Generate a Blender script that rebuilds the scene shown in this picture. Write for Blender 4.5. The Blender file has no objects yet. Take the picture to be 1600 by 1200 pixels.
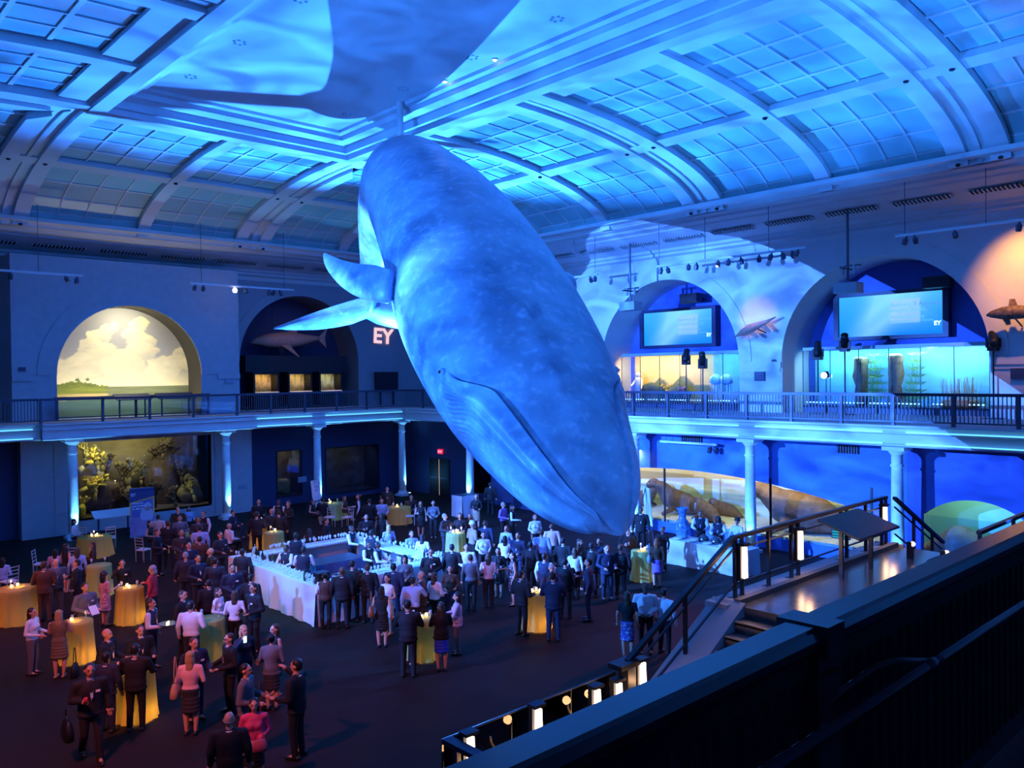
import bpy, bmesh, math, random
from mathutils import Vector, Matrix
PI = math.pi
R = math.radians
C = bpy.context.scene.collection
scn = bpy.context.scene
random.seed(7)

# ---------------------------------------------------------------- camera, world, exposure
FPX, PITCH, ROLL, YAW, EYE = 1277.6, 0.0108, -0.0123, 0.8201, 6.85
_fl = Vector((math.cos(YAW), math.sin(YAW), 0)); _rt = Vector((math.sin(YAW), -math.cos(YAW), 0))
_fw = _fl*math.cos(PITCH) - Vector((0, 0, 1))*math.sin(PITCH)
_up = _fl*math.sin(PITCH) + Vector((0, 0, 1))*math.cos(PITCH)
CR = _rt*math.cos(ROLL) + _up*math.sin(ROLL)
CU = -_rt*math.sin(ROLL) + _up*math.cos(ROLL)
CAM = Vector((0, 0, EYE))
cd = bpy.data.cameras.new('camera'); cam = bpy.data.objects.new('camera', cd); C.objects.link(cam)
cd.sensor_width = 36; cd.lens = FPX/1600*36; cd.clip_start = .05; cd.clip_end = 300
cam.matrix_world = Matrix(((CR.x, CU.x, -_fw.x, 0), (CR.y, CU.y, -_fw.y, 0), (CR.z, CU.z, -_fw.z, EYE), (0, 0, 0, 1)))
scn.camera = cam
def at(u, v, z=None, x=None, y=None, dist=None):
    """the point of the hall seen at pixel u, v on a known plane"""
    d = CR*((u-800)/FPX) - CU*((v-600)/FPX) + _fw
    if z is not None: t = (z-EYE)/d.z
    elif x is not None: t = x/d.x
    elif y is not None: t = y/d.y
    else: t = dist
    return CAM + d*t
scn.view_settings.view_transform = 'Standard'; scn.view_settings.look = 'None'
scn.view_settings.gamma = 1; scn.view_settings.exposure = 0; scn.view_settings.use_curve_mapping = False
scn.cycles.use_denoising = True
scn.cycles.max_bounces = 5; scn.cycles.diffuse_bounces = 3; scn.cycles.glossy_bounces = 2
scn.cycles.transmission_bounces = 4; scn.cycles.transparent_max_bounces = 12
scn.cycles.caustics_reflective = False; scn.cycles.caustics_refractive = False
scn.cycles.sample_clamp_indirect = 4
wd = bpy.data.worlds.new('world'); scn.world = wd; wd.use_nodes = True
wd.node_tree.nodes['Background'].inputs[0].default_value = (.01, .04, .14, 1)
wd.node_tree.nodes['Background'].inputs[1].default_value = .05

# ---------------------------------------------------------------- stage lights
def aim(o, tgt):
    o.rotation_euler = (Vector(tgt) - o.location).to_track_quat('-Z', 'Y').to_euler()
def lamp(kind, name, loc, tgt, col, power, size=.2, cone=60, blend=.4, gobo=0, sy=None):
    ld = bpy.data.lights.new(name, kind); o = bpy.data.objects.new(name, ld); C.objects.link(o)
    o.location = loc; ld.energy = power; ld.color = col
    if kind == 'SPOT':
        ld.spot_size = R(cone); ld.spot_blend = blend; ld.shadow_soft_size = size
    elif kind == 'AREA':
        ld.size = size
        if sy: ld.shape = 'RECTANGLE'; ld.size_y = sy
    else: ld.shadow_soft_size = size
    if tgt is not None: aim(o, tgt)
    if gobo:                                        # rippling water gobo in the projector
        ld.use_nodes = True; nt = ld.node_tree; em = nt.nodes['Emission']
        tc = nt.nodes.new('ShaderNodeTexCoord'); nz = nt.nodes.new('ShaderNodeTexNoise')
        mp = nt.nodes.new('ShaderNodeMapping'); mp.inputs['Scale'].default_value = (1, 1.9, 1)
        cr = nt.nodes.new('ShaderNodeMapRange')
        nz.inputs['Scale'].default_value = gobo; nz.inputs['Detail'].default_value = 3; nz.inputs['Distortion'].default_value = .8
        cr.inputs['From Min'].default_value = .3; cr.inputs['From Max'].default_value = .7
        cr.inputs['To Min'].default_value = .35; cr.inputs['To Max'].default_value = 1.7
        L = nt.links.new
        L(tc.outputs['Normal'], mp.inputs[0]); L(mp.outputs[0], nz.inputs['Vector']); L(nz.outputs['Fac'], cr.inputs[0]); L(cr.outputs[0], em.inputs['Strength'])
    return o
BLUE = (.032, .222, 1.0); CYAN = (.09, .42, 1.0); DEEP = (.0, .12, 1.0)
AMBER = (1, .42, .1); ROSE = (1, .32, .2)
lamp('SPOT', 'ceiling_wash_lamp', (24.6, 33.6, 2.2), (12.5, 17, 19.5), BLUE, 80000, .10, 88, .45, 8)
lamp('SPOT', 'ceiling_wash_lamp', (17.5, 4.5, 3.6), (24.0, 12.5, 17.2), BLUE, 11000, .10, 50, .7, 7)
lamp('SPOT', 'whale_lamp', (-.2, 18.4, 6.3), (18, 17, 8), BLUE, 15000, .08, 84, .35, 9)
lamp('SPOT', 'whale_lamp', (3.0, 2.2, 9.0), (12.5, 13, 8), BLUE, 3600, .15, 50, .6, 12)
lamp('SPOT', 'bar_lamp', (6.5, 23.0, 14.5), (12.8, 22.6, 1), (.02, .5, 1), 10500, .3, 30, .7)
lamp('SPOT', 'rose_wash_lamp', (-.2, 12.0, 9.5), (7.5, 18.5, 0), (1, .17, .06), 4200, .3, 70, .9)
lamp('SPOT', 'rose_wash_lamp', (-.2, 26.0, 9.5), (9, 26, 0), (1, .19, .07), 3000, .3, 70, .9)
lamp('SPOT', 'rose_wash_lamp', (27.3, 14.0, 8.5), (16.5, 14.5, 0), (1, .16, .08), 2600, .15, 32, .7)
lamp('SPOT', 'rose_wash_lamp', (13.5, 39.0, 11.2), (18, 28, 0), (1, .2, .10), 1200, .3, 60, .9)
lamp('SPOT', 'pier_spot', (29.9, 19.4, 11.4), (33.2, 19.3, 9.4), (1, .55, .42), 800, .08, 34, .9)
lamp('SPOT', 'fish_spot', (30.2, 8.4, 12.6), (33.2, 8.7, 10.0), (1, .40, .06), 2000, .08, 60, .9)
lamp('SPOT', 'alcove_spot', (22.0, 39.6, 11.3), (24, 44.5, 8.8), (1, .5, .25), 160, .08, 60, .9)
lamp('SPOT', 'wall_wash_lamp', (-.5, 25.0, 9.0), (33.2, 19, 8.5), (.06, .22, 1), 125000, .012, 60, .4, 14)


# ---------------------------------------------------------------- materials
MATS = {}
def mat(name, col, rough=.6, metal=0, emit=None, es=1, var=0, vs=6, bump=0, bs=30, trans=0, alpha=None, spec=.5):
    if name in MATS: return MATS[name]
    m = bpy.data.materials.new(name); m.use_nodes = True; nt = m.node_tree; b = nt.nodes['Principled BSDF']
    MATS[name] = m; m.diffuse_color = (*col, 1)
    b.inputs['Base Color'].default_value = (*col, 1); b.inputs['Roughness'].default_value = rough
    b.inputs['Metallic'].default_value = metal; b.inputs['Specular IOR Level'].default_value = spec
    if trans: b.inputs['Transmission Weight'].default_value = trans
    if alpha is not None: b.inputs['Alpha'].default_value = alpha
    if emit: b.inputs['Emission Color'].default_value = (*emit, 1); b.inputs['Emission Strength'].default_value = es
    if var or bump:
        tc = nt.nodes.new('ShaderNodeTexCoord')
    if var:
        nz = nt.nodes.new('ShaderNodeTexNoise'); nz.inputs['Scale'].default_value = vs; nz.inputs['Detail'].default_value = 5
        mx = nt.nodes.new('ShaderNodeMapRange'); mx.inputs['To Min'].default_value = 1-var; mx.inputs['To Max'].default_value = 1+var
        mx.inputs['From Min'].default_value = .25; mx.inputs['From Max'].default_value = .75
        ml = nt.nodes.new('ShaderNodeVectorMath'); ml.operation = 'SCALE'; ml.inputs[0].default_value = col
        nt.links.new(tc.outputs['Object'], nz.inputs['Vector']); nt.links.new(nz.outputs['Fac'], mx.inputs[0])
        nt.links.new(mx.outputs[0], ml.inputs['Scale']); nt.links.new(ml.outputs[0], b.inputs['Base Color'])
    if bump:
        n2 = nt.nodes.new('ShaderNodeTexNoise'); n2.inputs['Scale'].default_value = bs; n2.inputs['Detail'].default_value = 4
        bp = nt.nodes.new('ShaderNodeBump'); bp.inputs['Strength'].default_value = bump; bp.inputs['Distance'].default_value = .05
        nt.links.new(tc.outputs['Object'], n2.inputs['Vector']); nt.links.new(n2.outputs['Fac'], bp.inputs['Height']); nt.links.new(bp.outputs[0], b.inputs['Normal'])
    return m
def glassmat(name, tint=(.8, .9, 1), refl=.08, alpha=.12):
    """clear sheet glass: mostly see-through with a faint mirror"""
    if name in MATS: return MATS[name]
    m = bpy.data.materials.new(name); m.use_nodes = True; nt = m.node_tree; nt.nodes.clear(); MATS[name] = m
    o = nt.nodes.new('ShaderNodeOutputMaterial'); t = nt.nodes.new('ShaderNodeBsdfTransparent'); g = nt.nodes.new('ShaderNodeBsdfGlossy')
    t.inputs[0].default_value = (*tint, 1); g.inputs['Roughness'].default_value = .02
    fr = nt.nodes.new('ShaderNodeFresnel'); fr.inputs[0].default_value = 1.45
    mx = nt.nodes.new('ShaderNodeMixShader')
    nt.links.new(fr.outputs[0], mx.inputs[0]); nt.links.new(t.outputs[0], mx.inputs[1]); nt.links.new(g.outputs[0], mx.inputs[2]); nt.links.new(mx.outputs[0], o.inputs[0])
    return m
def vcmat(name, rough=.7, emit=0):
    """paint laid down as a colour per vertex (murals, banners, slides)"""
    if name in MATS: return MATS[name]
    m = bpy.data.materials.new(name); m.use_nodes = True; nt = m.node_tree; b = nt.nodes['Principled BSDF']; MATS[name] = m
    a = nt.nodes.new('ShaderNodeVertexColor'); a.layer_name = 'paint'
    b.inputs['Roughness'].default_value = rough
    if emit:
        b.inputs['Base Color'].default_value = (0, 0, 0, 1)
        nt.links.new(a.outputs[0], b.inputs['Emission Color']); b.inputs['Emission Strength'].default_value = emit
    else: nt.links.new(a.outputs[0], b.inputs['Base Color'])
    return m
def clothmat(name, col, tr=.35):
    if name in MATS: return MATS[name]
    m = bpy.data.materials.new(name); m.use_nodes = True; nt = m.node_tree; nt.nodes.clear(); MATS[name] = m
    o = nt.nodes.new('ShaderNodeOutputMaterial'); d = nt.nodes.new('ShaderNodeBsdfDiffuse'); t = nt.nodes.new('ShaderNodeBsdfTranslucent'); mx = nt.nodes.new('ShaderNodeMixShader')
    d.inputs[0].default_value = (*col, 1); t.inputs[0].default_value = (*col, 1); mx.inputs[0].default_value = tr
    nt.links.new(d.outputs[0], mx.inputs[1]); nt.links.new(t.outputs[0], mx.inputs[2]); nt.links.new(mx.outputs[0], o.inputs[0])
    return m

# ---------------------------------------------------------------- mesh helpers
class MB:
    def __init__(s): s.v = []; s.f = []; s.m = []; s.k = 0
    def add(s, vs, fs):
        n = len(s.v); s.v += [tuple(v) for v in vs]; s.f += [tuple(i+n for i in f) for f in fs]; s.m += [s.k]*len(fs); return s
    def box(s, x0, x1, y0, y1, z0, z1):
        return s.add([(x, y, z) for x in (x0, x1) for y in (y0, y1) for z in (z0, z1)], [(0, 1, 3, 2), (4, 6, 7, 5), (0, 4, 5, 1), (2, 3, 7, 6), (0, 2, 6, 4), (1, 5, 7, 3)])
    def bar(s, a, b, w, h, up=(0, 0, 1)):
        """rectangular bar from a to b"""
        a = Vector(a); b = Vector(b); d = (b-a).normalized(); u = Vector(up)
        r = d.cross(u)
        if r.length < 1e-4: r = d.cross(Vector((1, 0, 0)))
        r.normalize(); u = r.cross(d)
        P = [p + r*sx*w/2 + u*sz*h/2 for p in (a, b) for sx, sz in ((-1, -1), (1, -1), (1, 1), (-1, 1))]
        return s.add(P, [(3, 2, 1, 0), (4, 5, 6, 7), (0, 1, 5, 4), (1, 2, 6, 5), (2, 3, 7, 6), (3, 0, 4, 7)])
    def tube(s, pts, r, n=8, cap=True):
        pts = [Vector(p) for p in pts]; k = len(pts); rs = r if isinstance(r, (list, tuple)) else [r]*k
        t0 = (pts[1]-pts[0]).normalized(); u = t0.orthogonal().normalized(); V = []; F = []
        for i, p in enumerate(pts):
            t = (pts[min(i+1, k-1)]-pts[max(i-1, 0)]).normalized(); u = (u - t*u.dot(t)).normalized(); w = t.cross(u)
            V += [p + (u*math.cos(2*PI*j/n) + w*math.sin(2*PI*j/n))*rs[i] for j in range(n)]
        for i in range(k-1):
            for j in range(n):
                F.append((i*n+j, i*n+(j+1) % n, (i+1)*n+(j+1) % n, (i+1)*n+j))
        if cap: F += [tuple(range(n))[::-1], tuple(range((k-1)*n, k*n))]
        return s.add(V, F)
    def lathe(s, prof, n=16, c=(0, 0, 0), wob=None):
        V = []; F = []; k = len(prof)
        for i, (r, z) in enumerate(prof):
            for j in range(n):
                a = 2*PI*j/n; q = r*(wob(a, z) if wob else 1)
                V.append((c[0]+q*math.cos(a), c[1]+q*math.sin(a), c[2]+z))
        for i in range(k-1):
            for j in range(n): F.append((i*n+j, i*n+(j+1) % n, (i+1)*n+(j+1) % n, (i+1)*n+j))
        if prof[0][0] > 1e-5: F.append(tuple(range(n))[::-1])
        if prof[-1][0] > 1e-5: F.append(tuple(range((k-1)*n, k*n)))
        return s.add(V, F)
    def ell(s, c, r, n=12, m=8):
        V = [(c[0], c[1], c[2]-r[2])]; F = []
        for i in range(1, m):
            a = PI*i/m
            V += [(c[0]+r[0]*math.sin(a)*math.cos(2*PI*j/n), c[1]+r[1]*math.sin(a)*math.sin(2*PI*j/n), c[2]-r[2]*math.cos(a)) for j in range(n)]
        V.append((c[0], c[1], c[2]+r[2])); e = len(V)-1
        for j in range(n):
            F.append((0, 1+(j+1) % n, 1+j)); F.append((e, e-n+j, e-n+(j+1) % n))
            for i in range(m-2): F.append((1+i*n+j, 1+i*n+(j+1) % n, 1+(i+1)*n+(j+1) % n, 1+(i+1)*n+j))
        return s.add(V, F)
    def capsule(s, a, b, ra, rb, n=10):
        a = Vector(a); b = Vector(b); d = b-a
        if d.length < 1e-5: return s.ell(a, (ra, ra, ra), n, 6)
        t = d.normalized(); P = []; rr = []
        for k in (90, 60, 30): P.append(a - t*ra*math.sin(R(k))*.98); rr.append(max(ra*math.cos(R(k)), .0015))
        P += [a, b]; rr += [ra, rb]
        for k in (30, 60, 90): P.append(b + t*rb*math.sin(R(k))*.98); rr.append(max(rb*math.cos(R(k)), .0015))
        return s.tube(P, rr, n)
    def prism(s, poly, h, f=lambda x, y, z: (x, y, z)):
        """closed outline pushed h deep; f maps (x, y, depth) to space"""
        n = len(poly); V = [f(x, y, 0) for x, y in poly] + [f(x, y, h) for x, y in poly]
        return s.add(V, [tuple(range(n))[::-1], tuple(range(n, 2*n))] + [(i, (i+1) % n, n+(i+1) % n, n+i) for i in range(n)])
    def data(s, name, mats, smooth=False):
        me = bpy.data.meshes.new(name); me.from_pydata(s.v, [], s.f)
        for m in (mats if isinstance(mats, (list, tuple)) else [mats]): me.materials.append(m)
        if len(me.materials) > 1: me.polygons.foreach_set('material_index', s.m)
        if smooth: me.polygons.foreach_set('use_smooth', [True]*len(me.polygons))
        bm = bmesh.new(); bm.from_mesh(me); bmesh.ops.recalc_face_normals(bm, faces=bm.faces); bm.to_mesh(me); bm.free()
        return me
    def build(s, name, mats, parent=None, smooth=False, kind=None):
        o = bpy.data.objects.new(name, s.data(name, mats, smooth)); C.objects.link(o)
        if parent: o.parent = parent
        if kind: o['kind'] = kind
        return o
def shade(o, ang=40):
    o.data.polygons.foreach_set('use_smooth', [True]*len(o.data.polygons))
    o.data.set_sharp_from_angle(angle=R(ang)); return o
def inst(name, me, parent=None, loc=(0, 0, 0), rot=(0, 0, 0), sc=None):
    o = bpy.data.objects.new(name, me); C.objects.link(o); o.location = loc; o.rotation_euler = rot
    if sc: o.scale = sc if isinstance(sc, (tuple, list)) else (sc, sc, sc)
    if parent: o.parent = parent
    return o
def tag(o, label, cat, group=None):
    o['label'] = label; o['category'] = cat
    if group: o['group'] = group
    return o
def thing(name, label, cat, loc=(0, 0, 0), rz=0, group=None):
    o = bpy.data.objects.new(name, None); C.objects.link(o); o.empty_display_size = .2
    o.location = loc; o.rotation_euler = (0, 0, rz); return tag(o, label, cat, group)
def struct(name, mb, m, smooth=False, parent=None):
    return mb.build(name, m, parent, smooth, 'structure')
def sroot(name):
    o = bpy.data.objects.new(name, None); C.objects.link(o); o['kind'] = 'structure'; return o
def lerp(a, b, t): return a + (b-a)*t
def sstep(a, b, x):
    t = max(0, min(1, (x-a)/(b-a))); return t*t*(3-2*t)
def hash2(i, j): 
    h = math.sin(i*127.1 + j*311.7)*43758.5453; return h - math.floor(h)
def vnoise(x, y):
    i, j = math.floor(x), math.floor(y); f, g = x-i, y-j; f = f*f*(3-2*f); g = g*g*(3-2*g)
    return lerp(lerp(hash2(i, j), hash2(i+1, j), f), lerp(hash2(i, j+1), hash2(i+1, j+1), f), g)
def fbm(x, y, n=4):
    a = .5; s = 0
    for k in range(n): s += a*vnoise(x, y); x *= 2.03; y *= 2.03; a *= .5
    return s
def mural(name, P, nx, ny, fn, parent=None, emit=0, keep=None):
    """a flat painted sheet: P(s, t) gives the place, fn(s, t) the paint"""
    V = []; F = []; col = []
    for j in range(ny+1):
        for i in range(nx+1):
            V.append(P(i/nx, j/ny)); col.append(fn(i/nx, j/ny))
    for j in range(ny):
        for i in range(nx):
            if keep is None or keep((i+.5)/nx, (j+.5)/ny): a = j*(nx+1)+i; F.append((a, a+1, a+nx+2, a+nx+1))
    me = bpy.data.meshes.new(name); me.from_pydata([tuple(v) for v in V], [], F)
    ca = me.color_attributes.new('paint', 'FLOAT_COLOR', 'POINT')
    ca.data.foreach_set('color', [c for q in col for c in (q[0], q[1], q[2], 1.0)])
    me.materials.append(vcmat('backlit_print_%s' % emit if emit else 'mural_paint', .8, emit))
    o = bpy.data.objects.new(name, me); C.objects.link(o)
    if parent: o.parent = parent
    return o
FONT = None
def text(name, body, size, m, loc, xdir, ydir, parent=None, depth=.004, bold=0, align='LEFT'):
    cu = bpy.data.curves.new(name, 'FONT'); cu.body = body; cu.size = size; cu.extrude = depth; cu.align_x = align; cu.offset = bold
    cu.resolution_u = 3
    t = bpy.data.objects.new(name, cu); me = bpy.data.meshes.new_from_object(t); bpy.data.objects.remove(t)
    me.materials.clear(); me.materials.append(m)
    x = Vector(xdir).normalized(); y = Vector(ydir).normalized(); z = x.cross(y)
    o = bpy.data.objects.new(name, me); C.objects.link(o)
    o.matrix_world = Matrix(((x.x, y.x, z.x, loc[0]), (x.y, y.y, z.y, loc[1]), (x.z, y.z, z.z, loc[2]), (0, 0, 0, 1)))
    if parent:
        mw = o.matrix_world.copy(); bpy.context.view_layer.update(); o.parent = parent; o.matrix_parent_inverse = Matrix(); o.matrix_basis = parent.matrix_world.inverted() @ mw
    return o
# ---------------------------------------------------------------- the hall's shell
XF, YF = 27.56, 38.6           # gallery fronts (right, far)
XW, YW, YP = 33.2, 43.6, 41.3  # upper walls (right, far) and the far pavilion
XL, YN = 13.55*2-XF, 1.36       # gallery fronts opposite
ZM, ZB = 5.05, 4.42            # gallery floor, underside of its front
PLASTER = mat('plaster', (.55, .57, .6), .75, var=.05, vs=2)
STONE = mat('limestone', (.38, .40, .44), .8, var=.08, vs=3, bump=.1)
NAVY = mat('navy_wall_paint', (.045, .10, .42), .7, var=.06)
INK = mat('ink_wall_paint', (.022, .035, .10), .7)
DARK = mat('dark_iron', (.012, .016, .025), .35, .3)
BLACK = mat('black_metal', (.01, .011, .014), .45, .2)
CARPET = mat('dark_floor', (.020, .0125, .0095), .7, spec=.12, var=.25, vs=.9, bump=.15, bs=60)
CREAM = mat('ceiling_plaster', (.60, .64, .66), .7, var=.04, vs=1.5)
PANE = mat('skylight_glass', (.30, .56, .58), .35, var=.06, vs=.8)
VOID = mat('vent_dark', (.012, .02, .03), .9)

struct('floor', MB().box(-7, 36, -6, 46, -.15, 0), CARPET)
# gallery slabs and fronts: right, far, left, near
def gallery(name, x0, x1, y0, y1): return struct(name, MB().box(x0, x1, y0, y1, 4.5, ZM), CARPET if y1 < 2 else STONE)
gallery('trim_1', XF+.05, 35.6, -6, 46); gallery('trim_2', -7, XF+.05, YF+.05, 46)
gallery('trim_3', -7, XL-.05, -6, YF+.05); gallery('trim_4', XL-.05, XF+.05, -6, YN-.05)
def fascia(name, a, b, out):
    """moulded gallery front: cap, two ledges, base"""
    a = Vector(a); b = Vector(b); o = Vector(out); d = b-a
    prof = [(.0, ZM), (.14, ZM), (.14, 4.98), (.05, 4.93), (.05, 4.83), (.11, 4.81), (.11, 4.77), (.02, 4.74), (.02, 4.45), (.12, 4.43), (.12, 4.38), (.05, 4.34), (-.3, 4.34)]
    m = MB(); V = []; n = len(prof)
    for p in (a, b): V += [Vector((p.x, p.y, 0)) + o*q + Vector((0, 0, z)) for q, z in prof]
    m.add(V, [(i, i+1, n+i+1, n+i) for i in range(n-1)] + [tuple(range(n)), tuple(range(n, 2*n))])
    return struct(name, m, CREAM)
fascia('trim_5', (XF, YN, 0), (XF, YF, 0), (-1, 0, 0)); fascia('trim_6', (XL, YF, 0), (XF, YF, 0), (0, -1, 0))
fascia('trim_7', (XL, YN, 0), (XL, YF, 0), (1, 0, 0)); fascia('trim_8', (XL, YN, 0), (XF, YN, 0), (0, 1, 0))
# front of the far pavilion bay steps out a little
fascia('trim_9', (8.9, YF-.28, 0), (18.2, YF-.28, 0), (0, -1, 0))
struct('trim_10', MB().box(8.9, 18.2, YF-.28, YF+.1, 4.38, ZM), CREAM)

# upper walls with arches.  U maps (along, depth inwards into the wall, z)
def arch_wall(name, U, lo, hi, z0, z1, arches, back, thick, m_wall, m_rev, m_back, ring=.62):
    r = sroot(name); w = MB(); rv = MB(); bk = MB(); rg = MB(); N = 36
    edges = [lo]
    for c, rad, zs in arches: edges += [c-rad, c+rad]
    edges.append(hi)
    for i in range(0, len(edges), 2):
        a, b = edges[i], edges[i+1]
        w.add([U(a, 0, z0), U(b, 0, z0), U(b, 0, z1), U(a, 0, z1)], [(0, 1, 2, 3)])
    for c, rad, zs in arches:
        pts = [(c-rad, z0)] + [(c-rad*math.cos(PI*k/N), zs+rad*math.sin(PI*k/N)) for k in range(N+1)] + [(c+rad, z0)]
        for k in range(1, N+1):
            (a, za), (b, zb) = pts[k], pts[k+1]
            w.add([U(a, 0, za), U(b, 0, zb), U(b, 0, z1), U(a, 0, z1)], [(0, 1, 2, 3)])
        for k in range(len(pts)-1):
            (a, za), (b, zb) = pts[k], pts[k+1]
            rv.add([U(a, 0, za), U(a, thick, za), U(b, thick, zb), U(b, 0, zb)], [(0, 1, 2, 3)])
        bk.add([U(c-rad, thick, z0), U(c+rad, thick, z0), U(c+rad, thick, zs+rad), U(c-rad, thick, zs+rad)], [(0, 1, 2, 3)])
        if ring:
            q = [(c-s*math.cos(PI*k/N), zs+s*math.sin(PI*k/N), 0) for s in (rad, rad+ring) for k in range(N+1)]
            for k in range(N):
                i0, i1, j0, j1 = q[k], q[k+1], q[N+1+k], q[N+2+k]
                rg.add([U(i0[0], -.05, i0[1]), U(i1[0], -.05, i1[1]), U(j1[0], -.05, j1[1]), U(j0[0], -.05, j0[1]), U(j0[0], 0, j0[1]), U(j1[0], 0, j1[1]), U(i0[0], 0, i0[1]), U(i1[0], 0, i1[1])], [(0, 1, 2, 3), (3, 2, 5, 4), (0, 1, 7, 6)])
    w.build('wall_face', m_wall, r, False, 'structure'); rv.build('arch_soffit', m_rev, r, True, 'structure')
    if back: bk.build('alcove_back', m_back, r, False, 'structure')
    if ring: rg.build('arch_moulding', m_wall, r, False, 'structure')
    return r
URx = lambda a, d, z: (XW+d, a, z); UFy = lambda a, d, z: (a, YW+d, z); UPy = lambda a, d, z: (a, YP+d, z)
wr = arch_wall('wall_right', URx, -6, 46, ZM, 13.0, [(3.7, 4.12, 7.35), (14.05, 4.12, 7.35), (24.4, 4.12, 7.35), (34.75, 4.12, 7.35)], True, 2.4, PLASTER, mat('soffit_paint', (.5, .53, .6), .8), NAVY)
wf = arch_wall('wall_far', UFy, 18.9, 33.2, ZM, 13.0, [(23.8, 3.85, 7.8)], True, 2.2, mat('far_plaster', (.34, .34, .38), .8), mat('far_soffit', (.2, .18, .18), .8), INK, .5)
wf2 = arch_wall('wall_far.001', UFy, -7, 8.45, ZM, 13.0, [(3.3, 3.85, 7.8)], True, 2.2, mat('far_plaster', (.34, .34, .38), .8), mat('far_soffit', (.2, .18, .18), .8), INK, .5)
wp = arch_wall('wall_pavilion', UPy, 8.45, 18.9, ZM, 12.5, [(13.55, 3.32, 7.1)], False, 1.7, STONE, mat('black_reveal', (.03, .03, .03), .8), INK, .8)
struct('wall_left', MB().box(-6.3, -6.1, -6, 46, ZM, 13), PLASTER)
struct('wall_near', MB().box(-6.3, 35.6, -5.2, -4.9, ZM, 13), PLASTER)
mp = MB()
for x in (8.45, 18.9): mp.add([(x, YP, ZM), (x, YW, ZM), (x, YW, 12.5), (x, YP, 12.5)], [(0, 1, 2, 3)])
mp.add([(8.45, YP, 12.5), (18.9, YP, 12.5), (18.9, YW, 12.5), (8.45, YW, 12.5)], [(0, 1, 2, 3)])
struct('wall_pavilion_sides', mp, STONE)
# pier caps between the arches and plain dado lines
m = MB()
for a, b in ((7.9, 9.9), (18.2, 20.25), (28.55, 30.6), (38.9, 43.6)):
    m.box(XW-.10, XW, a, b, 7.02, 7.3); m.box(XW-.05, XW, a+.05, b-.05, 6.86, 7.02)
struct('trim_11', m, PLASTER)
m = MB(); m.box(8.45, 9.4, YP-.08, YP, 6.85, 7.1); m.box(17.7, 18.9, YP-.08, YP, 6.85, 7.1); struct('trim_12', m, STONE)
# lower walls under the galleries
XD, YD, YR = 28.8, 40.6, 40.0
def low(name, mb, m): return struct(name, mb, m)
def arch_cut(name, Yc, half, apex, rad, zb, y0, y1, m):
    """lower right wall panel with a shallow arched diorama opening"""
    b = MB(); N = 30; ys = [Yc-half + 2*half*k/N for k in range(N+1)]
    zt = [apex - (rad - math.sqrt(rad*rad - (y-Yc)**2)) for y in ys]
    b.add([(XD, y0, 0), (XD, ys[0], 0), (XD, ys[0], 4.5), (XD, y0, 4.5)], [(0, 1, 2, 3)])
    b.add([(XD, ys[-1], 0), (XD, y1, 0), (XD, y1, 4.5), (XD, ys[-1], 4.5)], [(0, 1, 2, 3)])
    b.add([(XD, ys[0], 0), (XD, ys[-1], 0), (XD, ys[-1], zb), (XD, ys[0], zb)], [(0, 1, 2, 3)])
    for k in range(N):
        b.add([(XD, ys[k], zt[k]), (XD, ys[k+1], zt[k+1]), (XD, ys[k+1], 4.5), (XD, ys[k], 4.5)], [(0, 1, 2, 3)])
        b.add([(XD, ys[k], zt[k]), (XD, ys[k+1], zt[k+1]), (XD+.2, ys[k+1], zt[k+1]), (XD+.2, ys[k], zt[k])], [(0, 1, 2, 3)])
    return struct(name, b, m)
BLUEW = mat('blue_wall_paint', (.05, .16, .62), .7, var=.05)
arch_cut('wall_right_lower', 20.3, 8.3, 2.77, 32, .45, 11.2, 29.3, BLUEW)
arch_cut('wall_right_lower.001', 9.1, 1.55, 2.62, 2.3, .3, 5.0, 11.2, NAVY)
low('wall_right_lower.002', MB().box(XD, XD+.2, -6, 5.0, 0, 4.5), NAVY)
# beyond the walrus case: dark wall with a small diorama and the exit doors
m = MB()
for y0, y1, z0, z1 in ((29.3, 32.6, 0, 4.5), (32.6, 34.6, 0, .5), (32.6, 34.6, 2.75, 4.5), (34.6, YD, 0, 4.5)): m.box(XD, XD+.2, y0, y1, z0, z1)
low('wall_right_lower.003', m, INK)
m = MB()
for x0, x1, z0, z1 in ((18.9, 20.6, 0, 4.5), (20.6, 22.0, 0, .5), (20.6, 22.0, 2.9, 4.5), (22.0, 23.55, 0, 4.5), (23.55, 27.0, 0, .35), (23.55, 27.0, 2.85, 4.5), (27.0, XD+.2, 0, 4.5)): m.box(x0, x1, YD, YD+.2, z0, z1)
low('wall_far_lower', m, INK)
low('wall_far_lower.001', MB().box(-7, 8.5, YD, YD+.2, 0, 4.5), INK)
m = MB()
for x0, x1, z0, z1 in ((8.45, 10.65, 0, 4.5), (10.65, 16.72, 0, .6), (10.65, 16.72, 4.08, 4.5), (16.72, 18.9, 0, 4.5)): m.box(x0, x1, YR, YR+.3, z0, z1)
m.box(8.45, 8.7, YR+.3, YW, 0, 4.5); m.box(18.65, 18.9, YR+.3, YW, 0, 4.5)
low('wall_pavilion_lower', m, STONE)
m = MB()   # panel mouldings either side of the reef case
for x0, x1 in ((9.75, 10.45), (16.95, 17.6)):
    for z in (1.0, 2.35, 2.42): m.box(x0, x1, YR-.04, YR, z, z+.05)
    for x in (x0, x1): m.box(x-.02, x+.02, YR-.03, YR, .1, 4.3)
struct('trim_13', m, STONE)

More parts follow.
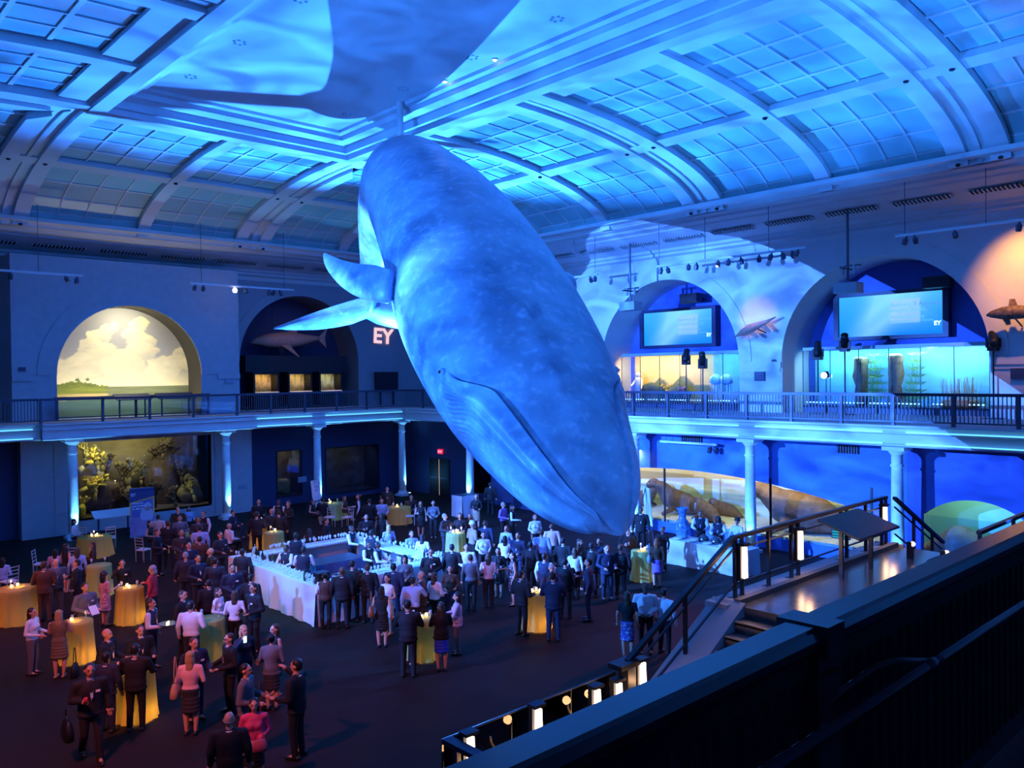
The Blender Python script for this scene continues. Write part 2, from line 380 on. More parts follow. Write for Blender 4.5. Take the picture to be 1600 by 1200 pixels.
# cornice ring (mitred), from the wall tops up to the skylight kerb
OX, OY = (-6.1, 33.2), (-4.6, 43.6); IX, IY = (-1.9, 29.0), (-.8, 39.8)
prof = [(0, 12.35), (.02, 12.55), (.05, 12.6), (.08, 12.62), (.08, 12.74), (.12, 12.78), (.14, 12.9), (.2, 12.94), (.62, 13.3), (.64, 13.36), (.74, 13.42), (.76, 13.5), (.9, 13.62), (.92, 13.7), (1.0, 13.74), (1.0, 13.9), (.84, 13.95)]
def ringpt(t, z):
    return [(lerp(OX[i], IX[i], t), lerp(OY[j], IY[j], t), z) for i, j in ((0, 0), (1, 0), (1, 1), (0, 1))]
m = MB(); V = [p for t, z in prof for p in ringpt(t, z)]
m.add(V, [(4*k+i, 4*k+(i+1) % 4, 4*k+4+(i+1) % 4, 4*k+4+i) for k in range(len(prof)-1) for i in range(4)])
struct('trim_14', m, CREAM)

# vaulted skylights.  side maps (along, inset, z)
ZK, VH, VD = 13.55, 2.57, 10.85
SIDES = {'right': (lambda a, d, z: (29.55-d, a, z), (IY[0]-.5, IY[1]+.5), 10.3), 'far': (lambda a, d, z: (a, 40.33-d*.971, z), (IX[0]-.55, IX[1]+.55), 10.3), 'left': (lambda a, d, z: (-2.45+d, a, z), (IY[0]-.5, IY[1]+.5), 10.3), 'near': (lambda a, d, z: (a, -1.33+d*.971, z), (IX[0]-.55, IX[1]+.55), 10.3)}
def arc(t): a = t*PI/2; return VD*(1-math.cos(a)), ZK+VH*math.sin(a), math.sin(a), math.cos(a)
def vp(side, a, t, off=0):
    d, z, sn, cs = arc(t); L = math.hypot(VD*sn, VH*cs) or 1
    nx, nz = VH*cs/L, -VD*sn/L         # inwards / downwards normal of the vault
    return SIDES[side][0](a, d + nx*off, z + nz*off)
def clip(poly, f):
    out = []
    for i in range(len(poly)):
        p, q = poly[i-1], poly[i]; fp, fq = f(p), f(q)
        if (fp >= 0) != (fq >= 0): s = fp/(fp-fq); out.append((lerp(p[0], q[0], s), lerp(p[1], q[1], s)))
        if fq >= 0: out.append(q)
    return out
def hips(side):
    lo, hi = SIDES[side][1]; k = 1 if side in ('right', 'left') else 1
    inset = lambda t: arc(t)[0]*(.971 if side in ('right', 'left') else 1.0)
    return [lambda p: (p[0]-lo) - inset(p[1]), lambda p: (hi-p[0]) - inset(p[1])]
def patch(mb, side, poly, o0, o1=None):
    """vault patch at offset o0 (thickened to o1), split up its height"""
    ts = [p[1] for p in poly]; t0, t1 = min(ts), max(ts); n = max(1, int((t1-t0)/.07)); done = 0
    for k in range(n):
        a, b = lerp(t0, t1, k/n), lerp(t0, t1, (k+1)/n)
        q = clip(clip(poly, lambda p: p[1]-a+1e-9), lambda p: b-p[1]+1e-9)
        if len(q) < 3: continue
        if o1 is None: mb.add([vp(side, x, t, o0) for x, t in q], [tuple(range(len(q)))])
        else: mb.prism(q, 1, lambda x, t, h: vp(side, x, t, lerp(o0, o1, h)))
        done += 1
    return done
TP = .60   # height of the purlin (share of the arc)
RIBS = {'right': [(-.6, .35), (1.05, 0), (9.05, 1), (3.8, 0), (14.25, 0), (19.5, 1), (24.9, 0), (30.0, 1), (35.0, 0)], 'far': [(2.6, 0), (8.0, 1), (13.7, 0), (19.1, 1), (24.4, 0)],
        'left': [(9.05, 1), (3.8, 0), (14.25, 0), (19.5, 1), (24.9, 0), (30.0, 1), (35.0, 0)], 'near': [(8.0, 1), (13.7, 0), (19.1, 1), (2.6, 0), (24.4, 0)]}
RIBS['right'] = RIBS['right'][2:]
winno = 0
for side in ('right', 'far', 'left', 'near'):
    lo, hi = SIDES[side][1]; hp = hips(side); ribs = sorted(RIBS[side]); sk = MB(); rb = MB(); pur = MB()
    edges = []
    for c, pair in ribs:
        if pair:
            edges += [(c-.92, c+.92)]
            for q0, q1, o0, o1 in ((c-.92, c-.34, 0, .28), (c+.34, c+.92, 0, .28), (c-.34, c+.34, 0, .13), (c-.08, c+.08, .08, .2)):
                poly = [(q0, 0), (q1, 0), (q1, 1), (q0, 1)]
                for h in hp: poly = clip(poly, h)
                if len(poly) > 2: patch(rb, side, poly, o0, o1)
        else:
            edges += [(c-.27, c+.27)]; poly = [(c-.27, 0), (c+.27, 0), (c+.27, 1), (c-.27, 1)]
            for h in hp: poly = clip(poly, h)
            if len(poly) > 2: patch(rb, side, poly, 0, .26)
    for t0, t1, o in ((TP-.022, TP+.022, .22), (.94, 1.0, .14), (0, .03, .1)):
        poly = [(lo, t0), (hi, t0), (hi, t1), (lo, t1)]
        for h in hp: poly = clip(poly, h)
        if len(poly) > 2: patch(pur, side, poly, 0, o)
    # solid vault behind the glass
    poly = [(lo, 0), (hi, 0), (hi, 1), (lo, 1)]
    for h in hp: poly = clip(poly, h)
    patch(sk, side, poly, -.12)
    struct('ceiling_vault' + ('' if side == 'right' else '.001'), sk, CREAM); rb.build('ceiling_rib', CREAM, None, False, 'structure'); pur.build('ceiling_purlin', CREAM, None, False, 'structure')
    # glazed bays between the ribs, lower and upper
    b = [lo] + [e for pr in edges for e in pr] + [hi]
    for i in range(0, len(b), 2):
        for t0, t1 in ((.03, TP-.022), (TP+.022, .94)):
            a0, a1 = b[i], b[i+1]; pl = [(a0, t0), (a1, t0), (a1, t1), (a0, t1)]
            for h in hp: pl = clip(pl, h)
            if len(pl) < 3 or a1-a0 < .6: continue
            if side == 'near':
                g = MB(); patch(g, side, pl, -.02); winno += 1; struct('window_%d' % winno, g, PANE); continue
            winno += 1; wroot = sroot('window_%d' % winno); mul = MB(); nc = 4 if a1-a0 < 6 else int((a1-a0)/1.05); nr = 4
            for c in range(nc):
                for r_ in range(nr):
                    x0, x1 = lerp(a0, a1, c/nc)+.03, lerp(a0, a1, (c+1)/nc)-.03; u0, u1 = lerp(t0, t1, r_/nr)+.003, lerp(t0, t1, (r_+1)/nr)-.003
                    q = [(x0, u0), (x1, u0), (x1, u1), (x0, u1)]
                    for h in hp: q = clip(q, h)
                    if len(q) < 3: continue
                    g = MB(); g.prism(q, 1, lambda x, t, h: vp(side, x, t, lerp(-.06, 0+.012*hash2(c, r_), h))); g.build('pane', PANE, wroot)
            for c in range(1, nc):
                x = lerp(a0, a1, c/nc); q = [(x-.035, t0), (x+.035, t0), (x+.035, t1), (x-.035, t1)]
                for h in hp: q = clip(q, h)
                if len(q) > 2: patch(mul, side, q, -.03, .05)
            for r_ in range(1, nr):
                t = lerp(t0, t1, r_/nr); q = [(a0, t-.004), (a1, t-.004), (a1, t+.004), (a0, t+.004)]
                for h in hp: q = clip(q, h)
                if len(q) > 2: patch(mul, side, q, -.03, .05)
            if mul.f: mul.build('mullion', CREAM, wroot)
# bolt heads where purlins cross the ribs and at the feet of the pairs
m = MB()
for side in ('right', 'far', 'left'):
    for c, pair in RIBS[side]:
        for s in ((-.63, .63) if pair else (0,)):
            for t, o in ((TP, .28), (.02, .28) if pair else (TP, .28)):
                p = vp(side, c+s, t, o)
                if all(h((c+s, t)) > .3 for h in hips(side)): m.ell(p, (.09, .09, .06), 8, 4)
m.build('ceiling_bolts', VOID, None, True, 'structure')
# coffered centre panel: ring beam stepping up to the flat mural panel
PX, PY, ZC = (8.4, 18.7), (9.2, 29.8), 16.62
steps = [(0, 16.15), (0, 15.8), (-.5, 15.8), (-.55, 15.98), (-.7, 16.0), (-.74, 16.25), (-1.15, 16.34), (-1.2, 16.5), (-1.45, 16.52), (-1.5, ZC)]
m = MB(); V = [(PX[i]+(-1 if i == 0 else 1)*d, PY[j]+(-1 if j == 0 else 1)*d, z) for d, z in steps for i, j in ((0, 0), (1, 0), (1, 1), (0, 1))]
m.add(V, [(4*k+i, 4*k+(i+1) % 4, 4*k+4+(i+1) % 4, 4*k+4+i) for k in range(len(steps)-1) for i in range(4)])
struct('trim_15', m, CREAM)
struct('ceiling', MB().box(PX[0]+1.4, PX[1]-1.4, PY[0]+1.4, PY[1]-1.4, ZC, ZC+.2), CREAM)
m = MB()
for k in range(5):
    for x in (10.6, 16.4):
        for a in range(6): m.tube([(x+.16*math.cos(R(60*a)), 12+3.6*k+.16*math.sin(R(60*a)), ZC-.02), (x+.16*math.cos(R(60*a)), 12+3.6*k+.16*math.sin(R(60*a)), ZC)], .05, 6)
m.build('ceiling_rosettes', mat('grille_grey', (.35, .45, .5), .6), None, False, 'structure')

LEDGE_GLOW = mat('lit_ledge_glow', (.5, .8, 1), .4, emit=(.12, .55, 1), es=1.7)  # added glow standing for the light caught along the gallery ledges
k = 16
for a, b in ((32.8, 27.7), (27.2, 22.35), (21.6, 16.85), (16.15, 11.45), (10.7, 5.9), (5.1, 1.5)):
    MB().box(XF-.115, XF-.085, b, a, 4.81, 4.85).box(XF-.125, XF-.1, b, a, 4.43, 4.47).build('trim_%d' % k, LEDGE_GLOW, None, False, 'structure'); k += 1
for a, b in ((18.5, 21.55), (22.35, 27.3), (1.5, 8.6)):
    MB().box(a, b, YF-.115, YF-.085, 4.81, 4.85).box(a, b, YF-.125, YF-.1, 4.43, 4.47).build('trim_%d' % k, LEDGE_GLOW, None, False, 'structure'); k += 1
# ---------------------------------------------------------------- the whale
def whale():
    th = R(22); D = Vector((math.sin(th), math.cos(th), 0)); S = Vector((math.cos(th), -math.sin(th), 0)); N0 = Vector((11.1, 9.2, 0)); Z = Vector((0, 0, 1))
    CP = [(-.19, 4.07, .03, .02, .03), (.919, 4.705, .923, .505, .965), (2.29, 5.578, 1.46, .852, 1.695), (4.037, 6.799, 2.073, 1.188, 2.127), (6.567, 8.558, 2.316, 1.605, 2.349), (9.446, 10.657, 2.075, 1.752, 2.259), (12.607, 12.372, 1.807, 1.741, 2.014), (15.489, 13.509, 1.482, 1.663, 1.748), (18.317, 13.025, 1.096, 1.315, 1.33), (20.655, 11.553, .6, .932, .893), (21.9, 10.05, .3, .42, .42), (22.4, 9.6, .12, .10, .10)]
    K = len(CP); PP = [tuple(2*a-b for a, b in zip(CP[0], CP[1]))] + CP + [tuple(2*a-b for a, b in zip(CP[-1], CP[-2]))]
    def ev(t):
        i = min(int(t), K-2); f = t-i; a, b, c, d = PP[i:i+4]
        return [.5*(2*q + (r-p)*f + (2*p-5*q+4*r-s)*f*f + (-p+3*q-3*r+s)*f**3) for p, q, r, s in zip(a, b, c, d)]
    def frame(t):
        r, z, w, hu, hd = ev(t); e = .02; r0, z0 = ev(max(t-e, 0))[:2]; r1, z1 = ev(min(t+e, K-1.001))[:2]
        T = (D*(r1-r0) + Z*(z1-z0)).normalized(); N = (Z*(r1-r0) - D*(z1-z0)).normalized()
        return N0 + D*r + Z*z, T, N, w, hu, hd
    def pt(t, ph, off=0):
        c, T, N, w, hu, hd = frame(t); cs, sn = math.cos(ph), math.sin(ph); h = hu if cs > 0 else hd
        v = N*(h*cs) + S*(w*sn); return c + v + (N*(cs/max(h, .05)) + S*(sn/max(w, .05))).normalized()*off
    def phm(t):   # where the mouth line runs
        if t < .5: return lerp(150, 57, sstep(.03, .42, t)**.7)
        if t < 1.2: return lerp(57, 51, sstep(.5, 1.2, t))
        if t < 2.35: return 50
        return lerp(50, 74, sstep(2.35, 2.9, t))
    root = thing('blue_whale', 'huge blue whale model hanging nose down from the ceiling above the crowd', 'whale model', (0, 0, 0))
    NT = 210; nu, nb = 30, 132; V = []; F = []
    ts = [(K-1.001)*(k/NT)**1.25 for k in range(NT+1)]
    for t in ts:
        pm = phm(t); gr = 1-sstep(2.75, 3.0, t); gr *= sstep(.0, .1, t)
        ang = []; off = []
        for j in range(nu+1):                 # rostrum side, left lip to right lip
            a = lerp(-pm+1.6, pm-1.6, j/nu); ang.append(a)
            rd = .09*math.exp(-(a/11)**2)*sstep(.8, 2.4, t)*(1-sstep(3.0, 3.5, t))     # ridge up to the blowhole
            rd += .04*math.exp(-((abs(a)-5)/3)**2)*math.exp(-((t-3.2)/.13)**2) - .15*math.exp(-(a/2.5)**2)*math.exp(-((t-3.24)/.1)**2)
            lip = math.exp(-((pm-abs(a))/7)**2)
            off.append(rd + gr*(-.03 - .015*lip) + gr*.05*sstep(2.1, 2.6, t)*lip)
        ang.append(pm); off.append(-.085*gr-.03*gr*(t < 1.8))
        for j in range(nb+1):
            a = lerp(pm+1.4, 360-pm-1.4, j/nb); ang.append(a)
            b = min(a, 360-a); pl = sstep(72, 92, b)*sstep(.35, .8, t)*(1-sstep(4.8, 6.0, t))
            lip = math.exp(-((b-pm)/6)**2)
            off.append((.022 if j % 2 else -.022)*pl + gr*.035*lip + .06*gr*math.exp(-((b-pm-16)/9)**2))
        ang.append(360-pm); off.append(-.085*gr-.03*gr*(t < 1.8))
        for a, o in zip(ang, off): V.append(pt(t, R(a), o*min(1, t*3+.15)))
    n = len(ang)
    for k in range(NT):
        for j in range(n): F.append((k*n+j, k*n+(j+1) % n, (k+1)*n+(j+1) % n, (k+1)*n+j))
    F += [tuple(range(n))[::-1], tuple(range(NT*n, NT*n+n))]
    sk = whale_skin()
    b = MB(); b.add(V, F); body = b.build('body', sk, root); shade(body, 50)
    # flippers: a bent, flattened blade swept back from the flank
    def flip(sgn):
        px = [(616, 448, 20.1), (600, 447, 20.15), (580, 441, 20.6), (560, 438, 21.2), (540, 428, 21.9), (524, 417, 22.5), (513, 406, 23.0), (506, 395, 23.3)]
        hw = [.46, .44, .47, .44, .36, .26, .17, .03]; P = []
        for (u, v, dd) in px:
            p = at(u, v, dist=dd)
            if sgn > 0:
                q = p-N0; q = q - S*(2*q.dot(S)); p = N0+q
            P.append(p)
        V = []; F = []; n = 14
        for i, p in enumerate(P):
            T = (P[min(i+1, 7)]-P[max(i-1, 0)]).normalized(); vw = (p-CAM).normalized() if sgn < 0 else None
            if vw is None:
                q = (p-N0); q = q - S*(2*q.dot(S)) + N0; vw = (q-CAM).normalized(); vw = vw - S*(2*vw.dot(S))
            ch = T.cross(vw).normalized(); th_ = T.cross(ch).normalized(); t_ = [.26, .22, .17, .14, .11, .08, .05, .015][i]
            V += [p + ch*(hw[i]*math.cos(2*PI*j/n)) + th_*(t_*math.sin(2*PI*j/n)*(1+.5*math.cos(2*PI*j/n))) for j in range(n)]
        for i in range(7):
            for j in range(n): F.append((i*n+j, i*n+(j+1) % n, (i+1)*n+(j+1) % n, (i+1)*n+j))
        F += [tuple(range(n))[::-1], tuple(range(7*n, 8*n))]
        m = MB(); m.add(V, F); o = m.build('flipper', sk, root); shade(o, 60)
        md = o.modifiers.new('smooth', 'SUBSURF'); md.levels = 2; md.render_levels = 2
    flip(-1); flip(1)
    # flukes
    c, T, N, w, hu, hd = frame(K-1.4); c = N0 + D*22.35 + Z*9.62
    T = (D*.80 - Z*.60).normalized(); N = S.cross(T).normalized()
    if N.z < 0: N = -N
    V = []; F = []; n = 12; M = 28
    for i in range(M+1):
        s = -1 + 2*i/M; a = abs(s); le = -1.0 + 1.75*a**1.15; te = .62 + .42*math.sin(PI*min(a, 1))**1.2 - .22*math.exp(-(a/.08)**2) + .28*a**3; te = max(te, le+.03)
        te = lerp(te, le+.04, sstep(.9, 1, a)); mid = (le+te)/2; hw = (te-le)/2; tk = lerp(.26, .03, a**.7)
        p = c + S*(3.85*s) - N*(.30*a*a)
        V += [p + T*(mid+hw*math.cos(2*PI*j/n)) + N*(tk*math.sin(2*PI*j/n)*(1-.4*math.cos(2*PI*j/n))) for j in range(n)]
    for i in range(M):
        for j in range(n): F.append((i*n+j, i*n+(j+1) % n, (i+1)*n+(j+1) % n, (i+1)*n+j))
    F += [tuple(range(n))[::-1], tuple(range(M*n, M*n+n))]
    m = MB(); m.add(V, F); o = m.build('tail_fluke', sk, root); shade(o, 60)
    # small dorsal fin, eyes
    m = MB(); q = [pt(7.9+.5*k/6, 0) for k in range(7)]; hgt = [.0, .12, .26, .4, .46, .3, -.05]
    for k in range(6):
        a, b = q[k], q[k+1]; na = frame(7.9)[2]
        m.add([a-S*.09, a+S*.09, b+S*.09, b-S*.09, a+na*hgt[k]+D*.2*hgt[k], b+na*hgt[k+1]+D*.2*hgt[k+1]], [(0, 3, 5, 4), (1, 2, 5, 4), (0, 1, 4), (3, 2, 5)])
    o = m.build('dorsal_fin', sk, root); shade(o, 60)
    for sg in (-1, 1):
        p = pt(2.98, R(sg*80), .0); m = MB(); m.ell((0, 0, 0), (.1, .1, .08), 14, 8); o = m.build('eye', sk, root, True)
        o.location = p; k = MB(); k.ell((0, 0, 0), (.05, .05, .04), 12, 6); e = k.build('pupil', BLACK, o, True); e.location = (S*sg*.065 - D*.02)
    # ceiling mount
    p = pt(7.15, 0); m = MB(); m.tube([p-Z*.5, p+Z*2.4], .12, 10)
    m.build('ceiling_mount', CREAM, root, True)
    return root
def whale_skin():
    m = mat('whale_skin', (.3, .42, .56), .42); nt = m.node_tree; b = nt.nodes['Principled BSDF']; L = nt.links.new
    tc = nt.nodes.new('ShaderNodeTexCoord'); a = nt.nodes.new('ShaderNodeTexNoise'); a.inputs['Scale'].default_value = .55; a.inputs['Detail'].default_value = 6; a.inputs['Roughness'].default_value = .62
    c = nt.nodes.new('ShaderNodeTexNoise'); c.inputs['Scale'].default_value = 4.5; c.inputs['Detail'].default_value = 4
    r = nt.nodes.new('ShaderNodeValToRGB'); e = r.color_ramp.elements; e[0].position = .36; e[0].color = (.17, .27, .42, 1); e[1].position = .66; e[1].color = (.46, .56, .70, 1)
    r2 = nt.nodes.new('ShaderNodeValToRGB'); e = r2.color_ramp.elements; e[0].position = .52; e[0].color = (0, 0, 0, 1); e[1].position = .72; e[1].color = (.35, .35, .35, 1)
    mx = nt.nodes.new('ShaderNodeMix'); mx.data_type = 'RGBA'; mx.blend_type = 'ADD'; mx.inputs['Factor'].default_value = .55
    L(tc.outputs['Object'], a.inputs[0]); L(tc.outputs['Object'], c.inputs[0]); L(a.outputs['Fac'], r.inputs[0]); L(c.outputs['Fac'], r2.inputs[0])
    L(r.outputs[0], mx.inputs['A']); L(r2.outputs[0], mx.inputs['B']); L(mx.outputs['Result'], b.inputs['Base Color'])
    return m
whale()
# ---------------------------------------------------------------- columns with uplights
COLW = mat('column_plaster', (.7, .72, .75), .6, var=.1, vs=7)
def lathe_data(prof, n=20): return MB().lathe(prof, n).data('lathe', COLW, True)
SH = lathe_data([(.2, .3), (.21, 1.2), (.195, 2.6), (.178, 3.66)]); 
CAPM = MB().lathe([(.178, 3.66), (.215, 3.68), (.215, 3.73), (.18, 3.76), (.18, 4.02), (.2, 4.08), (.3, 4.2), (.33, 4.22)], 20).box(-.36, .36, -.36, .36, 4.22, 4.34).data('capital', COLW)
BSM = MB().lathe([(.29, .12), (.3, .17), (.27, .22), (.23, .24), (.24, .28), (.2, .31)], 20).box(-.32, .32, -.32, .32, 0, .12).data('base', COLW)
UPM = MB().lathe([(.09, 0), (.09, .14), (.07, .16)], 12).data('uplight', BLACK)
LENS = MB().lathe([(.065, .155), (.065, .165)], 12).data('lens', mat('uplight_lens', (.5, .8, 1), .3, emit=(.45, .8, 1), es=6))
def column(x, y, lab, side, pw):
    t = thing('column', lab, 'column', (x, y, 0))
    inst('shaft', SH, t); inst('capital', CAPM, t); inst('base', BSM, t)
    dx, dy = side
    u = inst('uplight', UPM, t, (dx*.42, dy*.42, 0)); inst('lens', LENS, u)
    lamp('SPOT', 'column_uplight', (x+dx*.42, y+dy*.42, .18), (x+dx*.12, y+dy*.12, 4.4), (.10, .46, 1), pw*3.2, .05, 46, .7)
for x, lab, p in ((10.14, 'pale column lit blue at left edge of the reef case', 420), (16.97, 'pale column lit blue at right edge of the reef case', 420), (21.95, 'slim blue-lit column behind the spotted easel board', 320), (27.4, 'slim blue-lit column left of the dark exit doors', 420)):
    column(x, YF+.12, lab, (.3, -1) if x < 20 else (.7, -.7), p)
for y, lab, p in ((33.0, 'blue-lit column right of the exit doors, beside the blue table', 380), (22.0, 'blue-lit column just behind the whale nose', 150), (16.5, 'blue-lit column standing before the walrus case', 170), (11.07, 'blue-lit column behind the stair landing corner', 170)):
    column(XF+.12, y, lab, (-1, -.3), p)
# ---------------------------------------------------------------- gallery balustrades
IRON = mat('painted_iron', (.05, .07, .11), .4, .2)
def balustrade(lab, a, b, stops, glass=False):
    """rail from a to b; stops = distances of the posts"""
    a = Vector(a); b = Vector(b); d = (b-a).normalized(); L = (b-a).length; n = Vector((-d.y, d.x, 0))
    t = thing('balustrade', lab, 'railing', a, math.atan2(d.y, d.x))
    m = MB(); m.box(0, L, -.05, .05, .96, 1.03); m.box(0, L, -.09, .09, 1.03, 1.06); m.build('top_rail', IRON, t)
    MB().box(0, L, -.03, .03, .1, .15).build('bottom_rail', IRON, t)
    pm = MB().box(-.05, .05, -.05, .05, 0, 1.0).data('post', IRON)
    for s in stops: inst('post', pm, t, (s, 0, 0))
    if glass:
        ss = [0]+list(stops)+[L]
        for p, q in zip(ss, ss[1:]):
            if q-p > .3: MB().box(p+.06, q-.06, -.008, .008, .16, .95).build('glass_panel', glassmat('railing_glass'), t)
    else:
        m = MB(); k = int(L/.118)
        for i in range(k):
            x = (i+.5)*L/k; m.box(x-.013, x+.013, -.013, .013, .15, .97)
        m.build('balusters', IRON, t, kind='stuff')
ys = [at(u, 630, x=XF).y for u in (990, 1044, 1104, 1167, 1237, 1315, 1396, 1490, 1592)]
st = sorted(YF-.05-y for y in ys); sp = 1.86
st = [st[0]-sp*k for k in range(8, 0, -1) if st[0]-sp*k > .3] + st + [st[-1]+sp, st[-1]+2*sp]
balustrade('long dark baluster railing along the right gallery above the buffet', (XF-.02, YF-.05, ZM), (XF-.02, YN, ZM), st)
xs = [at(u, 630, y=YF).x for u in (60, 157, 230, 298, 366)]
balustrade('dark baluster railing at the far left of the far gallery', (XL+.1, YF-.05, ZM), (xs[0], YF-.05, ZM), [.05, 1.9, 3.75, 5.6])
balustrade('glass panelled railing before the lit sky mural', (xs[0], YF-.3, ZM), (xs[-1], YF-.3, ZM), [x-xs[0] for x in xs], True)
balustrade('dark baluster railing under the projected letters on far gallery', (xs[-1], YF-.05, ZM), (XF-.02, YF-.05, ZM), [1.9*k for k in range(1, 5)])
balustrade('thin dark barrier rail standing directly before the sky mural', (10.0, YP-.45, ZM), (17.1, YP-.45, ZM), [.1, 3.5, 7.0], True)
def reader(lab, loc, rz, w=1.5, d=.55, h=.95, m=None):
    t = thing('reading_panel', lab, 'info panel', loc, rz)
    MB().prism([(-d/2, h-.1), (d/2, h+.16), (d/2, h+.2), (-d/2, h-.06)], w, lambda y, z, q: (q-w/2, y, z)).build('panel', m or IRON, t)
    for x in (-w*.36, w*.36): MB().box(x-.03, x+.03, .02, .09, 0, h+.06).build('leg', IRON, t)
    return t
reader('dark slanted info panel in front of the sky mural, right one', (15.2, YP-.95, ZM), 0, 1.8); reader('dark slanted info panel in front of the sky mural, left one', (13.2, YP-.95, ZM), 0, 1.6)
# ---------------------------------------------------------------- sky mural over the reef
def sky(s, t):
    X = (s-.5)*2; v = t
    if v < .26:
        g = fbm(s*9, v*60); w = v/.26
        c = [lerp(.05, .16, w)*(.6+.7*g), lerp(.08, .19, w)*(.6+.7*g), lerp(.05, .09, w)*(.6+.7*g)]
        isl = (.245 + .055*math.exp(-((s-.2)/.13)**2) - v)
        if .12 < v and s < .36 + .06*g and v > .13+.07*(s*2):
            c = [lerp(.25, .5, g), lerp(.21, .38, g), .13*g+.06]
            if v > .2: c = [.10+.12*g, .14+.12*g, .03]
        return c
    y = (v-.26)/.74
    base = [lerp(.74, .28, y**.6), lerp(.70, .31, y**.6), lerp(.40, .36, y**.6)]
    hill = .05*math.exp(-((s-.2)/.12)**2)
    if y < hill*1.2 + .012*vnoise(s*70, 3) and s < .4: return [.09+.1*vnoise(s*60, v*90), .13+.1*vnoise(s*60, v*90), .03]
    for px in (.205, .215, .27):                                       # little palms on the island
        if abs(s-px) < .013*max(0, 1-abs(y-.085)/.02) and y < .12: return [.12, .18, .06]
    cl = 0
    for (cx, cy, r) in ((.30, .45, .10), (.34, .58, .075), (.40, .66, .06), (.45, .72, .035), (.36, .36, .13), (.27, .25, .14), (.6, .74, .075), (.56, .60, .085), (.63, .52, .10), (.60, .40, .12), (.68, .42, .05), (.5, .25, .17), (.86, .4, .05), (.83, .28, .1), (.93, .27, .08), (.75, .2, .14), (.1, .15, .15), (.18, .2, .08)):
        w = .035*(fbm(s*16+cx*9, y*16, 3)-.45)
        d = math.hypot((s-cx)*1.12, (y-cy)*.85) + w*2.2
        cl = max(cl, sstep(r*1.03, r*.86, d)*(.8 + .35*((s-cx)*-.6 + (y-cy))/r))
    cl = max(cl, .5*sstep(.3, .02, y + .12*fbm(s*6, y*9)))
    sh = .86 + .28*fbm(s*22, y*22, 3)
    return [lerp(base[k], (.98, .90, .50)[k]*min(sh, 1.08), min(cl, 1)) for k in range(3)]
sm = mural('sky_mural', lambda s, t: (lerp(9.95, 17.5, s), YP+1.69, lerp(ZM-.02, 10.75, t)), 150, 120, sky)
tag(sm, 'lit arched mural of cream clouds over a green island on the far wall', 'mural')
lamp('AREA', 'mural_lamp', (13.55, YP+.3, 5.3), (13.6, YP+1.7, 7.6), (1, .84, .52), 200, 5.8, sy=.3)
lamp('AREA', 'mural_lamp', (13.55, YP+.35, 10.25), (13.6, YP+1.7, 8.3), (1, .84, .52), 90, 1.6, sy=.3)
# ---------------------------------------------------------------- reef case below it
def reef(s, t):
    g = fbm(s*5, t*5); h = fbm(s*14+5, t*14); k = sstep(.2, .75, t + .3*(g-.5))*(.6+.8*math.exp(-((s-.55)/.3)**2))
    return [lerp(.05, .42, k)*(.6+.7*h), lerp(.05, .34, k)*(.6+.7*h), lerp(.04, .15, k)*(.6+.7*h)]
rc = thing('reef_case', 'large glazed coral reef case low on the far wall', 'diorama', (10.65, YR, 0))
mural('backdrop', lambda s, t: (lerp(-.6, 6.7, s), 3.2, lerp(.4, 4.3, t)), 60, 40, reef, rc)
m = MB(); m.box(-.3, 6.4, .35, 3.2, .4, .6); m.build('case_floor', mat('reef_sand', (.16, .13, .08), .9), rc)
MB().box(-.05, 0, 0, .3, .6, 4.08).box(6.07, 6.12, 0, .3, .6, 4.08).box(0, 6.07, 0, .3, .55, .6).build('case_frame', IRON, rc)
MB().box(0, 6.07, .12, .135, .6, 4.08).build('glass', glassmat('case_glass'), rc)
lamp('AREA', 'reef_lamp', (13.2, YR+.7, 4.25), (13.4, YR+2.2, 1.2), (1, .8, .42), 95, 4.2, sy=.4)
lamp('SPOT', 'reef_lamp', (12.6, YR+.3, 3.9), (11.0, YR+1.3, 2.6), (1, .82, .3), 240, .05, 80, .8)
def branch(m, p, d, r, n, rnd, flat=.5, spread=.6, ln=.5):
    if n == 0 or r < .012: return
    q = p + d*ln*(.7+.5*rnd.random()); m.tube([p, (p+q)/2 + Vector((rnd.uniform(-.04, .04), rnd.uniform(-.04, .04), .02)), q], [r, r*.9, r*.72], 6)
    for k in range(2 + (rnd.random() < .45)):
        e = (d + Vector((rnd.uniform(-1, 1)*spread, rnd.uniform(-1, 1)*spread*flat, rnd.uniform(-.35, .75)*spread))).normalized()
        branch(m, q, e, r*.74, n-1, rnd, flat, spread, ln*.8)
def coral(lab, loc, d, r, n, m_, seed, ln=.55, spread=.75):
    rnd = random.Random(seed); m = MB(); branch(m, Vector((0, 0, 0)), Vector(d).normalized(), r, n, rnd, .5, spread, ln)
    o = m.build('branching_coral', m_, None, True); o.location = loc; return tag(o, lab, 'coral')
YC = mat('elkhorn_yellow', (.62, .45, .06), .75, var=.2); OC = mat('coral_olive', (.34, .28, .09), .85, var=.3, vs=5, bump=.4); BC = mat('coral_brown', (.13, .09, .05), .9, var=.4, vs=4, bump=.5)
coral('yellow elkhorn coral, topmost at left of the reef case', (10.9, YR+.9, 2.6), (.8, .1, .8), .13, 4, YC, 3, .5)
coral('yellow elkhorn coral, middle one at left of reef case', (10.85, YR+.8, 1.7), (1, .1, .5), .12, 4, YC, 5, .5)
coral('yellow elkhorn coral, lowest at left of the reef case', (10.8, YR+.7, .75), (.7, 0, .9), .10, 4, YC, 8, .35)
coral('olive branching coral rising behind the yellow elkhorns', (12.0, YR+1.8, 1.6), (.3, .1, 1), .17, 5, OC, 11, .55)
coral('olive branching coral in the middle of reef case', (13.6, YR+2.2, 1.2), (-.2, .1, 1), .16, 5, OC, 14, .62)
